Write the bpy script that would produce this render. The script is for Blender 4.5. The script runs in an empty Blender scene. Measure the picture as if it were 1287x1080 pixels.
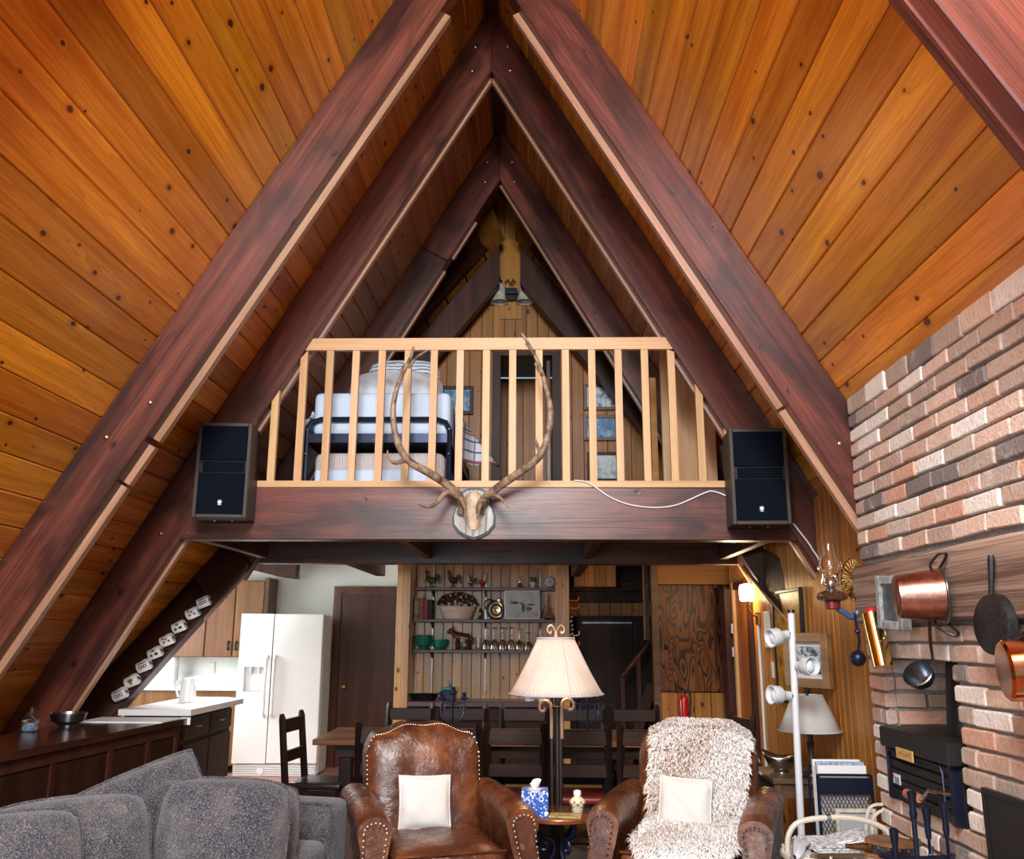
import bpy, bmesh, math, random
from mathutils import Vector, Matrix, Euler
random.seed(7)
S = bpy.context.scene
COL = S.collection
PI = math.pi
# ------------------------------------------------------------------ camera
cam = bpy.data.objects.new('camera', bpy.data.cameras.new('camera'))
COL.objects.link(cam)
cam.data.sensor_width = 36.0
cam.data.lens = 31.143
cam.data.clip_start = 0.05
_F = Vector((-0.02640, 0.97391, 0.22546)); _F.normalize()
_R = Vector((0.99962, 0.02601, 0.00468))
_R = (_R - _F * _R.dot(_F)).normalized()
_U = _R.cross(_F)
cam.matrix_world = Matrix(((_R.x, _U.x, -_F.x, 0.3501), (_R.y, _U.y, -_F.y, 0.0), (_R.z, _U.z, -_F.z, 1.5002), (0, 0, 0, 1)))
S.camera = cam
# ------------------------------------------------------------------ world, daylight, exposure
W = bpy.data.worlds.new('World'); S.world = W; W.use_nodes = True
bg = W.node_tree.nodes['Background']
bg.inputs[0].default_value = (0.72, 0.86, 1.0, 1); bg.inputs[1].default_value = 0.4
def area(name, loc, target, sx, sy, power, col):
    l = bpy.data.lights.new(name, 'AREA'); l.shape = 'RECTANGLE'; l.size = sx; l.size_y = sy; l.energy = power; l.color = col
    o = bpy.data.objects.new(name, l); COL.objects.link(o); o.location = loc
    o.rotation_euler = (Vector(target) - Vector(loc)).to_track_quat('-Z', 'Y').to_euler()
    return o
area('gable_upper_window_daylight', (0.1, -0.65, 4.55), (-0.1, 6.0, 2.9), 1.5, 1.9, 430, (0.96, 0.98, 1.0))
area('gable_lower_window_daylight', (-1.3, -0.65, 1.8), (0.8, 6.0, 1.3), 2.2, 1.5, 70, (0.88, 0.95, 1.0))
area('kitchen_window_daylight', (-4.5, 9.1, 1.5), (-2.0, 9.3, 1.1), 1.5, 1.0, 42, (0.94, 0.98, 1.0))
kl = area('peninsula_fill_light', (-2.75, 8.55, 2.37), (-2.60, 7.75, 0.9), 0.6, 0.6, 42, (0.97, 0.98, 1.0)); kl.data.spread = 1.9  # added fill without a fixture, aimed to brighten the peninsula top
vs = S.view_settings
vs.view_transform = 'Standard'; vs.look = 'None'; vs.gamma = 1.0; vs.exposure = 0.5; vs.use_curve_mapping = False

# ------------------------------------------------------------------ node materials
MATS = {}
class NT:
    def __init__(s, name, rough=0.5, metal=0.0, spec=0.5):
        s.m = bpy.data.materials.new(name); s.m.use_nodes = True
        s.t = s.m.node_tree; s.b = s.t.nodes['Principled BSDF']
        s.b.inputs['Roughness'].default_value = rough; s.b.inputs['Metallic'].default_value = metal
        s.b.inputs['Specular IOR Level'].default_value = spec
    def n(s, kind, **kw):
        x = s.t.nodes.new(kind)
        for k, v in kw.items(): setattr(x, k, v)
        return x
    def l(s, a, b): s.t.links.new(a, b)
    def val(s, sock, v):
        if isinstance(v, (int, float, tuple, list)): sock.default_value = v
        else: s.l(v, sock)
    def math(s, op, a, b=0.0, c=None):
        x = s.n('ShaderNodeMath', operation=op); s.val(x.inputs[0], a); s.val(x.inputs[1], b)
        if c is not None: s.val(x.inputs[2], c)
        return x.outputs[0]
    def mix(s, f, a, b, mode='MIX'):
        x = s.n('ShaderNodeMix', data_type='RGBA', blend_type=mode); s.val(x.inputs[0], f); s.val(x.inputs[6], a); s.val(x.inputs[7], b)
        return x.outputs[2]
    def noise(s, vec, scale, detail=3.0, rough=0.55, dist=0.0):
        x = s.n('ShaderNodeTexNoise'); s.l(vec, x.inputs['Vector']); x.inputs['Scale'].default_value = scale
        x.inputs['Detail'].default_value = detail; x.inputs['Roughness'].default_value = rough; x.inputs['Distortion'].default_value = dist
        return x.outputs[0]
    def ramp(s, f, stops, interp='LINEAR'):
        x = s.n('ShaderNodeValToRGB'); s.l(f, x.inputs[0]); x.color_ramp.interpolation = interp
        e = x.color_ramp.elements
        while len(e) < len(stops): e.new(0.5)
        for q, (p, c) in zip(e, stops): q.position = p; q.color = (c[0], c[1], c[2], 1)
        return x.outputs[0]
    def maprange(s, v, a, b, c, d):
        x = s.n('ShaderNodeMapRange', interpolation_type='SMOOTHSTEP'); s.l(v, x.inputs[0])
        for i, q in enumerate((a, b, c, d)): x.inputs[i + 1].default_value = q
        return x.outputs[0]
    def comb(s, a, b, c):
        x = s.n('ShaderNodeCombineXYZ'); s.val(x.inputs[0], a); s.val(x.inputs[1], b); s.val(x.inputs[2], c); return x.outputs[0]
    def bump(s, h, strength=0.2, dist=0.01):
        x = s.n('ShaderNodeBump'); s.l(h, x.inputs['Height']); x.inputs['Strength'].default_value = strength; x.inputs['Distance'].default_value = dist
        s.l(x.outputs[0], s.b.inputs['Normal'])
    def color(s, c): s.val(s.b.inputs['Base Color'], c)
    def objvec(s, rnd=True):
        tc = s.n('ShaderNodeTexCoord'); oi = s.n('ShaderNodeObjectInfo')
        v = s.n('ShaderNodeVectorMath', operation='ADD'); s.l(tc.outputs['Object'], v.inputs[0])
        r = s.comb(s.math('MULTIPLY', oi.outputs['Random'], 37.0), s.math('MULTIPLY', oi.outputs['Random'], 91.0), s.math('MULTIPLY', oi.outputs['Random'], 53.0))
        if rnd: s.l(r, v.inputs[1])
        return v.outputs[0], oi.outputs['Random']

def c3(h):  # sRGB hex -> linear
    r = [int(h[i:i + 2], 16) / 255 for i in (0, 2, 4)]
    return tuple(x / 12.92 if x < 0.04045 else ((x + 0.055) / 1.055) ** 2.4 for x in r) + (1,)

def wood(name, light, dark, axis=0, rough=0.4, spec=0.5, knots=0.0, knotcol=(0.05, 0.015, 0.006, 1), gs=1.0, var=(0.8, 1.12), bump=0.12, coat=0.0, stripe=0.0, contrast=(0.36, 0.66), knotB=False, blotch=0.0):
    t = NT(name, rough, 0, spec)
    v, rnd = t.objvec()
    sp = t.n('ShaderNodeSeparateXYZ'); t.l(v, sp.inputs[0])
    o = [sp.outputs[0], sp.outputs[1], sp.outputs[2]]
    L = o[axis]; A, B = [o[i] for i in range(3) if i != axis]
    warp = 0.0
    if knots:
        vo = t.n('ShaderNodeTexVoronoi', voronoi_dimensions='2D'); vo.inputs['Scale'].default_value = 1.0
        t.l(t.comb(t.math('MULTIPLY', L, 3.6), t.math('MULTIPLY', A if axis == 0 and not knotB else B if knotB else A, 5.6), 0.0), vo.inputs['Vector'])
        d = vo.outputs['Distance']; sc = t.n('ShaderNodeSeparateColor'); t.l(vo.outputs['Color'], sc.inputs[0])
        on = t.math('LESS_THAN', sc.outputs[0], knots)
        sz = t.math('MULTIPLY_ADD', t.math('MULTIPLY', sc.outputs[1], sc.outputs[1]), 0.085, 0.035)
        dn = t.math('DIVIDE', d, sz)
        kn = t.math('MULTIPLY', t.maprange(dn, 0.65, 1.15, 1.0, 0.0), on)
        ring = t.math('MULTIPLY', t.maprange(dn, 1.0, 3.2, 1.0, 0.0), on)
        warp = t.math('MULTIPLY', t.math('MULTIPLY', ring, t.math('COSINE', t.math('MULTIPLY', d, 9.0))), 0.05)
    gv = t.comb(t.math('MULTIPLY', L, 0.55 * gs), t.math('MULTIPLY', t.math('ADD', A, warp), 13 * gs), t.math('MULTIPLY', t.math('ADD', B, warp), 13 * gs))
    g1 = t.noise(gv, 1.0, 2.0, 0.5, 0.5)
    # growth-ring lines: a sawtooth of the smooth grain field
    lines = t.math('FRACT', t.math('MULTIPLY', g1, 9.0))
    lines = t.math('POWER', lines, 3.0)
    fv = t.comb(t.math('MULTIPLY', L, 3.0 * gs), t.math('MULTIPLY', A, 160 * gs), t.math('MULTIPLY', B, 160 * gs))
    g2 = t.noise(fv, 1.0, 2.0, 0.6)
    g = t.math('ADD', t.math('MULTIPLY', g1, 0.6), t.math('MULTIPLY', g2, 0.4))
    base = t.ramp(g, [(contrast[0], dark), (contrast[1], light)])
    base = t.mix(t.math('MULTIPLY', lines, 0.45 + stripe), base, dark)
    if blotch:
        bn = t.noise(t.comb(t.math('MULTIPLY', L, 1.2), t.math('MULTIPLY', A, 3.5), t.math('MULTIPLY', B, 3.5)), 1.0, 3.0, 0.6, 0.8)
        base = t.mix(t.maprange(bn, 0.42, 0.68, 0.0, blotch), base, tuple(x * 0.25 for x in dark[:3]) + (1,))
    if knots:
        base = t.mix(t.math('MULTIPLY', ring, 0.45), base, dark)
        base = t.mix(kn, base, knotcol)
    k = t.math('MULTIPLY_ADD', rnd, var[1] - var[0], var[0])
    hs = t.n('ShaderNodeHueSaturation'); t.l(base, hs.inputs['Color']); t.l(k, hs.inputs['Value'])
    hs.inputs['Saturation'].default_value = 1.0
    hue = t.math('MULTIPLY_ADD', t.math('FRACT', t.math('MULTIPLY', rnd, 17.3)), 0.016, 0.492); t.l(hue, hs.inputs['Hue'])
    t.color(hs.outputs[0])
    h = t.math('SUBTRACT', g, t.math('MULTIPLY', lines, 0.25))
    if knots: h = t.math('SUBTRACT', h, t.math('MULTIPLY', kn, 0.6))
    t.bump(h, bump, 0.006)
    if coat:
        t.b.inputs['Coat Weight'].default_value = coat; t.b.inputs['Coat Roughness'].default_value = 0.22
    MATS[name] = t.m
    return t.m

def plain(name, col, rough=0.5, metal=0.0, spec=0.5, nscale=0.0, namt=0.15, bump=0.0, bscale=None, trans=0.0, emit=None, sheen=0.0, coat=0.0):
    t = NT(name, rough, metal, spec)
    v, rnd = t.objvec()
    if nscale:
        n = t.noise(v, nscale, 4.0, 0.6)
        d = tuple(max(0, x * (1 - namt * 2)) for x in col[:3]) + (1,); e = tuple(min(1, x * (1 + namt)) for x in col[:3]) + (1,)
        t.color(t.ramp(n, [(0.3, d), (0.7, e)]))
    else: t.color(tuple(col[:3]) + (1,))
    if bump: t.bump(t.noise(v, bscale or nscale or 40, 3.0, 0.6), bump, 0.01)
    if trans: t.b.inputs['Transmission Weight'].default_value = trans
    if sheen: t.b.inputs['Sheen Weight'].default_value = sheen
    if coat: t.b.inputs['Coat Weight'].default_value = coat; t.b.inputs['Coat Roughness'].default_value = 0.1
    if emit:
        t.b.inputs['Emission Color'].default_value = tuple(emit[0][:3]) + (1,); t.b.inputs['Emission Strength'].default_value = emit[1]
    MATS[name] = t.m
    return t.m
M = MATS
# pine and timber
wood('pine_ceiling', (0.88, 0.36, 0.028, 1), (0.50, 0.15, 0.006, 1), 0, 0.27, 0.5, knots=0.36, knotcol=(0.09, 0.024, 0.006, 1), gs=1.0, var=(0.66, 1.12), coat=0.35, bump=0.14, stripe=0.12)
wood('shaded_soffit_pine', (0.22, 0.09, 0.016, 1), (0.11, 0.036, 0.006, 1), 1, 0.45, 0.4, knots=0.3)  # ceiling pine darkened, carrying the upper vault's shade in its colour
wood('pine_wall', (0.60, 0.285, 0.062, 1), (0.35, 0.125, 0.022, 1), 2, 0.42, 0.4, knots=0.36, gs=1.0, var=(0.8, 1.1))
wood('pine_shelf_wall', (0.80, 0.50, 0.24, 1), (0.52, 0.25, 0.08, 1), 2, 0.28, 0.6, knots=0.5, knotcol=(0.10, 0.04, 0.015, 1), gs=1.0, var=(0.75, 1.15))
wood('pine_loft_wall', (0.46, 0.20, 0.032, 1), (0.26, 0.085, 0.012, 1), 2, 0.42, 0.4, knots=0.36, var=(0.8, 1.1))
wood('stained_beam', (0.20, 0.056, 0.033, 1), (0.046, 0.011, 0.008, 1), 0, 0.38, 0.5, knots=0.22, knotcol=(0.012, 0.004, 0.004, 1), gs=0.8, var=(0.85, 1.15), bump=0.25, coat=0.08, contrast=(0.36, 0.66), knotB=True, blotch=0.75)
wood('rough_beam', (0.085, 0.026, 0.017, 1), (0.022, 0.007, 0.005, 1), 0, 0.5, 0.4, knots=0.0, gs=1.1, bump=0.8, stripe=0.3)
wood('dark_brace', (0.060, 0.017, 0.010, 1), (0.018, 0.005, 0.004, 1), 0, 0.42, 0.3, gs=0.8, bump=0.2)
wood('unstained_batten', (0.50, 0.28, 0.18, 1), (0.27, 0.125, 0.07, 1), 0, 0.35, 0.6, gs=1.0, bump=0.05)  # paler, unstained and worn wood of the underside battens
wood('rail_pine', (0.74, 0.47, 0.25, 1), (0.58, 0.31, 0.13, 1), 0, 0.45, 0.4, knots=0.0, gs=0.9, var=(0.92, 1.06), bump=0.05)
wood('rail_pine_upright', (0.74, 0.47, 0.25, 1), (0.56, 0.29, 0.12, 1), 2, 0.45, 0.4, knots=0.0, gs=0.9, var=(0.85, 1.06), bump=0.05)
wood('dark_cabinet', (0.045, 0.015, 0.009, 1), (0.014, 0.005, 0.003, 1), 2, 0.45, 0.22, gs=0.8, bump=0.1)
wood('dark_counter', (0.075, 0.027, 0.016, 1), (0.03, 0.011, 0.007, 1), 1, 0.18, 0.6, gs=0.7, bump=0.05, coat=0.4)
wood('oak_cabinet', (0.24, 0.105, 0.033, 1), (0.12, 0.046, 0.013, 1), 2, 0.4, 0.4, gs=1.2, stripe=0.2, bump=0.1)
wood('walnut_door', (0.150, 0.050, 0.018, 1), (0.05, 0.016, 0.007, 1), 2, 0.33, 0.35, gs=0.8, bump=0.05, coat=0.08)
wood('brown_jamb', (0.075, 0.022, 0.012, 1), (0.028, 0.008, 0.005, 1), 2, 0.45, 0.25, bump=0.1)
wood('yellow_plywood', (0.50, 0.24, 0.06, 1), (0.34, 0.14, 0.03, 1), 0, 0.5, 0.3, gs=0.5, bump=0.05)
wood('orange_door', (0.45, 0.125, 0.022, 1), (0.27, 0.06, 0.010, 1), 2, 0.35, 0.5, gs=1.0, stripe=0.1, bump=0.05)
wood('stained_shelf', (0.16, 0.075, 0.075, 1), (0.08, 0.03, 0.03, 1), 0, 0.35, 0.6, gs=1.0, bump=0.1)
wood('chair_wood', (0.026, 0.013, 0.010, 1), (0.008, 0.005, 0.005, 1), 2, 0.36, 0.3, gs=1.4, bump=0.15)
wood('chair_slat_wood', (0.050, 0.020, 0.011, 1), (0.014, 0.007, 0.006, 1), 0, 0.40, 0.28, gs=1.2, bump=0.15)
wood('table_wood', (0.30, 0.135, 0.05, 1), (0.12, 0.045, 0.02, 1), 0, 0.28, 0.5, gs=0.9, bump=0.1, coat=0.2)
wood('cherry', (0.22, 0.06, 0.022, 1), (0.11, 0.026, 0.010, 1), 0, 0.16, 0.6, gs=0.9, bump=0.02, coat=0.5)
wood('old_mantel', (0.46, 0.33, 0.25, 1), (0.12, 0.075, 0.055, 1), 1, 0.6, 0.3, gs=0.75, stripe=0.45, bump=0.7, contrast=(0.36, 0.62))
wood('end_table_wood', (0.17, 0.10, 0.055, 1), (0.06, 0.035, 0.02, 1), 0, 0.4, 0.5, bump=0.2)
wood('floor_wood', (0.33, 0.135, 0.05, 1), (0.17, 0.06, 0.02, 1), 1, 0.35, 0.5, gs=0.8, bump=0.05)
wood('frame_gold_wood', (0.40, 0.24, 0.09, 1), (0.20, 0.10, 0.03, 1), 0, 0.35, 0.5)
wood('frame_brown', (0.19, 0.10, 0.04, 1), (0.09, 0.04, 0.015, 1), 0, 0.4, 0.5)
wood('grey_wash', (0.75, 0.74, 0.70, 1), (0.22, 0.21, 0.20, 1), 2, 0.55, 0.3, gs=1.6, stripe=0.3, contrast=(0.42, 0.58))
wood('handle_wood', (0.50, 0.22, 0.11, 1), (0.28, 0.10, 0.05, 1), 0, 0.45, 0.4)
# metals, plastics, ceramics, cloth
plain('white_paint', (0.80, 0.82, 0.80, 1), 0.6)
plain('white_wall', (0.78, 0.80, 0.76, 1), 0.7, nscale=30, namt=0.02)
plain('white_enamel', (0.86, 0.87, 0.87, 1), 0.22, spec=0.6, coat=0.3)
plain('fridge_side', (0.62, 0.62, 0.58, 1), 0.5, nscale=200, namt=0.06, bump=0.1)
plain('white_laminate', (0.85, 0.86, 0.86, 1), 0.3)
plain('grey_plastic', (0.35, 0.36, 0.38, 1), 0.4)
plain('dispenser_grey', (0.55, 0.57, 0.58, 1), 0.35)
plain('black_iron', (0.018, 0.019, 0.022, 1), 0.42, 0.5, nscale=30, namt=0.3)
plain('stove_black', (0.012, 0.012, 0.013, 1), 0.5, 0.2)
plain('blue_iron', (0.016, 0.022, 0.05, 1), 0.35, 0.6)
plain('bronze_pole', (0.055, 0.045, 0.04, 1), 0.4, 0.7)
plain('bronze_light', (0.42, 0.29, 0.21, 1), 0.4, 0.5)
plain('speaker_cloth', (0.003, 0.006, 0.013, 1), 0.8, spec=0.08, nscale=400, namt=0.3, bump=0.2)
plain('speaker_case', (0.020, 0.013, 0.009, 1), 0.5, spec=0.25, nscale=40, namt=0.3)
plain('speaker_bezel', (0.050, 0.040, 0.033, 1), 0.45, spec=0.3)
plain('badge_white', (0.85, 0.87, 0.9, 1), 0.3)
plain('nail_metal', (0.50, 0.43, 0.34, 1), 0.3, 1.0)
plain('weathered_frame', (0.30, 0.32, 0.33, 1), 0.5, nscale=30, namt=0.3)
plain('steel', (0.62, 0.63, 0.65, 1), 0.22, 1.0)
plain('dull_steel', (0.30, 0.32, 0.35, 1), 0.3, 1.0, nscale=20, namt=0.2)
plain('pewter', (0.22, 0.24, 0.27, 1), 0.28, 1.0, nscale=25, namt=0.2)
plain('brass', (0.80, 0.55, 0.20, 1), 0.16, 1.0)
plain('plate_brass', (0.66, 0.45, 0.15, 1), 0.4, 0.15)
plain('old_brass', (0.55, 0.36, 0.12, 1), 0.3, 1.0, nscale=30, namt=0.25)
plain('copper', (0.80, 0.30, 0.13, 1), 0.17, 1.0, nscale=8, namt=0.15)
plain('old_copper', (0.42, 0.20, 0.15, 1), 0.33, 1.0, nscale=14, namt=0.25, bump=0.12, bscale=30)
plain('cast_iron', (0.022, 0.022, 0.023, 1), 0.45, 0.3, nscale=60, namt=0.3)
plain('bolt_metal', (0.62, 0.48, 0.36, 1), 0.3, 1.0)
plain('glass', (1, 1, 1, 1), 0.02, trans=1.0)
plain('brown_glass', (0.22, 0.12, 0.08, 1), 0.06, trans=0.85)
plain('lamp_shade_cream', (0.74, 0.59, 0.49, 1), 0.8, nscale=60, namt=0.04, emit=((1.0, 0.70, 0.50), 0.0))
plain('lamp_shade_grey', (0.62, 0.62, 0.60, 1), 0.8, nscale=80, namt=0.03)
plain('shade_trim', (0.50, 0.47, 0.50, 1), 0.8)
plain('white_cushion', (0.68, 0.67, 0.645, 1), 0.85, nscale=220, namt=0.05, bump=0.15)
plain('sheet_blue', (0.62, 0.74, 0.90, 1), 0.8, nscale=7, namt=0.05)
plain('pillow_white', (0.82, 0.86, 0.92, 1), 0.8, nscale=9, namt=0.05, bump=0.2)
plain('mug_white', (0.80, 0.79, 0.77, 1), 0.3)
plain('teal_glaze', (0.015, 0.30, 0.22, 1), 0.15, coat=0.5)
plain('terracotta_pink', (0.78, 0.63, 0.58, 1), 0.7)
plain('foliage', (0.05, 0.045, 0.02, 1), 0.7, nscale=60, namt=0.5)
plain('foliage_green', (0.06, 0.16, 0.03, 1), 0.6)
plain('berry_red', (0.45, 0.02, 0.02, 1), 0.35)
plain('berry_white', (0.6, 0.62, 0.7, 1), 0.4)
plain('red_paint', (0.55, 0.012, 0.010, 1), 0.25, coat=0.5)
plain('red_leather', (0.20, 0.022, 0.018, 1), 0.4, nscale=30, namt=0.2)
plain('black_leather', (0.020, 0.015, 0.014, 1), 0.3, nscale=30, namt=0.3)
plain('black_plastic', (0.012, 0.012, 0.012, 1), 0.4)
plain('orange_hook', (0.65, 0.12, 0.02, 1), 0.4)
plain('antler_bone', (0.34, 0.23, 0.15, 1), 0.45, nscale=18, namt=0.45, bump=0.3, bscale=60)
plain('antler_tip', (0.78, 0.70, 0.62, 1), 0.35, nscale=20, namt=0.1)
plain('skull_bone', (0.62, 0.47, 0.33, 1), 0.5, nscale=12, namt=0.2)
plain('rope_white', (0.75, 0.72, 0.72, 1), 0.5)
plain('paper', (0.75, 0.76, 0.76, 1), 0.7)
plain('paper_blue', (0.35, 0.45, 0.60, 1), 0.6, nscale=40, namt=0.4)
plain('red_book', (0.42, 0.06, 0.07, 1), 0.6)
plain('rose_book', (0.42, 0.09, 0.13, 1), 0.6)
plain('tan_book', (0.45, 0.24, 0.14, 1), 0.6)
plain('grey_book', (0.40, 0.38, 0.36, 1), 0.6)
plain('dark_book', (0.05, 0.03, 0.025, 1), 0.6)
plain('tan_leather', (0.22, 0.09, 0.035, 1), 0.4, nscale=14, namt=0.3)
plain('cane', (0.60, 0.55, 0.45, 1), 0.45)
plain('rug_yellow', (0.36, 0.24, 0.035, 1), 0.9, nscale=60, namt=0.3)
plain('rug_green', (0.08, 0.10, 0.08, 1), 0.9, nscale=60, namt=0.3)
plain('carpet_tan', (0.36, 0.25, 0.17, 1), 0.95, nscale=120, namt=0.25, bump=0.3)
plain('kitchen_floor', (0.50, 0.24, 0.16, 1), 0.4, nscale=5, namt=0.1)
plain('mortar', (0.25, 0.255, 0.265, 1), 0.9, nscale=60, namt=0.15, bump=0.4)
plain('dark_void', (0.012, 0.008, 0.006, 1), 0.8)
plain('white_lamp_plastic', (0.72, 0.76, 0.80, 1), 0.35)
plain('bulb_off', (0.80, 0.85, 0.9, 1), 0.2)
plain('frosted_shade', (0.55, 0.52, 0.42, 1), 0.4, nscale=20, namt=0.2)
plain('lit_lamp_glass', (1, 0.9, 0.7, 1), 0.4, emit=((1.0, 0.80, 0.50), 9.0))
plain('lava_red', (0.16, 0.015, 0.012, 1), 0.3)
plain('outlet_ivory', (0.70, 0.68, 0.58, 1), 0.5)
plain('tissue', (0.85, 0.86, 0.88, 1), 0.8)
plain('curtain_grey', (0.16, 0.17, 0.15, 1), 0.9)
plain('blind_blue', (0.10, 0.22, 0.34, 1), 0.5)
plain('stone_dark', (0.06, 0.045, 0.035, 1), 0.6)
plain('flue_black', (0.010, 0.010, 0.011, 1), 0.5, 0.3)
plain('bracket_blue', (0.03, 0.08, 0.16, 1), 0.4)
plain('sticker_blue', (0.15, 0.30, 0.45, 1), 0.4)
plain('ink', (0.02, 0.02, 0.02, 1), 0.6)
plain('mug_green', (0.10, 0.22, 0.04, 1), 0.4)
plain('mug_purple', (0.14, 0.05, 0.16, 1), 0.4)
plain('jar_yellow', (0.72, 0.66, 0.42, 1), 0.3)

def special():
    # brick: palette by object, pale wash and pits
    t = NT('brick', 0.85, 0, 0.25); v, rnd = t.objvec()
    pal = [(0.00, (0.60, 0.38, 0.28)), (0.14, (0.82, 0.77, 0.70)), (0.27, (0.50, 0.36, 0.28)), (0.38, (0.70, 0.50, 0.39)), (0.50, (0.46, 0.36, 0.29)), (0.60, (0.86, 0.83, 0.79)), (0.72, (0.64, 0.33, 0.21)), (0.80, (0.58, 0.47, 0.39)), (0.91, (0.22, 0.19, 0.18))]
    base = t.ramp(rnd, pal, 'CONSTANT')
    n1 = t.noise(v, 9, 4, 0.6); n2 = t.noise(v, 55, 4, 0.65)
    base = t.mix(t.maprange(n1, 0.52, 0.75, 0.0, 0.65), base, (0.70, 0.64, 0.57, 1))
    base = t.mix(t.maprange(n2, 0.30, 0.50, 0.35, 0.0), base, (0.20, 0.13, 0.10, 1))
    hs = t.n('ShaderNodeHueSaturation'); t.l(base, hs.inputs['Color']); hs.inputs['Saturation'].default_value = 0.86
    t.color(hs.outputs[0]); t.bump(t.math('ADD', n2, n1), 0.55, 0.012); M['brick'] = t.m
    # worn leather
    t = NT('leather', 0.30, 0, 0.55); v, rnd = t.objvec()
    n1 = t.noise(v, 5, 4, 0.6, 0.4); n2 = t.noise(v, 90, 3, 0.6); n3 = t.noise(v, 14, 5, 0.7, 1.2)
    base = t.ramp(n1, [(0.30, (0.038, 0.012, 0.007)), (0.52, (0.105, 0.032, 0.012)), (0.75, (0.23, 0.080, 0.026))])
    base = t.mix(t.maprange(n3, 0.60, 0.72, 0.0, 0.5), base, (0.34, 0.155, 0.075, 1))
    t.color(base); t.l(t.maprange(n3, 0.3, 0.7, 0.18, 0.36), t.b.inputs['Roughness'])
    t.bump(t.math('ADD', t.math('MULTIPLY', n3, 1.2), t.math('MULTIPLY', n2, 0.25)), 0.35, 0.012); M['leather'] = t.m
    # chenille sofa cloth
    t = NT('sofa_fabric', 0.95, 0, 0.15); v, rnd = t.objvec()
    n1 = t.noise(v, 160, 3, 0.75); n2 = t.noise(v, 6, 3, 0.6)
    base = t.ramp(n1, [(0.36, (0.012, 0.014, 0.020)), (0.52, (0.052, 0.055, 0.068)), (0.68, (0.23, 0.23, 0.25))])
    base = t.mix(t.maprange(n2, 0.45, 0.75, 0.0, 0.30), base, (0.26, 0.22, 0.20, 1))
    t.color(base); t.bump(t.math('ADD', n1, t.math('MULTIPLY', n2, 1.5)), 0.5, 0.01); t.b.inputs['Sheen Weight'].default_value = 0.3; M['sofa_fabric'] = t.m
    # striped bedding
    for nm, ca, cb, sc, ax in (('stripe_pillow', (0.55, 0.60, 0.66), (0.10, 0.14, 0.22), 9.0, 2), ('stripe_sheet', (0.62, 0.55, 0.52), (0.22, 0.18, 0.20), 26.0, 0)):
        t = NT(nm, 0.85, 0, 0.2); v, rnd = t.objvec()
        w = t.n('ShaderNodeTexWave', bands_direction='Z' if ax == 2 else 'X'); t.l(v, w.inputs[0]); w.inputs['Scale'].default_value = sc
        w.inputs['Distortion'].default_value = 4.0; w.inputs['Detail'].default_value = 2.0; w.inputs['Detail Scale'].default_value = 1.5
        t.color(t.ramp(w.outputs[1], [(0.05, cb), (0.30, ca), (0.9, tuple(min(1, x * 1.2) for x in ca))])); M[nm] = t.m
    t = NT('plaid', 0.85, 0, 0.2); v, rnd = t.objvec(); sp = t.n('ShaderNodeSeparateXYZ'); t.l(v, sp.inputs[0])
    def band(o, f, w): return t.math('LESS_THAN', t.math('FRACT', t.math('MULTIPLY', o, f)), w)
    c = t.mix(band(sp.outputs[2], 11, 0.18), (0.62, 0.64, 0.68, 1), (0.10, 0.14, 0.24, 1))
    c = t.mix(t.math('MULTIPLY', band(sp.outputs[0], 13, 0.18), 0.8), c, (0.12, 0.16, 0.26, 1))
    c = t.mix(t.math('MULTIPLY', band(sp.outputs[2], 4.3, 0.07), 0.9), c, (0.42, 0.06, 0.06, 1)); t.color(c); M['plaid'] = t.m
    # blue flowered tissue carton
    t = NT('blue_floral', 0.5, 0, 0.4); v, rnd = t.objvec()
    vo = t.n('ShaderNodeTexVoronoi'); t.l(v, vo.inputs['Vector']); vo.inputs['Scale'].default_value = 70
    v2 = t.n('ShaderNodeTexVoronoi'); t.l(v, v2.inputs['Vector']); v2.inputs['Scale'].default_value = 24
    a = t.math('MAXIMUM', t.math('LESS_THAN', vo.outputs['Distance'], 0.30), t.math('LESS_THAN', t.math('ABSOLUTE', t.math('SUBTRACT', v2.outputs['Distance'], 0.33)), 0.05))
    t.color(t.mix(a, (0.025, 0.10, 0.42, 1), (0.66, 0.74, 0.84, 1))); M['blue_floral'] = t.m
    # rotary-cut plywood with bold cathedral figure
    t = NT('wavy_plywood', 0.4, 0, 0.35); v, rnd = t.objvec(); sp = t.n('ShaderNodeSeparateXYZ'); t.l(v, sp.inputs[0])
    n = t.noise(t.comb(t.math('MULTIPLY', sp.outputs[0], 5.0), 0.0, t.math('MULTIPLY', sp.outputs[2], 1.5)), 1.0, 1.5, 0.45, 0.9)
    k = t.math('FRACT', t.math('MULTIPLY', n, 13.0))
    f = t.noise(t.comb(t.math('MULTIPLY', sp.outputs[0], 90.0), 0.0, t.math('MULTIPLY', sp.outputs[2], 3.0)), 1.0, 2.0)
    base = t.ramp(k, [(0.0, (0.30, 0.10, 0.018)), (0.45, (0.24, 0.07, 0.012)), (0.62, (0.035, 0.010, 0.004)), (0.92, (0.025, 0.008, 0.003)), (1.0, (0.28, 0.09, 0.016))])
    t.color(t.mix(t.maprange(f, 0.4, 0.7, 0.0, 0.4), base, (0.05, 0.015, 0.005, 1))); M['wavy_plywood'] = t.m
    # fleece
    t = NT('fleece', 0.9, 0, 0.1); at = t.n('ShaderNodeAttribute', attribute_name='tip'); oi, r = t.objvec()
    t.color(t.ramp(at.outputs['Fac'], [(0.0, (0.30, 0.18, 0.12)), (0.22, (0.62, 0.50, 0.42)), (0.5, (0.76, 0.72, 0.68)), (1.0, (0.84, 0.83, 0.82))])); M['fleece'] = t.m
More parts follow.
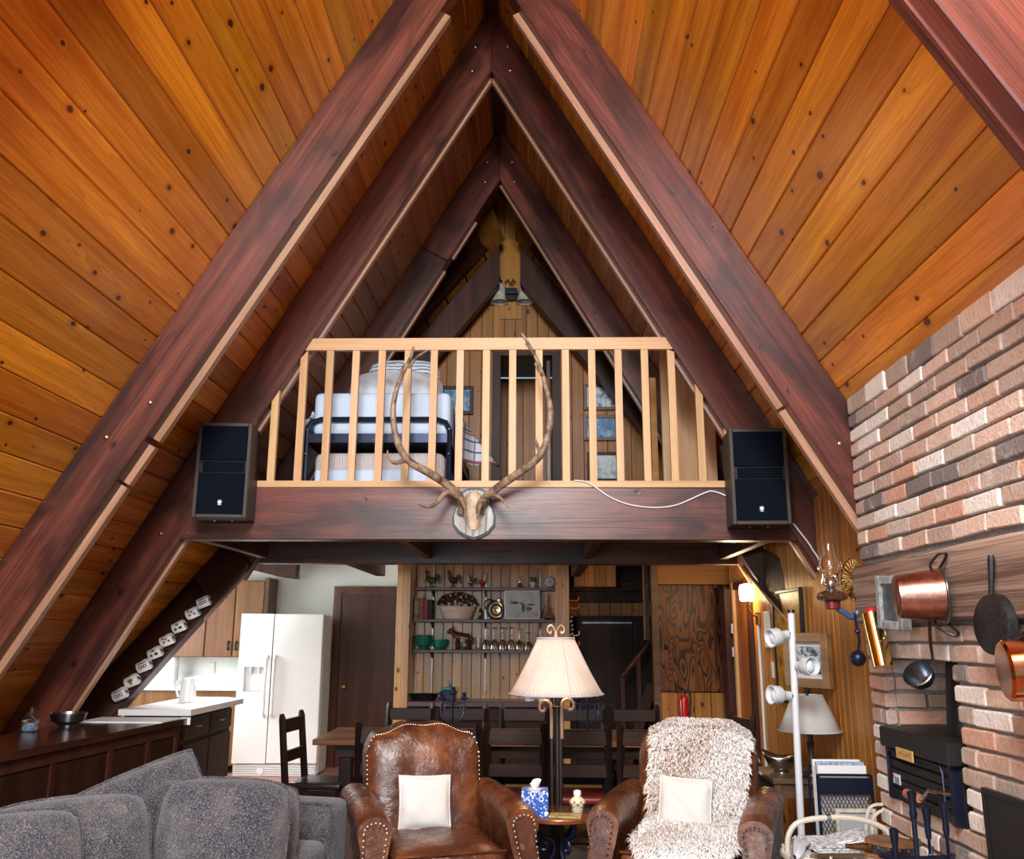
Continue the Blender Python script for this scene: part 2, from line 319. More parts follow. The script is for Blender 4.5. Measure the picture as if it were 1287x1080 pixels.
    # small pictures: painterly blotches under print colours
    for nm, stops, sc in (('print_snow', [(0.35, (0.10, 0.12, 0.14)), (0.5, (0.45, 0.52, 0.58)), (0.6, (0.70, 0.75, 0.80)), (0.72, (0.30, 0.14, 0.10))], 14),
                          ('print_blue', [(0.35, (0.02, 0.05, 0.12)), (0.5, (0.05, 0.20, 0.38)), (0.65, (0.25, 0.45, 0.60)), (0.75, (0.5, 0.6, 0.65))], 12),
                          ('print_pale', [(0.40, (0.30, 0.42, 0.42)), (0.5, (0.55, 0.68, 0.68)), (0.62, (0.72, 0.80, 0.80)), (0.8, (0.6, 0.7, 0.7))], 10),
                          ('print_grey', [(0.30, (0.10, 0.09, 0.09)), (0.40, (0.36, 0.40, 0.44)), (0.6, (0.46, 0.51, 0.56)), (0.8, (0.52, 0.57, 0.62))], 9),
                          ('print_trees', [(0.40, (0.02, 0.03, 0.03)), (0.48, (0.14, 0.24, 0.25)), (0.56, (0.55, 0.60, 0.60)), (0.75, (0.30, 0.20, 0.08))], 26),
                          ('print_gold', [(0.35, (0.25, 0.09, 0.01)), (0.5, (0.55, 0.25, 0.02)), (0.65, (0.66, 0.36, 0.05)), (0.8, (0.35, 0.13, 0.02))], 11),
                          ('rug_print', [(0.35, (0.10, 0.05, 0.03)), (0.5, (0.32, 0.24, 0.17)), (0.65, (0.40, 0.33, 0.26)), (0.8, (0.2, 0.1, 0.08))], 9),
                          ('coaster_print', [(0.40, (0.10, 0.09, 0.03)), (0.5, (0.45, 0.38, 0.12)), (0.6, (0.25, 0.20, 0.06)), (0.7, (0.7, 0.65, 0.4))], 60),
                          ('news_print', [(0.35, (0.15, 0.16, 0.17)), (0.48, (0.55, 0.57, 0.6)), (0.58, (0.75, 0.76, 0.78)), (0.8, (0.60, 0.62, 0.66))], 45)):
        t = NT(nm, 0.35, 0, 0.4); v, rnd = t.objvec(); n = t.noise(v, sc, 5, 0.62, 0.3)
        t.color(t.ramp(n, stops)); M[nm] = t.m
special()

# ------------------------------------------------------------------ mesh helpers
class MB:
    def __init__(s): s.v = []; s.f = []
    def add(s, vs_, fs, mat=None):
        b = len(s.v)
        s.v += [tuple(mat @ Vector(p)) if mat else tuple(p) for p in vs_]
        s.f += [tuple(b + i for i in q) for q in fs]
        return s
    def box(s, a, b, mat=None, c=0.0):
        x0, y0, z0 = [min(p, q) for p, q in zip(a, b)]; x1, y1, z1 = [max(p, q) for p, q in zip(a, b)]
        if c <= 0:
            return s.add([(x0, y0, z0), (x1, y0, z0), (x1, y1, z0), (x0, y1, z0), (x0, y0, z1), (x1, y0, z1), (x1, y1, z1), (x0, y1, z1)],
                         [(0, 3, 2, 1), (4, 5, 6, 7), (0, 1, 5, 4), (1, 2, 6, 5), (2, 3, 7, 6), (3, 0, 4, 7)], mat)
        bm = bmesh.new(); bmesh.ops.create_cube(bm, size=1)
        for v in bm.verts: v.co = ((x0 + x1) / 2 + v.co.x * (x1 - x0), (y0 + y1) / 2 + v.co.y * (y1 - y0), (z0 + z1) / 2 + v.co.z * (z1 - z0))
        seg = 1 if c < 0.02 else 3
        bmesh.ops.bevel(bm, geom=bm.edges[:] + bm.verts[:], offset=min(c, 0.49 * min(x1 - x0, y1 - y0, z1 - z0)), segments=seg, affect='EDGES', profile=0.5)
        bm.verts.index_update()
        s.add([tuple(v.co) for v in bm.verts], [tuple(v.index for v in f.verts) for f in bm.faces], mat); bm.free()
        return s
    def prism(s, poly, lo, hi, axis=1, mat=None):
        # poly in the two other axes, extruded along axis
        def P(p, h):
            q = list(p); q.insert(axis, h); return tuple(q)
        n = len(poly); vs_ = [P(p, lo) for p in poly] + [P(p, hi) for p in poly]
        fs = [tuple(range(n)), tuple(range(2 * n - 1, n - 1, -1))] + [(i, i + n, (i + 1) % n + n, (i + 1) % n) for i in range(n)]
        return s.add(vs_, fs, mat)
    def tube(s, pts, r, n=8, cap=True, mat=None):
        pts = [Vector(p) for p in pts]; k = len(pts)
        rr = r if isinstance(r, (list, tuple)) else [r] * k
        vs_ = []; up = None
        for i, p in enumerate(pts):
            t = (pts[min(i + 1, k - 1)] - pts[max(i - 1, 0)]).normalized()
            if up is None:
                up = Vector((0, 0, 1)) if abs(t.z) < 0.9 else Vector((1, 0, 0))
            a = (up - t * up.dot(t))
            if a.length < 1e-4: a = t.orthogonal()
            a.normalize(); b = t.cross(a); up = a
            for j in range(n):
                q = 2 * PI * j / n
                vs_.append(p + (a * math.cos(q) + b * math.sin(q)) * rr[i])
        fs = [(i * n + j, i * n + (j + 1) % n, (i + 1) * n + (j + 1) % n, (i + 1) * n + j) for i in range(k - 1) for j in range(n)]
        if cap: fs += [tuple(range(n - 1, -1, -1)), tuple((k - 1) * n + j for j in range(n))]
        return s.add(vs_, fs, mat)
    def lathe(s, prof, c=(0, 0, 0), n=20, mat=None):
        vs_ = []; k = len(prof)
        for r, z in prof:
            for j in range(n):
                q = 2 * PI * j / n; vs_.append((c[0] + r * math.cos(q), c[1] + r * math.sin(q), c[2] + z))
        fs = [(i * n + j, i * n + (j + 1) % n, (i + 1) * n + (j + 1) % n, (i + 1) * n + j) for i in range(k - 1) for j in range(n)]
        if prof[0][0] > 1e-4: fs.append(tuple(range(n - 1, -1, -1)))
        if prof[-1][0] > 1e-4: fs.append(tuple((k - 1) * n + j for j in range(n)))
        return s.add(vs_, fs, mat)
    def shell(s, prof, c=(0, 0, 0), n=20, mat=None):   # lathe without caps
        vs_ = []; k = len(prof)
        for r, z in prof:
            for j in range(n):
                q = 2 * PI * j / n; vs_.append((c[0] + r * math.cos(q), c[1] + r * math.sin(q), c[2] + z))
        return s.add(vs_, [(i * n + j, i * n + (j + 1) % n, (i + 1) * n + (j + 1) % n, (i + 1) * n + j) for i in range(k - 1) for j in range(n)], mat)
    def ball(s, c, r, n=10, m=6, mat=None):
        r = r if isinstance(r, (tuple, list)) else (r, r, r)
        vs_ = [(c[0], c[1], c[2] - r[2])]; fs = []
        for i in range(1, m):
            a = -PI / 2 + PI * i / m
            for j in range(n):
                q = 2 * PI * j / n; vs_.append((c[0] + r[0] * math.cos(a) * math.cos(q), c[1] + r[1] * math.cos(a) * math.sin(q), c[2] + r[2] * math.sin(a)))
        vs_.append((c[0], c[1], c[2] + r[2])); e = len(vs_) - 1
        fs += [(0, 1 + (j + 1) % n, 1 + j) for j in range(n)]
        for i in range(m - 2):
            b = 1 + i * n; fs += [(b + j, b + (j + 1) % n, b + n + (j + 1) % n, b + n + j) for j in range(n)]
        b = 1 + (m - 2) * n; fs += [(b + j, b + (j + 1) % n, e) for j in range(n)]
        return s.add(vs_, fs, mat)
    def grid(s, fn, nu, nv, mat=None, flip=False):
        vs_ = [fn(i / nu, j / nv) for i in range(nu + 1) for j in range(nv + 1)]
        w = nv + 1
        fs = [(i * w + j, (i + 1) * w + j, (i + 1) * w + j + 1, i * w + j + 1) for i in range(nu) for j in range(nv)]
        if flip: fs = [q[::-1] for q in fs]
        return s.add(vs_, fs, mat)
    def pillow(s, w, h, t, mat=None, n=14, pinch=0.06, seed=0, rnd=0.0):
        # soft cushion in XZ plane, thickness along Y, with a seam and drawn-out corners
        rr = random.Random(seed); ph = [rr.uniform(0, 6) for _ in range(4)]
        def mk(sg):
            def fn(a, b):
                u = a * 2 - 1; v = b * 2 - 1
                e = (max(0, 1 - abs(u) ** 2.6) * max(0, 1 - abs(v) ** 2.6)) ** 0.45
                px = u * w / 2 * (1 - pinch * (1 - v * v)) * (1 - rnd * v ** 4); pz = v * h / 2 * (1 - pinch * (1 - u * u)) * (1 - rnd * u ** 4)
                wr = 0.05 * t * (math.sin(5 * u + ph[0]) * math.cos(4 * v + ph[1]) + math.sin(9 * (u + v) + ph[2]) * 0.5)
                return (px, sg * (t / 2 * e + wr * e), pz)
            return fn
        s.grid(mk(-1), n, n, mat, True); s.grid(mk(1), n, n, mat)
        return s
    def mesh(s, name, smooth=True, angle=0.7):
        me = bpy.data.meshes.new(name); me.from_pydata([tuple(p) for p in s.v], [], s.f); me.update()
        if smooth:
            me.polygons.foreach_set('use_smooth', [True] * len(me.polygons))
            me.set_sharp_from_angle(angle=angle)
        return me
    def build(s, name, mat, parent=None, smooth=True, local=False, angle=0.7):
        if parent is not None and not local:
            inv = WM[parent.name].inverted()
            s.v = [tuple(inv @ Vector(p)) for p in s.v]
        me = s.mesh(name, smooth, angle)
        bm = bmesh.new(); bm.from_mesh(me); bmesh.ops.recalc_face_normals(bm, faces=bm.faces[:]); bm.to_mesh(me); bm.free()
        if smooth: me.set_sharp_from_angle(angle=angle)
        o = bpy.data.objects.new(name, me); COL.objects.link(o)
        me.materials.append(M[mat] if isinstance(mat, str) else mat)
        if parent is not None: o.parent = parent
        WM[o.name] = WM[parent.name].copy() if parent is not None else Matrix.Identity(4)
        return o
WM = {}
def tag(o, label, cat=None, group=None, kind=None):
    if label: o['label'] = label
    if cat: o['category'] = cat
    if group: o['group'] = group
    if kind: o['kind'] = kind
    return o
def thing(name, label, cat, loc=(0, 0, 0), rz=0.0, group=None, rot=None):
    o = bpy.data.objects.new(name, None); COL.objects.link(o); o.empty_display_size = 0.05
    o.location = loc; o.rotation_euler = rot or (0, 0, rz)
    WM[o.name] = Matrix.Translation(loc) @ Euler(rot or (0, 0, rz)).to_matrix().to_4x4()
    return tag(o, label, cat, group)
def recenter(o):
    # put the origin of a one-mesh thing at its base
    vs_ = o.data.vertices
    lo = [min(v.co[i] for v in vs_) for i in range(3)]; hi = [max(v.co[i] for v in vs_) for i in range(3)]
    c = Vector(((lo[0] + hi[0]) / 2, (lo[1] + hi[1]) / 2, lo[2]))
    for v in vs_: v.co -= c
    o.location = c; WM[o.name] = Matrix.Translation(c)
    return o
def solo(mb, name, mat, label, cat, group=None, smooth=True, angle=0.7):
    return tag(recenter(mb.build(name, mat, None, smooth, angle=angle)), label, cat, group)
def struct(mb, name, mat, smooth=False):
    return tag(mb.build(name, mat, None, smooth), None, kind='structure')
def inst(name, me, mw, parent, mat=None):
    o = bpy.data.objects.new(name, me); COL.objects.link(o)
    o.parent = parent
    o.matrix_local = (WM[parent.name].inverted() @ mw) if parent is not None else mw
    return o
def copy_tree(o, parent=None):
    c = o.copy(); COL.objects.link(c); c.parent = parent
    for ch in list(o.children): copy_tree(ch, c)
    return c
def frame_m(o, x, y, z):
    return Matrix(((x[0], y[0], z[0], o[0]), (x[1], y[1], z[1], o[1]), (x[2], y[2], z[2], o[2]), (0, 0, 0, 1)))
# ================================================================== THE SETTING
SL = 1.0442; CS, SN, TN = math.cos(SL), math.sin(SL), math.tan(SL)
ZI, ZO = 5.906, 6.507            # ridge heights of the rafters' lower edge and of the ceiling boards
def roof_x(z): return (ZO - z) / TN
def in_x(z): return (ZI - z) / TN
Y0, Y1, Y2, Y3 = 2.255, 4.9765, 6.26, 8.005
RT = 0.144                       # rafter thickness

# floor with boards
fl = struct(MB().box((-4.7, -0.8, -0.12), (4.0, 10.9, -0.02)), 'floor', 'floor_wood')
pm = MB().box((-0.0745, -2.4, -0.02), (0.0745, 2.4, 0.0), c=0.002).mesh('floor_plank', False); pm.materials.append(M['floor_wood'])
x = -1.2
while x < 3.2:
    inst('plank', pm, Matrix.Translation((x, 5.85, 0)), fl)
    inst('plank', pm, Matrix.Translation((x, 9.505, 0)) @ Matrix.Diagonal((1, 0.52, 1, 1)), fl)
    x += 0.15
tag(recenter(MB().box((-4.5, 6.7, 0.0), (-1.35, 10.7, 0.012)).build('kitchen_floor', 'kitchen_floor', None, False)), None, kind='structure')

# roof deck (ceiling) and its boards
deck = MB()
for sg in (-1, 1):
    def RP(s_, y, h): return (sg * (s_ * CS + h * SN), y, ZO - s_ * SN + h * CS)
    def slab(s0, s1, ya, yb):
        vs_ = [RP(s_, y, h) for h in (0.032, 0.10) for s_ in (s0, s1) for y in (ya, yb)]
        deck.add(vs_, [(0, 1, 3, 2), (4, 6, 7, 5), (0, 4, 5, 1), (2, 3, 7, 6), (0, 2, 6, 4), (1, 5, 7, 3)])
    smid = (ZO - 2.34) / SN
    if sg < 0: slab(0, smid, -0.8, 10.9); slab(smid, ZO / SN + 0.05, -0.8, 8.16)
    else: slab(0, ZO / SN + 0.05, -0.8, 10.9)
deck.prism([(-0.16, 6.40), (0.16, 6.40), (0.16, 6.75), (-0.16, 6.75)], -0.8, 10.9, 1)
ceil = struct(deck, 'ceiling', 'brown_jamb')
PW = 0.19
def plank_mesh(Ln, w):
    h = w / 2 - 0.0015; c = 0.007
    prof = [(-h, 0.03), (-h, c), (-h + c, 0), (h - c, 0), (h, c), (h, 0.03)]
    vs_ = [(-Ln / 2, p, q) for p, q in prof] + [(Ln / 2, p, q) for p, q in prof]; n = 6
    me = MB().add(vs_, [tuple(range(n)), tuple(range(2 * n - 1, n - 1, -1))] + [(i, i + n, (i + 1) % n + n, (i + 1) % n) for i in range(n)])
    bm = bmesh.new(); m = me.mesh('plank', False); bm.from_mesh(m); bmesh.ops.recalc_face_normals(bm, faces=bm.faces[:]); bm.to_mesh(m); bm.free()
    m.materials.append(M['pine_ceiling']); return m
pcache = {}
def roof_plank(sg, s_, ya, yb):
    k = round(yb - ya, 2)
    if k not in pcache: pcache[k] = plank_mesh(k, PW)
    o = (sg * s_ * CS, (ya + yb) / 2, ZO - s_ * SN)
    inst('plank', pcache[k], frame_m(o, (0, 1, 0), (sg * CS, 0, -SN) if sg > 0 else (-sg * -CS, 0, -SN), (sg * SN, 0, CS)), ceil)
rb = random.Random(3)
nrow = int(ZO / SN / PW)
for sg in (-1, 1):
    for i in range(nrow):
        s_ = (i + 0.5) * PW; z = ZO - s_ * SN
        yend = 9.32
        if sg < 0 and z < 2.4: yend = 8.10
        br = rb.choice([2.33, 2.33, 5.05, 5.05, 5.05, 6.33])
        if yend - br > 0.4:
            roof_plank(sg, s_, -0.7, br); roof_plank(sg, s_, br, yend)
        else: roof_plank(sg, s_, -0.7, yend)

# rafters --------------------------------------------------------------
def rafter(sg, y, s0, s1, label, mat='stained_beam', batten=0.05, bolts=(), batten_rng=None, segs=None, bmat='unstained_batten', name='rafter', zi=ZI):
    # local x runs down the slope, local y along the house, local z towards the roof
    d = Vector((sg * CS, 0, -SN)); nrm = Vector((sg * SN, 0, CS))
    o = Vector((0, y, ZO))
    mw = frame_m(o, d, (0, 1, 0), nrm)
    if sg > 0: mw = frame_m(o, d, (0, -1, 0), nrm)
    ys = (0, RT) if sg < 0 else (-RT, 0)
    t = bpy.data.objects.new(name, None); COL.objects.link(t); t.matrix_world = mw; WM[t.name] = mw.copy()
    t.empty_display_size = 0.05
    tag(t, label, 'beam', 'roof rafters')
    H = (ZO - zi) * CS
    # mitred at the ridge by a vertical cut
    segs = segs or [(s0, s1)]
    for k, (a, b) in enumerate(segs):
        ta = a if k else a
        # at the ridge plane x=0: s*CS + h*SN = 0 -> s = -h*SN/CS
        top = [(a, 0.0), (a + H * TN if (k == 0 and a == 0) else a, -H)]
        poly = [top[0], (b, 0.0), (b, -H), top[1]]
        mb = MB(); mb.prism(poly, ys[0], ys[1], 1)
        o_ = mb.build('timber', mat, t, False, local=True)
        bv = o_.modifiers.new('bevel', 'BEVEL'); bv.width = 0.006; bv.segments = 1; bv.limit_method = 'ANGLE'
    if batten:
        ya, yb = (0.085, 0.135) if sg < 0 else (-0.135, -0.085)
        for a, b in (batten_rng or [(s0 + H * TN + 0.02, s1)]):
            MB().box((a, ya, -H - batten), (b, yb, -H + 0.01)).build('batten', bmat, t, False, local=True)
    for s_, h in bolts:
        yy = -0.004 if sg < 0 else 0.004
        MB().ball((s_, yy, -H + h), (0.016, 0.010, 0.016), 8, 5).build('bolt', 'bolt_metal', t, True, local=True)
    return t
SE = ZO / SN - 0.04
rafter(-1, Y0, 0, SE, 'left partner of the closest rafter, just beyond the left picture edge')
rafter(1, Y0, 0, (ZO - 2.9) / SN, 'closest right rafter at the upper right corner of the picture', batten=0.012, bmat='stained_beam')
rafter(-1, Y1, 0, SE, 'long dark rafter crossing the left ceiling, nearest on the left', batten=0.042, bolts=[(4.15, 0.10), (4.45, 0.20)],
       batten_rng=[(1.0, 4.32), (4.36, 4.62), (4.64, 7.4)])
rafter(1, Y1, 0, SE, 'long dark rafter running down to the brick wall on the right', batten=0.042, bolts=[(4.45, 0.12)],
       batten_rng=[(1.0, 4.10), (4.12, 5.3)])
rafter(-1, Y2, 0, SE, 'dark rafter at the loft edge left of the railing', batten=0.022, bolts=[(0.60, 0.13), (0.40, 0.22), (4.9, 0.14)])
rafter(1, Y2, 0, 6.1, 'dark rafter at the loft edge right of the railing', batten=0.022, bolts=[(0.60, 0.13), (0.40, 0.22), (5.0, 0.14)])
rafter(-1, Y3, 0, SE, 'rafter behind the bed with a spliced reddish lower half on the left', batten=0.02, bolts=[(0.62, 0.11), (0.42, 0.2)], segs=[(0, 1.52), (1.525, 5.08)],
       batten_rng=[(1.0, 1.45), (1.6, 4.6)])
rafter(1, Y3, 0, 5.08, 'third rafter on the right, passing behind the railing', batten=0.02, bolts=[(0.62, 0.11), (0.42, 0.2)])
# fourth pair: lower pitch, hugging the loft wall
for sg, lab in ((-1, 'shadowed brace timber left of the twin bell light in the loft'), (1, 'shadowed brace timber right of the twin bell light in the loft')):
    pin = [(0.075 + sg * 0.115, 5.175), (0.075 + sg * 0.115, 5.60), (0.075 + sg * 2.05, 3.30), (0.075 + sg * 2.05, 2.86)]
    pin = [(0.075 + sg * 0.115, 5.175), (0.075 + sg * 0.115, 5.60), (0.075 + sg * 1.87, 3.42), (0.075 + sg * 1.87, 2.93)]
    mb = MB().prism(pin, 8.90, 9.04, 1)
    solo(mb, 'brace_timber', 'brown_jamb', lab, 'beam', 'loft brace timbers', False)

# sloping soffit, shade put into its board colour, between the third rafters and the braces
for sg, nm in ((-1, 'ceiling_soffit_left'), (1, 'ceiling_soffit_right')):
    sof = None; rows = 9
    A0, A1 = Vector((0.075 + sg * 0.05, 8.93, 5.70)), Vector((0.075 + sg * 1.87, 8.93, 3.42))
    B0, B1 = Vector((sg * 0.22, 8.16, ZO - 0.22 * TN - 0.02)), Vector((sg * 1.72, 8.16, ZO - 1.72 * TN - 0.02))
    up = Vector((sg * 0.02, 0, 0.03))
    mb = MB(); q = [A0 + up, A1 + up, B1 + up, B0 + up]; q2 = [p + up for p in q]
    mb.add([tuple(p) for p in q + q2], [(0, 1, 2, 3), (7, 6, 5, 4), (0, 4, 5, 1), (1, 5, 6, 2), (2, 6, 7, 3), (3, 7, 4, 0)])
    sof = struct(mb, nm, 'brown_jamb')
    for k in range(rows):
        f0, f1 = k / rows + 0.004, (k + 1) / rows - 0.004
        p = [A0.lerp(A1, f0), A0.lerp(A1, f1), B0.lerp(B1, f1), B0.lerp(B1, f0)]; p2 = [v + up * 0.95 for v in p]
        MB().add([tuple(v) for v in p + p2], [(0, 1, 2, 3), (7, 6, 5, 4), (0, 4, 5, 1), (1, 5, 6, 2), (2, 6, 7, 3), (3, 7, 4, 0)]).build('plank', 'shaded_soffit_pine', sof, False)

# loft edge beam, second cross beam, joists
def timber(mb, name, label, group=None, mat='stained_beam'):
    o = solo(mb, name, mat, label, 'beam', group, False)
    bv = o.modifiers.new('bevel', 'BEVEL'); bv.width = 0.005; bv.segments = 1; bv.limit_method = 'ANGLE'
    return o
zb, zt = 2.15, 2.525
mb = MB().prism([(-in_x(zb), zb), (in_x(zb), zb), (in_x(zt), zt), (-in_x(zt), zt)], Y2, Y2 + RT, 1)
timber(mb, 'cross_beam', 'dark stained cross beam under the loft railing, carrying the antlers')
mb = MB().box((-2.15, Y3 + 0.002, 2.115), (2.15, Y3 + RT, 2.44))
timber(mb, 'cross_beam', 'second cross beam further back below the loft floor')
for xx, lab in ((-2.10, 'joist under the loft floor nearest the left speaker'), (-0.62, 'joist under the loft floor left of the antler mount'), (0.80, 'joist under the loft floor right of the antler mount'), (2.02, 'joist under the loft floor below the right speaker')):
    a = MB().box((xx - 0.035, Y2 + RT + 0.002, 2.16), (xx + 0.035, Y3 - 0.003, 2.45))
    timber(a, 'joist', lab, 'loft joists', 'brown_jamb')
for xx, lab in ((-1.36, 'joist running back above the kitchen door and pine post'), (0.79, 'joist running back above the coat hooks')):
    a = MB().box((xx - 0.05, Y3 + RT + 0.003, 2.12), (xx + 0.05, 9.86, 2.45))
    timber(a, 'joist', lab, 'rear joists', 'brown_jamb')
# wind braces in the roof plane, running down and forward from the ends of the second cross beam
BPHI = 0.523
def wind_brace(sg, segs, label, strip):
    dn = Vector((sg * CS, 0, -SN)); nrm = Vector((sg * SN, 0, CS))
    d = dn * math.cos(BPHI) + Vector((0, -1, 0)) * math.sin(BPHI)
    z0 = 2.36; o = Vector((sg * roof_x(z0), Y3, z0))
    side = nrm.cross(d) if sg < 0 else d.cross(nrm)       # away from the camera
    if side.y < 0: side = -side
    mw = frame_m(o, d, side, nrm)
    t = bpy.data.objects.new('wind_brace', None); COL.objects.link(t); t.matrix_world = mw; WM[t.name] = mw.copy(); t.empty_display_size = 0.05
    tag(t, label, 'beam', 'kitchen-side wind braces')
    H = 0.30
    for a_, b_, f_, m_ in segs:
        # plumb cuts: shear the ends so that they stand vertical
        k = 0.30
        poly = [(a_ + k * 0.0, 0.0), (b_, 0.0), (b_ + H * 0.42, -H), (a_ + H * 0.42, -H)]
        o_ = MB().prism(poly, f_, 0.14, 1).build('timber', m_, t, False, local=True)
        bv = o_.modifiers.new('bevel', 'BEVEL'); bv.width = 0.005; bv.segments = 1; bv.limit_method = 'ANGLE'
    for a_, b_ in strip: MB().box((a_, 0.05, -H - 0.022), (b_, 0.09, -H + 0.004)).build('batten', 'unstained_batten', t, False, local=True)
    return t
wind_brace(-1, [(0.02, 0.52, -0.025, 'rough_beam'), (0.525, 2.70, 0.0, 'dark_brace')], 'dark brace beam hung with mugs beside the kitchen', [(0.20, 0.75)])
tb = thing('wind_brace', 'rough dark brace beam above the pole lamp on the pine wall', 'beam', (2.308, 7.150, 1.863), group='kitchen-side wind braces')
def brace_piece(p, m_, dy):
    p = [Vector(q) + Vector((0, dy, 0)) for q in p]; n = len(p)
    MB().add([tuple(q) for q in p] + [tuple(q + Vector((0.0, 0.10 - dy, 0))) for q in p], [tuple(range(n)), tuple(range(2 * n - 1, n - 1, -1))] + [(i, i + n, (i + 1) % n + n, (i + 1) % n) for i in range(n)]).build('timber', m_, tb, False)
brace_piece([(2.121, 8.000, 2.304), (2.274, 7.600, 2.265), (2.251, 7.600, 1.872), (2.188, 8.000, 2.107)], 'rough_beam', -0.04)
brace_piece([(2.271, 7.600, 2.218), (2.322, 7.150, 2.081), (2.295, 7.150, 1.660), (2.251, 7.600, 1.872)], 'rough_beam', -0.02)
brace_piece([(2.322, 7.150, 2.081), (2.357, 6.700, 1.800), (2.331, 6.700, 1.429), (2.295, 7.150, 1.660)], 'dark_brace', 0.0)
MB().tube([(2.187, 7.970, 2.091), (2.243, 7.570, 1.864), (2.286, 7.120, 1.647), (2.319, 6.680, 1.429)], 0.012, 4).build('batten', 'unstained_batten', tb, False)

# loft floor
lf = struct(MB().box((-2.3, Y2 + 0.02, 2.455), (2.3, 10.75, 2.522)), 'floor_loft', 'yellow_plywood')

# boarded walls: a thin backing with vertical boards as children
def boarded(name, axis, fixed, a0, a1, zfun0, zfun1, bw, mat, face=-1, back='brown_jamb', thick=0.018, rs=1, th2=0.05):
    # axis 0: wall spans x at y=fixed, boards on the face side
    pts = []
    n = max(1, round((a1 - a0) / bw)); w = (a1 - a0) / n
    st = 24
    low = [(a0 + (a1 - a0) * i / st, zfun0(a0 + (a1 - a0) * i / st)) for i in range(st + 1)]
    up = [(a0 + (a1 - a0) * i / st, zfun1(a0 + (a1 - a0) * i / st)) for i in range(st, -1, -1)]
    mb = MB(); mb.prism(low + up, fixed, fixed - face * th2, 1 if axis == 0 else 0)
    wall = struct(mb, name, back)
    for i in range(n):
        p, q = a0 + i * w + 0.0015, a0 + (i + 1) * w - 0.0015
        zl = max(zfun0(p), zfun0(q)); za, zb_ = zfun1(p), zfun1(q)
        if min(za, zb_) - zl < 0.02: continue
        c = 0.005
        def V(u, d, z): return (u, fixed + face * d, z) if axis == 0 else (fixed + face * d, u, z)
        vs_ = []
        for zz_, k in ((zl, 0), (None, 1)):
            for u, d in ((p, 0), (p, thick - c), (p + c, thick), (q - c, thick), (q, thick - c), (q, 0)):
                vs_.append(V(u, d, zl if k == 0 else za + (zb_ - za) * (u - p) / (q - p)))
        m = MB().add(vs_, [(0, 1, 2, 3, 4, 5), (11, 10, 9, 8, 7, 6)] + [(j, j + 6, (j + 1) % 6 + 6, (j + 1) % 6) for j in range(6)])
        o = m.build('board', mat, wall, False)
    return wall
# loft back wall with a doorway
def loft_top(x): return ZO - abs(x) * TN - 0.01
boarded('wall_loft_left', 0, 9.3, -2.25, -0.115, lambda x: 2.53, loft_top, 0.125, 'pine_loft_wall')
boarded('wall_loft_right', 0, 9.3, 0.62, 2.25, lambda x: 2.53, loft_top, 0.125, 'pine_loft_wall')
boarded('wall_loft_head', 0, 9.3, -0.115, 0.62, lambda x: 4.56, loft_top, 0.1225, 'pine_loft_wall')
# door in the loft: frame, half-open leaf and the dark room beyond
d = bpy.data.objects.new('door_1', None); COL.objects.link(d); d.location = (0.25, 9.3, 2.53); WM['door_1'] = Matrix.Translation((0.25, 9.3, 2.53)); d['kind'] = 'structure'
MB().box((-0.115, 9.25, 2.53), (-0.03, 9.36, 4.56)).build('jamb', 'brown_jamb', d, False)
MB().box((0.535, 9.25, 2.53), (0.62, 9.36, 4.56)).build('jamb', 'brown_jamb', d, False)
MB().box((-0.03, 9.25, 4.475), (0.535, 9.36, 4.56)).build('head', 'brown_jamb', d, False)
MB().box((0.475, 9.37, 2.54), (0.512, 9.95, 4.45)).build('door_leaf', 'walnut_door', d, False)
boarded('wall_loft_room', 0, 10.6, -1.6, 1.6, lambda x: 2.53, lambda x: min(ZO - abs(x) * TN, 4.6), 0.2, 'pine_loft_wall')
struct(MB().box((-1.2, 9.4, 4.62), (1.2, 10.6, 4.66)), 'ceiling_loft_room', 'blind_blue')

# right knee wall in pine, going back from the chimney
boarded('wall_right', 1, 2.33, 5.02, 9.15, lambda y: 0.0, lambda y: ZO - 2.36 * TN, 0.10, 'pine_wall')
# pine post and beam end at the foot of the rafter by the chimney
tag(recenter(MB().box((2.20, 5.02, 0.0), (2.325, 5.09, 1.75)).build('corner_post', 'brown_jamb', None, False)), 'brown corner post between the pine wall and the brick chimney', 'post')

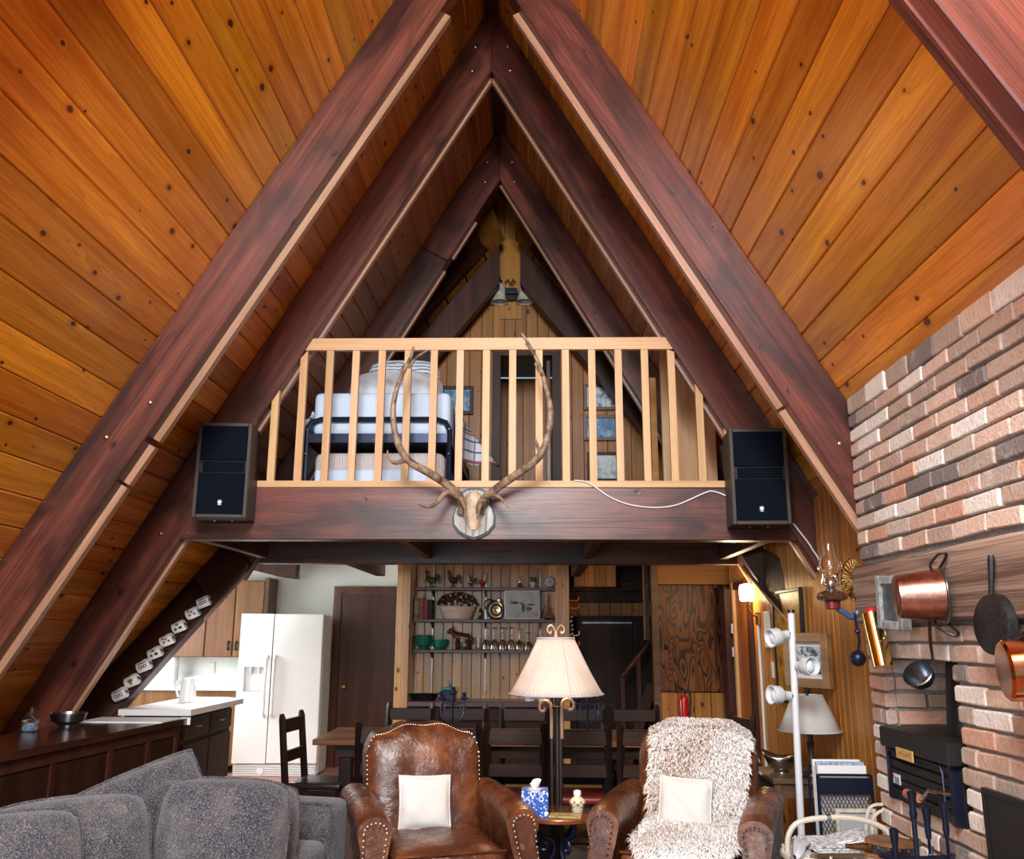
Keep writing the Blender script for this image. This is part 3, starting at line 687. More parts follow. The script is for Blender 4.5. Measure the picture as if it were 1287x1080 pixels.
# fireplace ------------------------------------------------------------
BX = 2.1375
core = MB()
AY0, AY1, AZ0, AZ1 = 3.985, 4.77, 0.70, 1.405
cx0 = BX + 0.02
core.box((cx0, -0.5, 0.0), (cx0 + 0.75, 4.955, AZ0))
core.box((cx0, -0.5, AZ0), (cx0 + 0.75, AY0 - 0.012, AZ1))
core.box((cx0, AY1 + 0.012, AZ0), (cx0 + 0.75, 4.955, AZ1))
core.box((cx0, -0.5, AZ1 + 0.01), (cx0 + 0.55, 4.955, 1.9))
core.box((cx0, -0.5, 1.9), (cx0 + 0.20, 4.955, 2.80))
core.box((cx0 + 0.60, AY0 - 0.05, AZ0), (cx0 + 0.75, AY1 + 0.05, AZ1 + 0.01))
chim = struct(core, 'wall_chimney', 'mortar')
bricks = []
br = random.Random(11)
for k in range(6):
    bm = bmesh.new(); bmesh.ops.create_cube(bm, size=1)
    for v in bm.verts: v.co = Vector((v.co.x + br.uniform(-.03, .03), v.co.y + br.uniform(-.010, .010), v.co.z + br.uniform(-.05, .05)))
    for v in bm.verts: v.co = Vector((v.co.x * 0.06, v.co.y * 0.280, v.co.z * 0.071))
    bmesh.ops.bevel(bm, geom=bm.edges[:], offset=0.0095, segments=1, affect='EDGES')
    me = bpy.data.meshes.new('brick'); bm.to_mesh(me); bm.free()
    me.polygons.foreach_set('use_smooth', [True] * len(me.polygons)); me.materials.append(M['brick'])
    big = {}
    for p in me.polygons:
        for vi in p.vertices:
            if vi not in big or p.area > big[vi][0]: big[vi] = (p.area, p.normal.copy())
    me.normals_split_custom_set_from_vertices([tuple(big[i][1]) for i in range(len(me.vertices))])
    bricks.append(me)
def brick(y, z, ln, x=BX, h=1.0, turn=False):
    me = br.choice(bricks)
    m = Matrix.Translation((x + 0.03 - br.uniform(0, 0.007), y, z)) @ Euler((br.uniform(-.02, .02), br.uniform(-.03, .03), br.uniform(-.02, .02))).to_matrix().to_4x4()
    if turn: m = Matrix.Translation((x, y + 0.03 - br.uniform(0, 0.01), z)) @ Euler((br.uniform(-.02, .02), 0, PI / 2 + br.uniform(-.02, .02))).to_matrix().to_4x4()
    inst('brick', me, m @ Matrix.Diagonal((1, ln / 0.285, h, 1)), chim)
PB, PH = 0.285, 0.083
def course(z, i, ya, yb, h=1.0):
    # bricks from the chimney corner (yb) towards the camera
    y = yb; first = True
    while y > ya + 0.04:
        ln = PB * br.uniform(0.9, 1.06)
        if first and i % 2: ln = PB * 0.45
        first = False
        if y - ln < ya: ln = y - ya
        brick(y - ln / 2, z, ln, h=h); y -= ln
YB = 4.97
z = 1.90 + PH / 2; i = 0
while z < 2.70: course(z, i, 2.85, YB); z += PH; i += 1
course(2.782, 0, 2.85, YB, h=1.5)
z = 1.555 - PH / 2; i = 0
while z > 0.42:
    if AZ0 + 0.01 < z < AZ1:
        course(z, i, AY1 - 0.0, YB)
        course(z, i + 1, 3.0, AY0 + br.uniform(-.015, .015))
        # far jamb of the alcove, facing the room
        xx = BX + (0.30 if i % 2 else 0.16)
        if i % 2 == 0: brick(AY1, z, 0.15, x=BX + 0.13, turn=True); brick(AY1, z, PB, x=BX + 0.36, turn=True)
        else: brick(AY1, z, PB, x=BX + 0.20, turn=True); brick(AY1, z, PB, x=BX + 0.49, turn=True)
    else: course(z, i, 3.0, YB)
    z -= PH; i += 1
mant = MB().box((BX - 0.055, 2.2, 1.565), (BX + 0.10, 4.965, 1.872), c=0.015)
tag(recenter(mant.build('mantel_beam', 'old_mantel', None, True)), 'weathered grey-brown timber mantel set into the brick chimney', 'mantel')

# kitchen bay -----------------------------------------------------------
struct(MB().box((-4.6, 10.72, 0), (-1.0, 10.82, 2.45)), 'wall_kitchen_back', 'white_wall')
kw = MB(); kw.box((-4.72, 8.16, 0), (-4.6, 10.82, 1.0)); kw.box((-4.72, 8.16, 2.0), (-4.6, 10.82, 2.45)); kw.box((-4.72, 8.16, 1.0), (-4.6, 8.35, 2.0)); kw.box((-4.72, 9.85, 1.0), (-4.6, 10.82, 2.0))
struct(kw, 'wall_kitchen_left', 'white_wall')
struct(MB().box((-4.72, 8.16, 2.40), (-2.3, 10.82, 2.45)), 'ceiling_kitchen', 'white_paint')
struct(MB().prism([(-4.72, 0), (-3.78, 0), (-2.40, 2.40), (-4.72, 2.40)], 8.165, 8.20, 1), 'wall_kitchen_front', 'white_wall')
struct(MB().box((-1.17, 9.995, 0), (-1.03, 10.715, 2.45)), 'wall_alcove_left', 'white_wall')
# dropped dark beam end at the kitchen ceiling
timber(MB().prism([(-3.05, 2.42), (-2.42, 2.42), (-2.42, 2.115), (-2.62, 2.14), (-3.05, 2.24)], 10.3, 10.45, 1), 'beam_end', 'dark cut beam end below the kitchen ceiling above the fridge', None, 'brown_jamb')
# kitchen door
d = bpy.data.objects.new('door_2', None); COL.objects.link(d); d.location = (-1.65, 10.7, 0); WM['door_2'] = Matrix.Translation((-1.65, 10.7, 0)); d['kind'] = 'structure'
MB().box((-2.05, 10.66, 0), (-1.96, 10.73, 2.05)).build('jamb', 'walnut_door', d, False)
MB().box((-1.96, 10.66, 1.97), (-1.20, 10.73, 2.05)).build('head', 'walnut_door', d, False)
MB().box((-1.20, 10.66, 0), (-1.10, 10.73, 2.05)).build('jamb', 'walnut_door', d, False)
lfm = MB().box((-1.955, 10.685, 0.01), (-1.20, 10.725, 1.965)).build('door_leaf', 'walnut_door', d, False)
MB().ball((-1.88, 10.63, 0.90), 0.032, 12, 8).build('door_knob', 'brass', lfm)

# alcove wall with boards
boarded('wall_alcove', 0, 10.34, -1.025, 0.60, lambda x: 0.75, lambda x: 2.44, 0.108, 'pine_shelf_wall', thick=0.02)
for xx, w, lab in ((-1.105, 0.155, 'pine post at the left end of the display shelves'), (0.645, 0.15, 'pine post at the right end of the display shelves')):
    t = thing('pine_post', lab, 'post', (xx, 9.95, 0), group='pine posts beside the shelves')
    for k in (-1, 1):
        MB().box((xx + k * w / 4 - w / 4 + 0.002, 9.9 - 0.006 * (k + 1), 0.0), (xx + k * w / 4 + w / 4 - 0.002, 9.99, 2.44), c=0.004).build('stud', 'pine_shelf_wall', t, False)
# rear hall
struct(MB().box((-1.0, 10.78, 0), (3.4, 10.86, 2.45)), 'wall_hall_back', 'brown_jamb')
boarded('wall_hall_boards', 0, 10.76, 0.72, 1.75, lambda x: 1.72, lambda x: 1.87, 0.128, 'pine_wall', thick=0.015)
for k in range(4):
    o = MB().box((0.72, 10.735, 1.88 + k * 0.125), (1.75, 10.76, 2.0 + k * 0.125), c=0.004).build('board', 'brown_jamb', bpy.data.objects['wall_hall_boards'], False)
struct(MB().box((3.3, 5.0, 0), (3.4, 10.86, 2.45)), 'wall_hall_right', 'brown_jamb')
struct(MB().box((2.36, 9.15, 0), (3.3, 9.2, 2.45)), 'wall_hall_return', 'brown_jamb')
# front gable behind the camera: posts and rails round the big windows
gb = MB()
for xx in (-2.2, 0.0, 2.2):
    gb.box((xx - 0.07, -0.7, 0), (xx + 0.07, -0.62, min(ZO - abs(xx) * TN, 6.4)))
gb.box((-3.7, -0.7, 0), (3.7, -0.62, 0.12)); gb.box((-2.4, -0.7, 2.2), (2.4, -0.62, 2.34))
struct(gb, 'window_1', 'stained_beam')
# ================================================================== LOFT
# railing
rail = thing('loft_railing', 'light pine balustrade along the loft edge', 'railing', (0, Y2 + 0.05, 2.525))
zr0, zr1 = 3.56, 3.652
MB().prism([(-in_x(zr0) - 0.005, zr0), (in_x(zr0) + 0.005, zr0), (in_x(zr1) + 0.005, zr1), (-in_x(zr1) - 0.005, zr1)], Y2 + 0.005, Y2 + 0.045, 1).build('top_rail', 'rail_pine', rail, False)
MB().prism([(-in_x(2.53) , 2.527), (in_x(2.53), 2.527), (in_x(2.573), 2.573), (-in_x(2.573), 2.573)], Y2 + 0.002, Y2 + 0.09, 1).build('bottom_plate', 'rail_pine', rail, False)
for k in range(19):
    xx = -1.762 + k * 0.1945
    top = min(zr0, ZI - (abs(xx) + 0.028) * TN)
    if top < 2.75: continue
    tl = min(zr0, ZI - abs(xx - 0.026) * TN); tr = min(zr0, ZI - abs(xx + 0.026) * TN)
    MB().prism([(xx - 0.026, 2.573), (xx + 0.026, 2.573), (xx + 0.026, tr), (xx - 0.026, tl)], Y2 + 0.012, Y2 + 0.05, 1).build('baluster', 'rail_pine_upright', rail, False)

# bunk-style bed
bed = thing('metal_bed', 'black tubular metal bed with pale blue mattress behind the left railing', 'bed', (-0.86, 7.5, 2.525))
bx0, bx1, by0, by1 = -1.41, -0.31, 6.62, 8.42
for yy in (by0, by1):
    MB().tube([(bx0, yy, 2.53), (bx0, yy, 3.03), (bx0 + 0.03, yy, 3.09), (bx0 + 0.10, yy, 3.115), (bx1 - 0.10, yy, 3.115), (bx1 - 0.03, yy, 3.09), (bx1, yy, 3.03), (bx1, yy, 2.53)], 0.021, 8).build('end_frame', 'blue_iron', bed)
    MB().box((bx0, yy - 0.012, 2.93), (bx1, yy + 0.012, 3.0)).build('end_rail', 'blue_iron', bed, False)
for xx in (bx0, bx1):
    MB().box((xx - 0.012, by0, 2.93), (xx + 0.012, by1, 3.0)).build('side_rail', 'blue_iron', bed, False)
    for zz_ in (2.84, 3.03): MB().ball((xx, by0 - 0.022, zz_), 0.010, 8, 5).build('bolt', 'steel', bed)
MB().box((bx0 + 0.02, by0 + 0.02, 2.94), (bx1 - 0.02, by1 - 0.02, 2.965)).build('bed_base', 'blue_iron', bed, False)
m1 = MB().box((bx0 + 0.03, by0 + 0.03, 2.99), (bx1 - 0.0, by1 - 0.03, 3.345), c=0.05)
solo(m1, 'mattress', 'sheet_blue', 'pale blue sheeted mattress on the black metal bed', 'mattress')
m2 = MB().box((bx0 + 0.05, by0 + 0.05, 2.535), (bx1 - 0.04, by1 - 0.05, 2.87), c=0.06)
solo(m2, 'trundle_mattress', 'stripe_sheet', 'trundle mattress with crinkled striped cover under the metal bed', 'mattress')
mb = MB().box((bx0 + 0.07, by0 + 0.005, 2.53), (bx1 - 0.12, by0 + 0.045, 2.73), c=0.018)
solo(mb, 'folded_sheet', 'sheet_blue', 'pale blue sheet folded in front of the trundle mattress', 'sheet')
mb = MB().pillow(0.76, 0.34, 0.36, Matrix.Translation((-0.80, 7.05, 3.45)), pinch=-0.02, seed=4, rnd=0.22, n=20)
solo(mb, 'pillow', 'pillow_white', 'plump white pillow lying on the blue mattress', 'pillow')
mb = MB().pillow(0.62, 0.46, 0.20, Matrix.Translation((-0.80, 7.40, 3.62)) @ Euler((-0.2, 0, 0)).to_matrix().to_4x4(), pinch=-0.01, seed=5, rnd=0.12, n=20)
solo(mb, 'pillow', 'stripe_pillow', 'grey striped pillow standing behind the white pillow', 'pillow')
# plaid blanket hanging off the right side of the bed, spreading away from it
def blank(a, b):
    return (bx1 + 0.03 + 0.34 * a * (0.15 + 0.85 * b), 6.82 + 0.25 * a + 0.03 * math.sin(9 * a + 4 * b), 3.27 - 0.08 * a - b * (0.46 - 0.12 * a) + 0.015 * math.sin(11 * a))
mb = MB().grid(blank, 18, 12)
o = solo(mb, 'plaid_blanket', 'plaid', 'plaid blanket hanging off the right side of the loft bed', 'blanket')
o.modifiers.new('solid', 'SOLIDIFY').thickness = 0.012
# blanket flap left
mb = MB().grid(lambda a, b: (bx0 + 0.01 - 0.10 * b, 6.70 + 0.5 * a + 0.03 * math.sin(8 * b), 3.20 - 0.16 * b), 8, 6)
o = solo(mb, 'plaid_throw', 'plaid', 'corner of a checked throw sticking out left of the loft bed', 'blanket'); o.modifiers.new('solid', 'SOLIDIFY').thickness = 0.012

def picture(name, label, c, w, h, print_mat, frame_mat, fw=0.04, normal='-y', group=None, mat_border=0.0, tilt=0.0, dep=0.03):
    # c is the centre of the back, on the wall
    rz = 0 if normal == '-y' else PI / 2 * -1
    t = thing(name, label, 'picture', c, group=group, rot=(tilt, 0, 0) if normal == '-y' else (tilt, 0, -PI / 2))
    for a, b in (((-w / 2, -dep, -h / 2), (-w / 2 + fw, 0, h / 2)), ((w / 2 - fw, -dep, -h / 2), (w / 2, 0, h / 2)), ((-w / 2 + fw, -dep, h / 2 - fw), (w / 2 - fw, 0, h / 2)), ((-w / 2 + fw, -dep, -h / 2), (w / 2 - fw, 0, -h / 2 + fw))):
        MB().box(a, b, c=0.004).build('frame_side', frame_mat, t, False, local=True)
    iw, ih = w / 2 - fw, h / 2 - fw
    if mat_border:
        MB().box((-iw, -0.014, -ih), (iw, -0.004, ih)).build('mount', 'paper', t, False, local=True)
        iw -= mat_border; ih -= mat_border
    MB().box((-iw, -0.018, -ih), (iw, -0.006, ih)).build('print', print_mat, t, False, local=True)
    return t
picture('framed_picture', 'uppermost of three framed prints right of the loft door, snowy scene', (1.055, 9.275, 4.0), 0.37, 0.29, 'print_snow', 'frame_brown', 0.035, group='three prints beside the loft door')
picture('framed_picture', 'middle of three framed prints right of the loft door, deep blue', (1.05, 9.275, 3.66), 0.37, 0.28, 'print_blue', 'frame_brown', 0.035, group='three prints beside the loft door')
picture('framed_picture', 'lowest of three framed prints right of the loft door, pale tree', (1.07, 9.275, 3.235), 0.34, 0.32, 'print_pale', 'brown_jamb', 0.035, group='three prints beside the loft door')
picture('framed_picture', 'dark framed blue print on the loft wall beside the plaid blanket', (-0.50, 9.275, 3.97), 0.36, 0.32, 'print_blue', 'brown_jamb', 0.04)
# pine closet side in the loft, right
cl = thing('pine_closet', 'pale pine closet panel under the slope at the right end of the railing', 'closet', (1.63, 7.31, 2.53))
for k, (xa, xb) in enumerate(((1.41, 1.50), (1.50, 1.75), (1.75, 1.86))):
    MB().prism([(xa + 0.002, 2.56), (xb - 0.002, 2.56), (xb - 0.002, ZO - xb * TN - 0.03), (xa + 0.002, ZO - xa * TN - 0.03)], 7.28 - 0.02 * (k == 0), 7.32, 1).build('panel', 'rail_pine_upright', cl, False)
MB().box((1.40, 7.29, 2.53), (1.90, 7.33, 2.56)).build('kick_strip', 'grey_plastic', cl, False)
solo(MB().box((1.315, 7.22, 2.53), (1.365, 7.26, 3.62)), 'narrow_board', 'yellow_plywood', 'narrow leaning pine board left of the loft closet', 'board', None, False)
solo(MB().tube([(1.97, 7.3, 2.53), (1.92, 7.3, 3.05)], 0.03, 10), 'rolled_fabric', 'curtain_grey', 'rolled grey fabric standing right of the loft closet', 'fabric')
# twin bell light + pine board behind it
struct(MB().prism([(-0.045, 4.9), (0.195, 4.9), (0.195, 5.72), (0.16, 5.82), (0.075, 5.87), (-0.01, 5.82), (-0.045, 5.72)], 9.262, 9.28, 1), 'trim_1', 'pine_loft_wall')
tl = thing('twin_bell_light', 'twin bell-shaped wall light on black iron bracket high in the loft gable', 'wall light', (0.075, 9.25, 5.18))
MB().box((0.0, 9.235, 5.10), (0.15, 9.262, 5.26), c=0.01).build('back_plate', 'black_iron', tl)
MB().tube([(-0.17, 9.19, 5.18), (0.32, 9.19, 5.18)], 0.012, 8).build('crossbar', 'black_iron', tl)
MB().tube([(0.075, 9.25, 5.18), (0.075, 9.19, 5.18)], 0.014, 8).build('stem', 'black_iron', tl)
MB().tube([(0.02, 9.19, 5.30), (0.045, 9.19, 5.34), (0.075, 9.19, 5.28), (0.105, 9.19, 5.34), (0.13, 9.19, 5.30)], 0.010, 6).build('scroll', 'black_iron', tl)
for xx in (-0.045, 0.195 + 0.04):
    s_ = MB().shell([(0.02, 0.15), (0.048, 0.14), (0.064, 0.10), (0.068, 0.03), (0.072, -0.02), (0.085, -0.055), (0.098, -0.07), (0.093, -0.07), (0.066, -0.01), (0.06, 0.09), (0.0, 0.135)], (xx, 9.17, 5.13), 20).build('bell_shade', 'frosted_shade', tl)
    MB().lathe([(0.028, 0.15), (0.032, 0.18), (0.012, 0.21), (0.005, 0.25)], (xx, 9.17, 5.13), 12).build('cap', 'black_iron', s_)

# ================================================================== ON THE LOFT BEAM
def speaker(label, c, w, h, dep, rz, badge_x):
    t = thing('loudspeaker', label, 'loudspeaker', c, rz, group='wall loudspeakers')
    MB().box((-w / 2, -dep + 0.02, 0), (w / 2, 0, h), c=0.006).build('cabinet', 'speaker_case', t, False, local=True)
    fw = 0.026
    for a, b in (((-w / 2, -dep, 0), (-w / 2 + fw, -dep + 0.03, h)), ((w / 2 - fw, -dep, 0), (w / 2, -dep + 0.03, h)), ((-w / 2 + fw, -dep, 0), (w / 2 - fw, -dep + 0.03, fw)), ((-w / 2 + fw, -dep, h - fw), (w / 2 - fw, -dep + 0.03, h))):
        MB().box(a, b, c=0.004).build('bezel', 'speaker_bezel', t, False, local=True)
    g = MB(); ix = w / 2 - fw
    g.box((-ix, -dep + 0.006, fw), (ix, -dep + 0.028, h * 0.47), c=0.005); g.build('lower_grille', 'speaker_cloth', t, False, local=True)
    MB().box((-ix + 0.02, -dep + 0.012, h * 0.478), (ix - 0.01, -dep + 0.028, h * 0.59), c=0.005).build('middle_grille', 'speaker_cloth', t, False, local=True)
    MB().box((-ix, -dep + 0.006, h * 0.60), (ix, -dep + 0.028, h - fw), c=0.005).build('upper_grille', 'speaker_cloth', t, False, local=True)
    b = MB().box((badge_x - 0.016, -dep + 0.002, 0.085), (badge_x + 0.016, -dep + 0.01, 0.125)).build('badge', 'black_plastic', t, False, local=True)
    MB().lathe([(0.013, -0.003), (0.013, 0.003)], (0, 0, 0), 14, Matrix.Translation((badge_x, -dep + 0.0, 0.107)) @ Euler((PI / 2, 0, 0)).to_matrix().to_4x4()).build('badge_disc', 'badge_white', b, False, local=True)
    MB().box((badge_x - 0.010, -dep - 0.001, 0.087), (badge_x + 0.010, -dep + 0.004, 0.091)).build('badge_name', 'badge_white', b, False, local=True)
    for xx in (-0.06, 0.06): MB().ball((xx, -dep / 2, -0.004), 0.006, 6, 4).build('screw', 'steel', t, local=True)
speaker('loudspeaker with brown case hung left of the loft railing', (-1.835, 6.235, 2.265), 0.365, 0.665, 0.285, 0.10, 0.0)
speaker('loudspeaker with brown case hung right of the loft railing', (1.885, 6.235, 2.225), 0.385, 0.66, 0.285, -0.06, 0.0)

# elk antlers on a shield plaque
an = thing('antler_mount', 'elk antlers with skull cap on a whitewashed shield plaque', 'antlers', (-0.085, 6.26, 2.17))
def shield(k):
    pts = [(0.0, 0.335), (0.05, 0.33), (0.095, 0.30), (0.115, 0.255), (0.10, 0.235), (0.125, 0.20), (0.14, 0.15), (0.135, 0.09), (0.10, 0.045), (0.05, 0.015), (0, 0)]
    pts = pts + [(-a, b) for a, b in pts[-2:0:-1]]
    return [(-0.085 + a * k, 2.165 + 0.168 + (b - 0.168) * k) for a, b in pts]
MB().prism(shield(1.10), 6.235, 6.258, 1).build('plaque_edge', 'black_iron', an, False)
MB().prism(shield(1.0), 6.222, 6.240, 1).build('plaque', 'grey_wash', an, False)
sk = MB()
prof = [(0.00, 0.025, 0.008), (0.03, 0.045, 0.02), (0.10, 0.065, 0.035), (0.18, 0.075, 0.05), (0.24, 0.06, 0.05), (0.27, 0.03, 0.03)]
def skf(a, b):
    i = a * (len(prof) - 1); k = min(int(i), len(prof) - 2); f = i - k
    z0, w0, d0 = [prof[k][j] * (1 - f) + prof[k + 1][j] * f for j in range(3)]
    q = PI * b
    return (-0.085 + w0 * math.cos(q), 6.222 - d0 * math.sin(q), 2.215 + z0)
sk.grid(skf, 12, 12); sk.build('skull_cap', 'skull_bone', an)
def antler(pts, r0, r1, name='main_beam', mat='antler_bone', tip=True, par=None):
    n = len(pts); rr = [r0 + (r1 - r0) * (i / (n - 1)) ** 1.3 for i in range(n)]
    o = MB().tube(pts, rr, 10).build(name, mat, par or an)
    return o
LA = [(-0.171, 6.200, 2.332), (-0.170, 6.160, 2.422), (-0.259, 6.080, 2.510), (-0.379, 6.000, 2.580), (-0.524, 5.920, 2.660), (-0.600, 5.880, 2.807), (-0.627, 5.880, 2.969), (-0.619, 5.900, 3.122), (-0.573, 5.930, 3.286), (-0.529, 5.950, 3.397), (-0.511, 5.960, 3.482)]
RA = [(-0.042, 6.200, 2.332), (-0.019, 6.160, 2.411), (0.090, 6.080, 2.494), (0.224, 6.000, 2.575), (0.350, 5.920, 2.654), (0.410, 5.890, 2.736), (0.442, 5.880, 2.861), (0.454, 5.880, 2.984), (0.438, 5.900, 3.108), (0.406, 5.930, 3.242), (0.368, 5.950, 3.364), (0.317, 5.970, 3.476), (0.255, 5.980, 3.587)]
def smooth_path(p, k=4):
    P = [Vector(q) for q in p]; out = []
    for i in range(len(P) - 1):
        a, b, c, d_ = P[max(i - 1, 0)], P[i], P[i + 1], P[min(i + 2, len(P) - 1)]
        for j in range(k):
            t = j / k
            out.append(0.5 * ((2 * b) + (-a + c) * t + (2 * a - 5 * b + 4 * c - d_) * t * t + (-a + 3 * b - 3 * c + d_) * t ** 3))
    out.append(P[-1]); return out
for A_, tines in ((LA, [([(-0.543, 5.940, 3.323), (-0.477, 5.900, 3.386), (-0.397, 5.870, 3.429)], 0.013), ([(-0.591, 5.910, 3.222), (-0.574, 5.860, 3.276), (-0.555, 5.830, 3.324)], 0.011), ([(-0.530, 5.920, 2.660), (-0.596, 5.860, 2.626), (-0.632, 5.810, 2.649), (-0.639, 5.780, 2.697)], 0.017), ([(-0.169, 6.150, 2.426), (-0.261, 6.050, 2.455), (-0.332, 5.970, 2.361), (-0.391, 5.920, 2.337), (-0.440, 5.880, 2.353)], 0.022), ([(-0.185, 6.140, 2.453), (-0.132, 6.050, 2.339), (-0.132, 6.000, 2.267)], 0.018)]),
                  (RA, [([(0.406, 5.930, 3.248), (0.367, 5.880, 3.290), (0.345, 5.850, 3.321)], 0.012), ([(0.334, 5.960, 3.438), (0.301, 5.920, 3.466), (0.279, 5.900, 3.483)], 0.009), ([(0.383, 5.900, 2.699), (0.361, 5.860, 2.751), (0.350, 5.830, 2.794)], 0.015), ([(-0.018, 6.150, 2.432), (0.053, 6.050, 2.439), (0.123, 5.970, 2.394), (0.168, 5.920, 2.327)], 0.021), ([(-0.018, 6.150, 2.420), (-0.039, 6.060, 2.335), (-0.046, 6.010, 2.263)], 0.018)])):
    p = smooth_path(A_)
    mbm = antler(p, 0.033, 0.009)
    antler(p[-9:-1] + [p[-1]], 0.0125, 0.005, 'beam_tip', 'antler_tip', par=an)
    for tp, r in tines: antler(smooth_path(tp), r, 0.004, 'tine')
# speaker wire draped on the beam, and its run down the rafter
w = smooth_path([(0.628, 6.255, 2.574), (0.730, 6.250, 2.556), (0.869, 6.250, 2.459), (1.009, 6.250, 2.402), (1.176, 6.250, 2.380), (1.345, 6.250, 2.397), (1.544, 6.250, 2.482), (1.618, 6.250, 2.494), (1.742, 6.240, 2.441)], 5)
solo(MB().tube(w, 0.0055, 6), 'speaker_wire', 'rope_white', 'thin white wire looping across the loft beam to the right speaker', 'wire')
w = smooth_path([(2.152, 6.235, 2.267), (2.243, 6.235, 2.139), (2.277, 6.235, 2.078), (2.325, 6.235, 1.991), (2.453, 6.235, 1.678), (2.604, 6.235, 1.431)], 4)
solo(MB().tube(w, 0.006, 6), 'speaker_wire', 'rope_white', 'thin white wire running down the rafter below the right speaker', 'wire')

# ================================================================== KITCHEN SIDE
# mugs on hooks along the lower third rafter
mug_pts = [(-2.474, 7.623, 1.757), (-2.537, 7.557, 1.662), (-2.611, 7.479, 1.549), (-2.672, 7.407, 1.440), (-2.733, 7.340, 1.340), (-2.786, 7.275, 1.241), (-2.840, 7.203, 1.128), (-2.895, 7.138, 1.029)]
mug_lab = ['topmost white mug hanging on the kitchen brace beam', 'second white mug from the top on the kitchen brace beam', 'third white mug from the top, purple and green motif', 'fourth white mug from the top on the kitchen brace beam', 'fifth white mug from the top, purple and green motif', 'sixth white mug from the top on the kitchen brace beam', 'seventh white mug from the top, green tree motif', 'lowest white mug hanging on the kitchen brace beam']
motif = [0, 1, 2, 1, 2, 0, 3, 0]
for k, (p, lab) in enumerate(zip(mug_pts, mug_lab)):
    t = thing('mug', lab, 'mug', p, group='mugs on the rafter', rot=(0, PI / 2 - 0.42, 0))
    # local z is the mug axis (lying), opening towards local -z
    MB().shell([(0.0, 0.052), (0.040, 0.052), (0.043, 0.046), (0.043, -0.05), (0.039, -0.05), (0.039, 0.044), (0.0, 0.044)], (0, -0.01, 0), 20).build('mug_body', 'mug_white', t, local=True)
    MB().tube([(-0.030, 0.018, 0.03), (-0.046, 0.034, 0.028), (-0.050, 0.038, 0.0), (-0.045, 0.033, -0.026), (-0.030, 0.018, -0.03)], 0.007, 6).build('handle', 'mug_white', t, local=True)
    def deco(cx, cz, rx, rz_, mat, ring=False):
        cx, cz, rx, rz_ = cx * 1.25, cz * 1.35, rx * 1.4, rz_ * 1.4
        # small printed patch wrapped on the front of the mug (towards -y)
        def fn(a, b):
            q = 2 * PI * a; r = 0.55 + 0.45 * b if ring else b
            u = (cx + rx * r * math.cos(q)) / 0.0435; v = cz + rz_ * r * math.sin(q)
            return (0.0437 * math.sin(u), -0.01 - 0.0437 * math.cos(u), v)
        MB().grid(fn, 14, 2).build('printed_motif', mat, t, local=True)
    m_ = motif[k]
    if m_ == 0:
        for cz in (-0.016, 0.0, 0.016): deco(0.006, cz, 0.010, 0.010, 'ink', True)
        deco(-0.018, 0.0, 0.003, 0.026, 'ink')
    elif m_ == 1:
        for cx_, cz in ((0.01, -0.012), (-0.006, 0.004), (0.012, 0.018), (-0.016, -0.014)): deco(cx_, cz, 0.007, 0.007, 'ink', True); deco(cx_, cz, 0.003, 0.003, 'ink')
    elif m_ == 2:
        deco(0.012, -0.016, 0.009, 0.009, 'mug_purple'); deco(0.012, 0.014, 0.008, 0.012, 'ink'); deco(-0.014, 0.0, 0.007, 0.012, 'mug_green')
    else:
        deco(0.006, 0.0, 0.017, 0.010, 'mug_green'); deco(-0.004, 0.0, 0.008, 0.016, 'mug_green'); deco(0.0, 0.012, 0.004, 0.006, 'ink')
    hk = MB().tube([(p[0] + 0.055, p[1] + 0.10, p[2] + 0.03), (p[0] + 0.055, p[1] + 0.0, p[2] + 0.015), (p[0] + 0.052, p[1] - 0.03, p[2] + 0.03)], 0.006, 6)
    solo(hk, 'mug_hook', 'black_iron', lab.replace('white mug', 'iron hook').replace('hanging on', 'of the mugs on').split(',')[0], 'hook', 'mug hooks')

# long dark low cabinet with a polished top
lc = thing('low_cabinet', 'long dark stained low cabinet behind the sofa', 'cabinet', (-2.5, 5.1, 0))
xa = lambda y: -2.36 + (y - 4.6) * 0.09
def lcp(z0, z1, off=0.0, y0=3.3, y1=6.60, back=-2.84):
    return [(back, y0, z0), (xa(y0) + off, y0, z0), (xa(y1) + off, y1, z0), (back, y1, z0), (back, y0, z1), (xa(y0) + off, y0, z1), (xa(y1) + off, y1, z1), (back, y1, z1)]
BOXF = [(0, 3, 2, 1), (4, 5, 6, 7), (0, 1, 5, 4), (1, 2, 6, 5), (2, 3, 7, 6), (3, 0, 4, 7)]
MB().add(lcp(0, 0.855, -0.03), BOXF).build('carcass', 'dark_cabinet', lc, False)
MB().add(lcp(0.86, 0.90, 0.015, y1=6.63), BOXF).build('worktop', 'dark_counter', lc, False)
ys_ = [3.35, 3.95, 4.55, 5.15, 5.72, 6.18, 6.56]
for a, b in zip(ys_[:-1], ys_[1:]):
    def Q(y, o): return xa(y) - 0.03 + o
    z0, z1 = 0.08, 0.78
    pan = [(Q(a + .03, 0), a + .03, z0), (Q(a + .03, .006), a + .03, z0), (Q(b - .03, .006), b - .03, z0), (Q(b - .03, 0), b - .03, z0)]
    MB().add(pan + [(x_, y_, z1) for x_, y_, _ in pan], BOXF).build('door_panel', 'dark_cabinet', lc, False)
    st = [(Q(b - .025, 0), b - .025, 0.02), (Q(b - .025, .018), b - .025, 0.02), (Q(b + .02, .018), b + .02, 0.02), (Q(b + .02, 0), b + .02, 0.02)]
    MB().add(st + [(x_, y_, 0.80) for x_, y_, _ in st], BOXF).build('stile', 'brown_jamb', lc, False)
    MB().ball((Q(a + .09, 0.012), a + .09, 0.70), 0.008, 6, 4).build('knob', 'black_iron', lc)
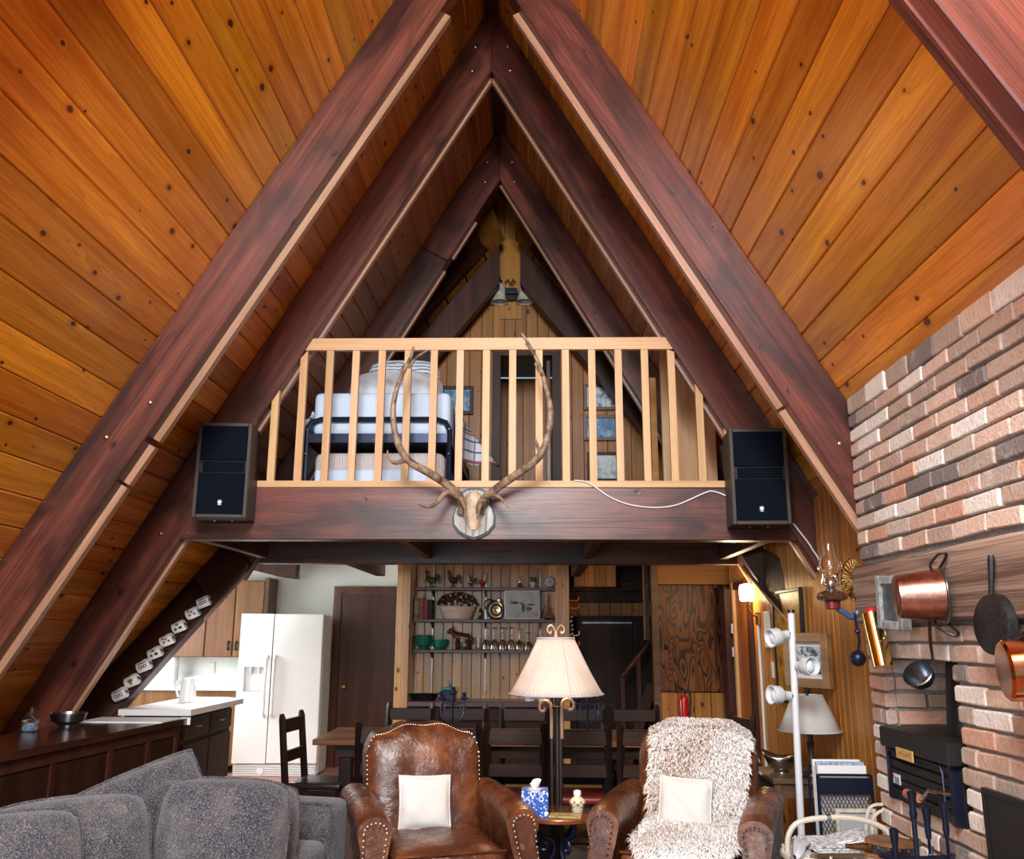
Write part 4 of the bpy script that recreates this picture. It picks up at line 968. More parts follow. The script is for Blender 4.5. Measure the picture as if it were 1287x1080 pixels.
rl = [(Q(3.35, 0), 3.35, 0.79), (Q(3.35, .016), 3.35, 0.79), (Q(6.58, .016), 6.58, 0.79), (Q(6.58, 0), 6.58, 0.79)]
MB().add(rl + [(x_, y_, 0.85) for x_, y_, _ in rl], BOXF).build('top_rail', 'brown_jamb', lc, False)
MB().box((-2.78, 6.28, 0.9), (-2.20, 6.62, 0.906)).build('kitchen_reflection', 'white_laminate', lc, False)  # white sheet imitating the bright kitchen's reflection in the dark top
MB().box((-2.225, 6.632, 0.855), (-2.14, 6.64, 0.905)).build('white_edge', 'white_laminate', lc, False)
# bowl and crystal jar on it
bw = thing('metal_bowl', 'blue-grey metal bowl on the dark cabinet end', 'bowl', (-2.72, 6.02, 0.90))
MB().shell([(0.0, 0.0), (0.05, 0.0), (0.052, 0.008), (0.10, 0.035), (0.115, 0.085), (0.111, 0.085), (0.095, 0.04), (0.045, 0.014), (0, 0.012)], (-2.72, 6.02, 0.90), 24).build('bowl_body', 'dull_steel', bw)
js = thing('glass_jar', 'small cut glass jar with metal lid left of the metal bowl', 'jar', (-2.78, 5.68, 0.90))
MB().box((-2.82, 5.64, 0.90), (-2.74, 5.72, 0.985), c=0.012).build('jar_body', 'glass', js, False)
MB().box((-2.812, 5.648, 0.905), (-2.748, 5.712, 0.955), c=0.008).build('contents', 'paper_blue', js, False)
MB().lathe([(0.03, 0), (0.035, 0.01), (0.02, 0.03), (0.012, 0.045), (0.018, 0.055), (0, 0.065)], (-2.78, 5.68, 0.985), 12).build('lid', 'steel', js)

# white peninsula
pn = thing('kitchen_peninsula', 'kitchen peninsula cabinet with dark drawers and white top', 'cabinet', (-2.6, 7.5, 0))
MB().prism([(-2.27, 6.98), (-2.27, 8.22), (-2.5, 8.38), (-2.83, 8.38), (-2.83, 6.98)], 0.885, 0.93, 2).build('worktop', 'white_laminate', pn, False)
MB().prism([(-2.36, 7.03), (-2.36, 8.16), (-2.80, 8.16), (-2.80, 7.03)], 0.08, 0.882, 2).build('carcass', 'dark_cabinet', pn, False)
MB().box((-2.80, 7.06, 0.0), (-2.42, 8.1, 0.08)).build('kick', 'black_plastic', pn, False)
for a, b in ((7.06, 7.60), (7.62, 8.14)):
    dr = MB().box((-2.36, a, 0.70), (-2.338, b, 0.855), c=0.005).build('drawer', 'oak_cabinet' if False else 'dark_cabinet', pn, False)
    MB().tube([(-2.34, (a + b) / 2 - 0.04, 0.78), (-2.318, (a + b) / 2 - 0.03, 0.78), (-2.318, (a + b) / 2 + 0.03, 0.78), (-2.34, (a + b) / 2 + 0.04, 0.78)], 0.007, 6).build('pull', 'steel', dr)
    MB().box((-2.36, a, 0.10), (-2.338, b, 0.66), c=0.005).build('cupboard_door', 'dark_cabinet', pn, False)
ks = thing('white_kettle', 'white electric kettle on the white kitchen peninsula', 'kettle', (-2.60, 7.75, 0.93))
MB().lathe([(0.068, 0), (0.072, 0.01), (0.070, 0.02), (0.066, 0.10), (0.056, 0.17), (0.05, 0.19), (0.02, 0.20), (0, 0.20)], (-2.60, 7.75, 0.93), 20).build('kettle_body', 'white_enamel', ks)
MB().tube([(-2.66, 7.75, 1.09), (-2.70, 7.75, 1.10), (-2.705, 7.75, 1.04), (-2.68, 7.75, 0.97)], 0.010, 8).build('handle', 'white_enamel', ks)
MB().tube([(-2.55, 7.75, 1.08), (-2.525, 7.75, 1.11)], [0.02, 0.012], 8).build('spout', 'white_enamel', ks)

# fridge
fr = thing('refrigerator', 'white side-by-side refrigerator with dispenser in the left door', 'refrigerator', (-2.45, 9.9, 0))
fx0, fx1, fy = -2.90, -1.985, 9.93
MB().box((fx0 + 0.005, fy + 0.07, 0.03), (fx1, fy + 0.40, 1.70), c=0.012).build('body', 'fridge_side', fr, False)
fm = fx0 + 0.365
dl = MB()
# left door with a recess for the dispenser
rx0, rx1, rz0, rz1 = fx0 + 0.07, fx0 + 0.30, 0.88, 1.14
dl.box((fx0, fy, 0.145), (fm - 0.004, fy + 0.06, rz0)); dl.box((fx0, fy, rz1), (fm - 0.004, fy + 0.06, 1.71))
dl.box((fx0, fy, rz0), (rx0, fy + 0.06, rz1)); dl.box((rx1, fy, rz0), (fm - 0.004, fy + 0.06, rz1)); dl.box((rx0, fy + 0.05, rz0), (rx1, fy + 0.06, rz1))
dlo = dl.build('freezer_door', 'white_enamel', fr, False)
ds = MB().box((rx0 - 0.012, fy - 0.006, rz1), (rx1 + 0.012, fy + 0.002, rz1 + 0.10), c=0.004).build('dispenser_panel', 'white_enamel', dlo, False)
MB().box((rx0, fy + 0.02, rz0), (rx1, fy + 0.05, rz0 + 0.012)).build('drip_tray', 'dispenser_grey', dlo, False)
for xx in (rx0 + 0.07, rx0 + 0.16): MB().tube([(xx, fy + 0.03, rz1), (xx, fy + 0.025, rz1 - 0.07)], [0.028, 0.016], 10).build('nozzle', 'dispenser_grey', dlo)
MB().box((fx0 + 0.03, fy - 0.002, rz0 - 0.03), (fx0 + 0.33, fy + 0.001, rz0 - 0.024)).build('seam', 'dispenser_grey', dlo, False)
dro = MB().box((fm + 0.004, fy, 0.145), (fx1, fy + 0.06, 1.71), c=0.01).build('fridge_door', 'white_enamel', fr, False)
for xx, pr in ((fm - 0.045, dlo), (fm + 0.045, dro)):
    MB().tube([(xx, fy, 0.62), (xx, fy - 0.045, 0.66), (xx, fy - 0.055, 0.95), (xx, fy - 0.045, 1.22), (xx, fy, 1.26)], 0.016, 8).build('door_handle', 'white_enamel', pr)
gr = MB().box((fx0 + 0.01, fy + 0.03, 0.01), (fx1 - 0.01, fy + 0.07, 0.135)).build('toe_grille', 'dispenser_grey', fr, False)
for k in range(5): MB().box((fx0 + 0.02, fy + 0.018, 0.022 + k * 0.023), (fx1 - 0.02, fy + 0.032, 0.034 + k * 0.023)).build('louvre', 'white_enamel', gr, False)
MB().lathe([(0.036, 0), (0.036, 0.012)], (0, 0, 0), 18, Matrix.Translation((fx0 + 0.31, fy + 0.02, 0.072)) @ Euler((PI / 2, 0, 0)).to_matrix().to_4x4()).build('filter_cap', 'white_enamel', gr, False)

# upper wall cabinet, back counter, outlet
uc = thing('wall_cabinet', 'oak wall cabinet with two doors left of the refrigerator', 'cabinet', (-3.4, 10.5, 1.22))
MB().box((-4.1, 10.40, 1.23), (-2.78, 10.715, 2.10)).build('carcass', 'oak_cabinet', uc, False)
MB().box((-2.79, 10.36, 1.20), (-2.745, 10.715, 2.13)).build('end_panel', 'walnut_door', uc, False)
for a, b, hx in ((-3.45, -3.135, -3.175), (-3.125, -2.80, -3.085)):
    dd = MB().box((a, 10.375, 1.235), (b, 10.40, 2.09), c=0.006).build('cabinet_door', 'oak_cabinet', uc, False)
    MB().tube([(hx, 10.375, 1.31), (hx, 10.35, 1.325), (hx, 10.345, 1.36), (hx, 10.35, 1.395), (hx, 10.375, 1.41)], [0.008, 0.014, 0.010, 0.014, 0.008], 8).build('handle', 'black_iron', dd)
MB().box((-4.1, 10.375, 1.235), (-3.46, 10.40, 2.09), c=0.006).build('cabinet_door', 'oak_cabinet', uc, False)
bc = thing('base_cabinet', 'white-topped kitchen counter along the back wall', 'cabinet', (-3.7, 10.4, 0))
MB().box((-4.55, 10.12, 0.1), (-2.93, 10.71, 0.875)).build('carcass', 'oak_cabinet', bc, False)
MB().box((-4.58, 10.08, 0.878), (-2.925, 10.715, 0.915), c=0.006).build('worktop', 'white_laminate', bc, False)
MB().box((-4.58, 10.695, 0.915), (-2.925, 10.717, 1.02)).build('splashback', 'white_laminate', bc, False)
ot = thing('power_outlet', 'ivory power outlet on the kitchen splash wall', 'outlet', (-3.47, 10.715, 1.05))
pl = MB().box((-3.51, 10.708, 1.04), (-3.43, 10.719, 1.165), c=0.003).build('plate', 'outlet_ivory', ot, False)
for zz_ in (1.075, 1.13): MB().box((-3.486, 10.704, zz_ - 0.015), (-3.454, 10.709, zz_ + 0.015)).build('socket', 'white_paint', pl, False)
solo(MB().lathe([(0.07, 0), (0.07, 0.34), (0.06, 0.35)], (-3.85, 10.5, 0.915), 18), 'paper_towel_roll', 'paper', 'white paper towel roll standing on the back kitchen counter', 'paper towel')
# ================================================================== DISPLAY SHELVES
SY0, SY1 = 10.05, 10.31
shz = {1: 2.012, 2: 1.662, 3: 1.332}
for k, lab in ((1, 'top display shelf with the rooster figurines'), (2, 'middle display shelf with the planter and picture'), (3, 'lower display shelf with the teal cups and stemware')):
    t = thing('wall_shelf', lab, 'shelf', (-0.2, 10.2, shz[k] - 0.03), group='display shelves')
    MB().box((-1.005, SY0, shz[k] - 0.032), (0.575, SY1, shz[k]), c=0.004).build('shelf_board', 'stained_shelf', t, False)
    for xx in (-0.82, -0.22, 0.40): MB().prism([(SY1, shz[k] - 0.034), (SY0 + 0.06, shz[k] - 0.034), (SY1, shz[k] - 0.10)], xx - 0.006, xx + 0.006, 0).build('bracket', 'black_iron', t, False)
for xx, lab in ((-0.82, 'left slotted shelf standard on the pine boards'), (-0.22, 'middle slotted shelf standard on the pine boards'), (0.40, 'right slotted shelf standard on the pine boards')):
    solo(MB().box((xx - 0.006, 10.308, 0.85), (xx + 0.006, 10.319, 2.30)), 'shelf_standard', 'dull_steel', lab, 'shelf rail', 'shelf standards', False)
# --- top shelf: figurines
z1, z2, z3 = shz[1], shz[2], shz[3]
def bird(label, x, z, s, cols, flip=1, tail=True):
    t = thing('rooster_figurine', label, 'figurine', (x, 10.18, z), group='top shelf figurines')
    MB().lathe([(0.035 * s, 0), (0.035 * s, 0.012 * s)], (x, 10.18, z), 12).build('base', cols[3], t, False)
    for k in (-1, 1): MB().tube([(x + k * 0.012 * s, 10.18, z + 0.01 * s), (x + k * 0.010 * s, 10.18, z + 0.06 * s)], 0.006 * s, 6).build('leg', cols[3], t)
    MB().ball((x, 10.18, z + 0.085 * s), (0.05 * s, 0.03 * s, 0.038 * s), 12, 8).build('body', cols[0], t)
    MB().tube([(x - flip * 0.03 * s, 10.18, z + 0.10 * s), (x - flip * 0.045 * s, 10.18, z + 0.14 * s), (x - flip * 0.048 * s, 10.18, z + 0.165 * s)], [0.026 * s, 0.017 * s, 0.014 * s], 10).build('neck', cols[1], t)
    h = MB().ball((x - flip * 0.05 * s, 10.18, z + 0.175 * s), 0.018 * s, 10, 6).build('head', cols[1], t)
    MB().prism([(x - flip * 0.04 * s, z + 0.19 * s), (x - flip * 0.05 * s, z + 0.208 * s), (x - flip * 0.058 * s, z + 0.195 * s), (x - flip * 0.066 * s, z + 0.200 * s), (x - flip * 0.066 * s, z + 0.184 * s)], 10.176, 10.184, 1).build('comb', 'berry_red', h, False)
    MB().tube([(x - flip * 0.065 * s, 10.18, z + 0.175 * s), (x - flip * 0.082 * s, 10.18, z + 0.17 * s)], [0.007 * s, 0.001], 6).build('beak', 'old_brass', h)
    if tail:
        for k in range(3): MB().tube(smooth_path([(x + flip * 0.03 * s, 10.18, z + 0.10 * s), (x + flip * (0.06 + 0.006 * k) * s, 10.18, z + (0.15 - 0.02 * k) * s), (x + flip * (0.085 + 0.004 * k) * s, 10.18, z + (0.12 - 0.035 * k) * s)]), 0.008 * s, 6).build('tail_feather', cols[2], t)
bird('green and blue feathered rooster figurine, leftmost on the top shelf', -0.838, z1, 1.0, ('foliage_green', 'tan_leather', 'blue_iron', 'stone_dark'))
bird('dark brown rooster figurine, second on the top shelf', -0.588, z1, 0.98, ('stone_dark', 'frame_brown', 'stone_dark', 'tan_leather'))
bird('speckled silver hen figurine, third on the top shelf', -0.383, z1, 0.75, ('dull_steel', 'paper', 'stone_dark', 'stone_dark'))
bird('small white and red hen figurine, fourth on the top shelf', -0.258, z1, 0.78, ('berry_red', 'paper', 'berry_red', 'stone_dark'), -1, False)
t = thing('hand_bell', 'small glass hand bell on the top shelf', 'bell', (0.170, 10.18, z1))
MB().shell([(0.032, 0), (0.030, 0.02), (0.020, 0.045), (0.006, 0.06), (0.004, 0.06), (0.016, 0.043), (0.027, 0.018)], (0.170, 10.18, z1), 16).build('bell_cup', 'steel', t)
MB().lathe([(0.005, 0.058), (0.008, 0.075), (0.005, 0.095), (0.009, 0.115), (0.004, 0.135), (0, 0.137)], (0.170, 10.18, z1), 10).build('handle', 'steel', t)
t = thing('potted_plant', 'tiny plant in a white pot on the top shelf', 'plant', (0.321, 10.18, z1))
MB().lathe([(0.018, 0), (0.02, 0.01), (0.034, 0.06), (0.036, 0.065)], (0.321, 10.18, z1), 14).build('pot', 'white_enamel', t)
fo = MB(); rr = random.Random(5)
for k in range(14): fo.ball((0.321 + rr.uniform(-.028, .028), 10.18 + rr.uniform(-.02, .02), z1 + 0.08 + rr.uniform(-.012, .035)), (0.012, 0.012, 0.014), 6, 4)
fo.build('leaves', 'foliage_green', t)
t = thing('alarm_clock', 'small round clock with white face at the right of the top shelf', 'clock', (0.507, 10.16, z1))
R90 = Euler((PI / 2, 0, 0)).to_matrix().to_4x4()
ccx, ccz = 0.507, z1 + 0.066
MB().lathe([(0.060, -0.02), (0.063, 0.0), (0.060, 0.016), (0.054, 0.018)], (0, 0, 0), 24, Matrix.Translation((ccx, 10.16, ccz)) @ R90).build('case', 'steel', t)
fc = MB().lathe([(0.054, 0.012), (0.054, 0.019)], (0, 0, 0), 24, Matrix.Translation((ccx, 10.16, ccz)) @ R90).build('clock_face', 'paper', t, False)
for k in range(12):
    q = k * PI / 6; MB().box((-0.0015, 10.138, 0.042), (0.0015, 10.1415, 0.050), Matrix.Translation((ccx, 0, ccz)) @ Euler((0, q, 0)).to_matrix().to_4x4()).build('hour_mark', 'ink', fc, False)
MB().box((-0.002, 10.136, -0.005), (0.002, 10.139, 0.036), Matrix.Translation((ccx, 0, ccz)) @ Euler((0, 0.1, 0)).to_matrix().to_4x4()).build('minute_hand', 'ink', fc, False)
MB().box((-0.0025, 10.136, -0.005), (0.0025, 10.139, 0.026), Matrix.Translation((ccx, 0, ccz)) @ Euler((0, 1.5, 0)).to_matrix().to_4x4()).build('hour_hand', 'ink', fc, False)
for k in (-1, 1): MB().ball((ccx + k * 0.03, 10.16, z1 + 0.006), 0.008, 6, 4).build('foot', 'steel', t)
# --- middle shelf
bx = -1.008
for w, h, m_, lab in ((0.048, 0.235, 'grey_book', 'grey and red spined book, leftmost on the middle shelf'), (0.044, 0.232, 'tan_book', 'banded tan and red book, second on the middle shelf'), (0.046, 0.210, 'rose_book', 'rose red book, third on the middle shelf'), (0.040, 0.215, 'dark_book', 'dark book leaning in the shade beside the rose book')):
    t = thing('book', lab, 'book', (bx + w / 2, 10.17, z2), group='books on the middle shelf')
    MB().box((bx, 10.09, z2), (bx + w, 10.095, z2 + h)).build('spine', m_, t, False)
    for q in (bx, bx + w - 0.004): MB().box((q, 10.095, z2), (q + 0.004, 10.25, z2 + h)).build('cover', m_, t, False)
    MB().box((bx + 0.004, 10.096, z2 + 0.004), (bx + w - 0.004, 10.246, z2 + h - 0.005)).build('pages', 'paper', t, False)
    if m_ in ('tan_book', 'grey_book'):
        for q in ((0.03, 0.06, 0.09, 0.12) if m_ == 'tan_book' else (0.20, 0.02)):
            MB().box((bx - 0.0005, 10.0885, z2 + q), (bx + w + 0.0005, 10.092, z2 + q + (0.012 if m_ == 'tan_book' else 0.03))).build('spine_band', 'red_book', t, False)
    bx += w + 0.006
t = thing('flower_planter', 'pale pink oval planter full of dried red berries and foliage', 'planter', (-0.526, 10.17, z2))
pc = (-0.534, 10.17, z2)
scl = Matrix.Translation(pc) @ Matrix.Diagonal((1, 0.55, 1, 1))
MB().shell([(0.0, 0.0), (0.155, 0.0), (0.185, 0.085), (0.195, 0.088), (0.205, 0.14), (0.195, 0.14), (0.185, 0.10), (0.0, 0.10)], (0, 0, 0), 28, scl).build('pot', 'terracotta_pink', t)
fo = MB(); rr = random.Random(9)
for k in range(260):
    a = rr.uniform(0, 2 * PI); r = rr.uniform(0, 1) ** 0.6; e = math.sqrt(max(0, 1 - r * r))
    p = (pc[0] + 0.225 * r * math.cos(a), pc[1] + 0.115 * r * math.sin(a), pc[2] + 0.135 + 0.145 * e + rr.uniform(-.02, .02))
    fo.ball(p, (rr.uniform(.008, .02), rr.uniform(.008, .015), rr.uniform(.008, .02)), 5, 4)
tag(fo.build('foliage', 'foliage', t), None, kind='stuff')
for k in range(34):
    a = rr.uniform(PI, 2 * PI); r = rr.uniform(0.1, 0.95); e = math.sqrt(max(0, 1 - r * r))
    p = (pc[0] + 0.23 * r * math.cos(a), pc[1] + 0.125 * r * math.sin(a), pc[2] + 0.14 + 0.155 * e)
    MB().ball(p, rr.uniform(.009, .015), 7, 5).build('berry', 'berry_red' if k % 3 else 'berry_white', t)
t = thing('brass_ornament', 'small brass ornament right of the planter', 'ornament', (-0.276, 10.17, z2))
MB().lathe([(0.026, 0), (0.028, 0.01), (0.016, 0.03), (0.024, 0.06), (0.022, 0.085), (0.010, 0.105), (0.014, 0.118), (0, 0.13)], (-0.276, 10.17, z2), 14).build('turned_body', 'old_brass', t)
t = thing('silver_flask', 'round silver canteen with black strap on the middle shelf', 'canteen', (-0.106, 10.16, z2))
fcx, fcz = -0.106, z2 + 0.105
Mx = Matrix.Translation((fcx, 10.17, fcz)) @ Euler((0, 0, 0.35)).to_matrix().to_4x4() @ R90
MB().lathe([(0.06, -0.045), (0.098, -0.03), (0.108, 0.0), (0.098, 0.03), (0.085, 0.038)], (0, 0, 0), 28, Mx).build('body', 'stone_dark', t)
dsk = MB(); dsk.lathe([(0.088, 0.034), (0.090, 0.042), (0.070, 0.043), (0.066, 0.036), (0.050, 0.036), (0.047, 0.044), (0.028, 0.045), (0.024, 0.038), (0.0, 0.040)], (0, 0, 0), 28, Mx); dsk.build('face_disc', 'steel', t)
MB().lathe([(0.022, 0.0), (0.024, 0.03), (0.012, 0.04)], (fcx + 0.045, 10.17, fcz + 0.09), 12).build('cap', 'steel', t)
MB().tube(smooth_path([(fcx - 0.10, 10.16, fcz + 0.01), (fcx - 0.12, 10.15, fcz + 0.07), (fcx - 0.08, 10.15, fcz + 0.115), (fcx - 0.02, 10.16, fcz + 0.10)]), 0.009, 6).build('strap', 'black_leather', t)
t = picture('framed_photograph', 'white framed grey landscape photograph standing on the middle shelf', (0.201, 10.13, z2 + 0.162), 0.40, 0.318, 'print_grey', 'badge_white', 0.014, tilt=-0.05, dep=0.016)
for dx, dz, rx_, rz_ in ((-0.085, 0.02, 0.05, 0.016), (0.01, -0.035, 0.018, 0.05), (0.075, -0.045, 0.035, 0.022), (0.10, 0.0, 0.045, 0.010), (-0.01, 0.015, 0.012, 0.015)):
    MB().ball((dx, -0.019, dz), (rx_, 0.002, rz_), 10, 6).build('printed_shape', 'frame_brown', t, True, local=True)
t = thing('glass_decanter', 'tall clear glass decanter right of the framed photograph', 'decanter', (0.481, 10.17, z2))
MB().shell([(0.0, 0.0), (0.078, 0.0), (0.082, 0.02), (0.05, 0.10), (0.026, 0.16), (0.020, 0.25), (0.026, 0.28), (0.023, 0.28), (0.017, 0.25), (0.022, 0.16), (0.046, 0.10), (0.078, 0.022), (0.0, 0.006)], (0.481, 10.17, z2), 20).build('bottle', 'glass', t)
# --- lower shelf
def cup(label, x, r, h, foot, hx):
    t = thing('teal_cup', label, 'cup', (x, 10.15, z3), group='teal cups')
    MB().shell([(0, 0), (r * 0.55, 0), (r * 0.5, foot), (r * 0.8, foot + 0.015), (r, h * 0.75), (r * 1.02, h), (r * 0.96, h), (r * 0.9, h * 0.6), (r * 0.5, foot + 0.02), (0, foot + 0.016)], (x, 10.15, z3), 24).build('cup_bowl', 'teal_glaze', t)
    zc = z3 + h * 0.62
    MB().tube(smooth_path([(x - r * 0.9, 10.15, zc + hx), (x - r * 1.15, 10.15, zc + hx * 1.1), (x - r * 1.15 - hx * 0.8, 10.15, zc), (x - r * 1.1, 10.15, zc - hx), (x - r * 0.75, 10.15, zc - hx * 1.1)]), 0.009, 8).build('handle', 'teal_glaze', t)
cup('large teal footed cup, leftmost on the lower shelf', -0.910, 0.092, 0.158, 0.032, 0.042)
cup('smaller teal cup beside the large teal cup', -0.722, 0.086, 0.110, 0.010, 0.022)
t = thing('cow_figurine', 'brown painted cow figurine on the lower shelf', 'figurine', (-0.481, 10.16, z3))
cx_, cy_ = -0.472, 10.16
def qb(c, r, nm, m_='cow', par=t): return MB().ball(c, r, 12, 8).build(nm, m_, par)
plain('cow', (0.16, 0.042, 0.016, 1), 0.25, nscale=14, namt=0.35, coat=0.4)
body = MB(); body.tube(smooth_path([(cx_ - 0.075, cy_, z3 + 0.135), (cx_ - 0.03, cy_, z3 + 0.14), (cx_ + 0.04, cy_, z3 + 0.125), (cx_ + 0.085, cy_, z3 + 0.12)]), [0.045, 0.05, 0.053, 0.053, 0.052, 0.05, 0.05, 0.05, 0.05, 0.052, 0.052, 0.05, 0.035], 12)
body.tube([(cx_ - 0.06, cy_, z3 + 0.145), (cx_ - 0.10, cy_, z3 + 0.185), (cx_ - 0.125, cy_, z3 + 0.205)], [0.04, 0.03, 0.028], 10)
body.tube([(cx_ - 0.115, cy_, z3 + 0.212), (cx_ - 0.15, cy_, z3 + 0.19), (cx_ - 0.165, cy_, z3 + 0.18)], [0.032, 0.024, 0.018], 10)
for dx in (-0.065, -0.045, 0.06, 0.08): body.tube([(cx_ + dx, cy_ + (0.018 if dx in (-0.045, 0.08) else -0.018), z3 + 0.10), (cx_ + dx, cy_ + (0.018 if dx in (-0.045, 0.08) else -0.018), z3 + 0.04), (cx_ + dx, cy_ + (0.018 if dx in (-0.045, 0.08) else -0.018), z3)], [0.022, 0.014, 0.013], 8)
body.build('body', 'cow', t)
for k in (-1, 1):
    MB().tube([(cx_ - 0.105, cy_ + k * 0.02, z3 + 0.23), (cx_ - 0.10, cy_ + k * 0.035, z3 + 0.245), (cx_ - 0.11, cy_ + k * 0.03, z3 + 0.26)], [0.008, 0.006, 0.002], 6).build('horn', 'stone_dark', t)
MB().tube([(cx_ + 0.10, cy_, z3 + 0.14), (cx_ + 0.125, cy_, z3 + 0.13), (cx_ + 0.125, cy_, z3 + 0.06)], [0.010, 0.007, 0.010], 6).build('tail', 'stone_dark', t)
MB().box((cx_ - 0.02, cy_ - 0.015, z3), (cx_ + 0.045, cy_ + 0.015, z3 + 0.035), c=0.008).build('grass_base', 'foliage_green', t)
MB().ball((cx_ + 0.012, cy_ - 0.046, z3 + 0.10), (0.032, 0.012, 0.034), 10, 6).build('painted_patch', 'print_pale', t)
# upturned stemware
def stem(label, x, h, r, y):
    t = thing('wine_glass', label, 'glass', (x, y, z3), group='upturned stemware')
    MB().shell([(r, 0.0), (r * 1.05, h * 0.18), (r * 0.8, h * 0.38), (0.006, h * 0.47), (0.005, h * 0.95), (0.036, h), (0.036, h * 0.99), (0.004, h * 0.93), (0.003, h * 0.46), (r * 0.72, h * 0.36), (r * 0.98, h * 0.18), (r * 0.94, 0.0)], (x, y, z3), 14).build('upturned_glass', 'glass', t)
gl = ['first upturned wine glass right of the cut tumbler', 'second upturned wine glass from the left', 'third upturned wine glass from the left', 'fourth upturned wine glass from the left', 'fifth upturned wine glass, slightly shorter', 'sixth upturned glass, short cocktail type', 'last upturned glass beside the lamp shade']
for k, (px, h) in enumerate(((-0.204, 0.245), (-0.115, 0.245), (-0.017, 0.245), (0.081, 0.245), (0.170, 0.23), (0.267, 0.19), (0.365, 0.155))):
    stem(gl[k], px, h, 0.042, 10.14)
solo(MB().lathe([(0.030, 0), (0.034, 0.02), (0.034, 0.12), (0.036, 0.135), (0.030, 0.135), (0.028, 0.02)], (-0.285, 10.14, z3), 12), 'cut_tumbler', 'glass', 'tall cut glass tumbler at the left of the stemware', 'glass')
# --- sideboard and things on it
sb = thing('sideboard', 'dark stained sideboard below the display shelves', 'sideboard', (-0.2, 10.1, 0))
MB().box((-1.01, 9.86, 0.06), (0.585, 10.30, 0.735)).build('carcass', 'dark_cabinet', sb, False)
MB().box((-1.015, 9.82, 0.745), (0.60, 10.31, 0.80), c=0.006).build('top', 'stained_shelf', sb, False)
for k in range(4):
    a = -1.0 + k * 0.395
    dw = MB().box((a + 0.01, 9.845, 0.60), (a + 0.385, 9.86, 0.73), c=0.004).build('drawer', 'dark_cabinet', sb, False)
    MB().ball((a + 0.197, 9.835, 0.665), 0.013, 8, 6).build('knob', 'black_iron', dw)
    MB().box((a + 0.01, 9.845, 0.08), (a + 0.385, 9.86, 0.585), c=0.004).build('cupboard_door', 'dark_cabinet', sb, False)
zs = 0.80
t = thing('black_tray_basket', 'black handled tray basket on the left of the sideboard', 'basket', (-0.874, 10.05, zs))
Mx = Matrix.Translation((-0.874, 10.05, zs)) @ Matrix.Diagonal((1, 0.6, 1, 1))
MB().shell([(0, 0), (0.13, 0), (0.16, 0.06), (0.165, 0.065), (0.155, 0.06), (0.125, 0.01), (0, 0.008)], (0, 0, 0), 24, Mx).build('tray', 'black_iron', t)
for k in (-1, 1): MB().tube(smooth_path([(-0.874 + k * 0.14, 10.0, zs + 0.05), (-0.874 + k * 0.185, 10.0, zs + 0.085), (-0.874 + k * 0.19, 10.08, zs + 0.085), (-0.874 + k * 0.14, 10.1, zs + 0.05)]), 0.007, 6).build('handle', 'black_iron', t)
t = thing('teal_box', 'small dark teal box with lid on the sideboard', 'box', (-0.606, 10.1, zs))
MB().box((-0.606 - 0.075, 10.05, zs), (-0.606 + 0.075, 10.2, zs + 0.10), c=0.006).build('box_body', 'blue_iron', t, False)
MB().box((-0.606 - 0.08, 10.045, zs + 0.10), (-0.606 + 0.08, 10.205, zs + 0.135), c=0.006).build('lid', 'teal_glaze', t, False)
for px, lab in ((0.285, 'striped cream mug on the sideboard left of the lamp pole'), (0.427, 'striped cream mug on the sideboard behind the lamp pole')):
    t = thing('mug', lab, 'mug', (px, 10.02, zs), group='mugs on the sideboard')
    MB().shell([(0, 0), (0.052, 0), (0.055, 0.01), (0.055, 0.11), (0.05, 0.11), (0.05, 0.012), (0, 0.01)], (px, 10.02, zs), 20).build('mug_body', 'white_enamel', t)
    for q in (0.025, 0.085): MB().shell([(0.0556, q), (0.0556, q + 0.008)], (px, 10.02, zs), 20).build('painted_band', 'grey_plastic', t)
    MB().tube(smooth_path([(px + 0.05, 10.02, zs + 0.09), (px + 0.085, 10.02, zs + 0.085), (px + 0.085, 10.02, zs + 0.03), (px + 0.05, 10.02, zs + 0.025)]), 0.007, 6).build('handle', 'white_enamel', t)

# ================================================================== REAR HALL
t = thing('wardrobe', 'very dark brown wardrobe at the back of the hall', 'wardrobe', (1.28, 10.6, 0))
MB().box((0.82, 10.42, 0), (1.80, 10.74, 1.70)).build('carcass', 'dark_cabinet', t, False)
for a, b in ((0.84, 1.46), (1.47, 1.79)): MB().box((a, 10.40, 0.04), (b, 10.42, 1.685), c=0.004).build('wardrobe_door', 'dark_cabinet', t, False)
MB().box((0.88, 10.385, 1.625), (1.45, 10.40, 1.645)).build('light_strip', 'dull_steel', t, False)
t = thing('pine_box', 'boxed-in pine panel hanging below the hall ceiling', 'panel', (1.03, 10.3, 2.02))
for k in range(4): MB().box((0.79 + k * 0.12, 10.25, 2.035), (0.907 + k * 0.12, 10.28, 2.44), c=0.004).build('board', 'pine_wall', t, False)
MB().box((0.79, 10.282, 2.035), (1.27, 10.60, 2.44)).build('box_core', 'yellow_plywood', t, False)
for k, (z_, m_) in enumerate(((1.87, 'orange_hook'), (1.79, 'orange_hook'), (1.50, 'old_brass'), (1.39, 'orange_hook'))):
    hk = MB().tube(smooth_path([(0.722, 9.93, z_), (0.78, 9.93, z_ - 0.01), (0.82, 9.93, z_ + 0.005), (0.825, 9.93, z_ + 0.04)]), 0.010, 6)
    solo(hk, 'coat_hook', m_, ['topmost orange coat hook on the right pine post', 'second orange coat hook on the right pine post', 'brass coat hook on the right pine post', 'lowest orange coat hook on the right pine post'][k], 'hook', 'coat hooks')
t = thing('chain_strand', 'hanging string of metal tags on the right pine post', 'ornament', (0.735, 9.92, 1.3))
rr = random.Random(2)
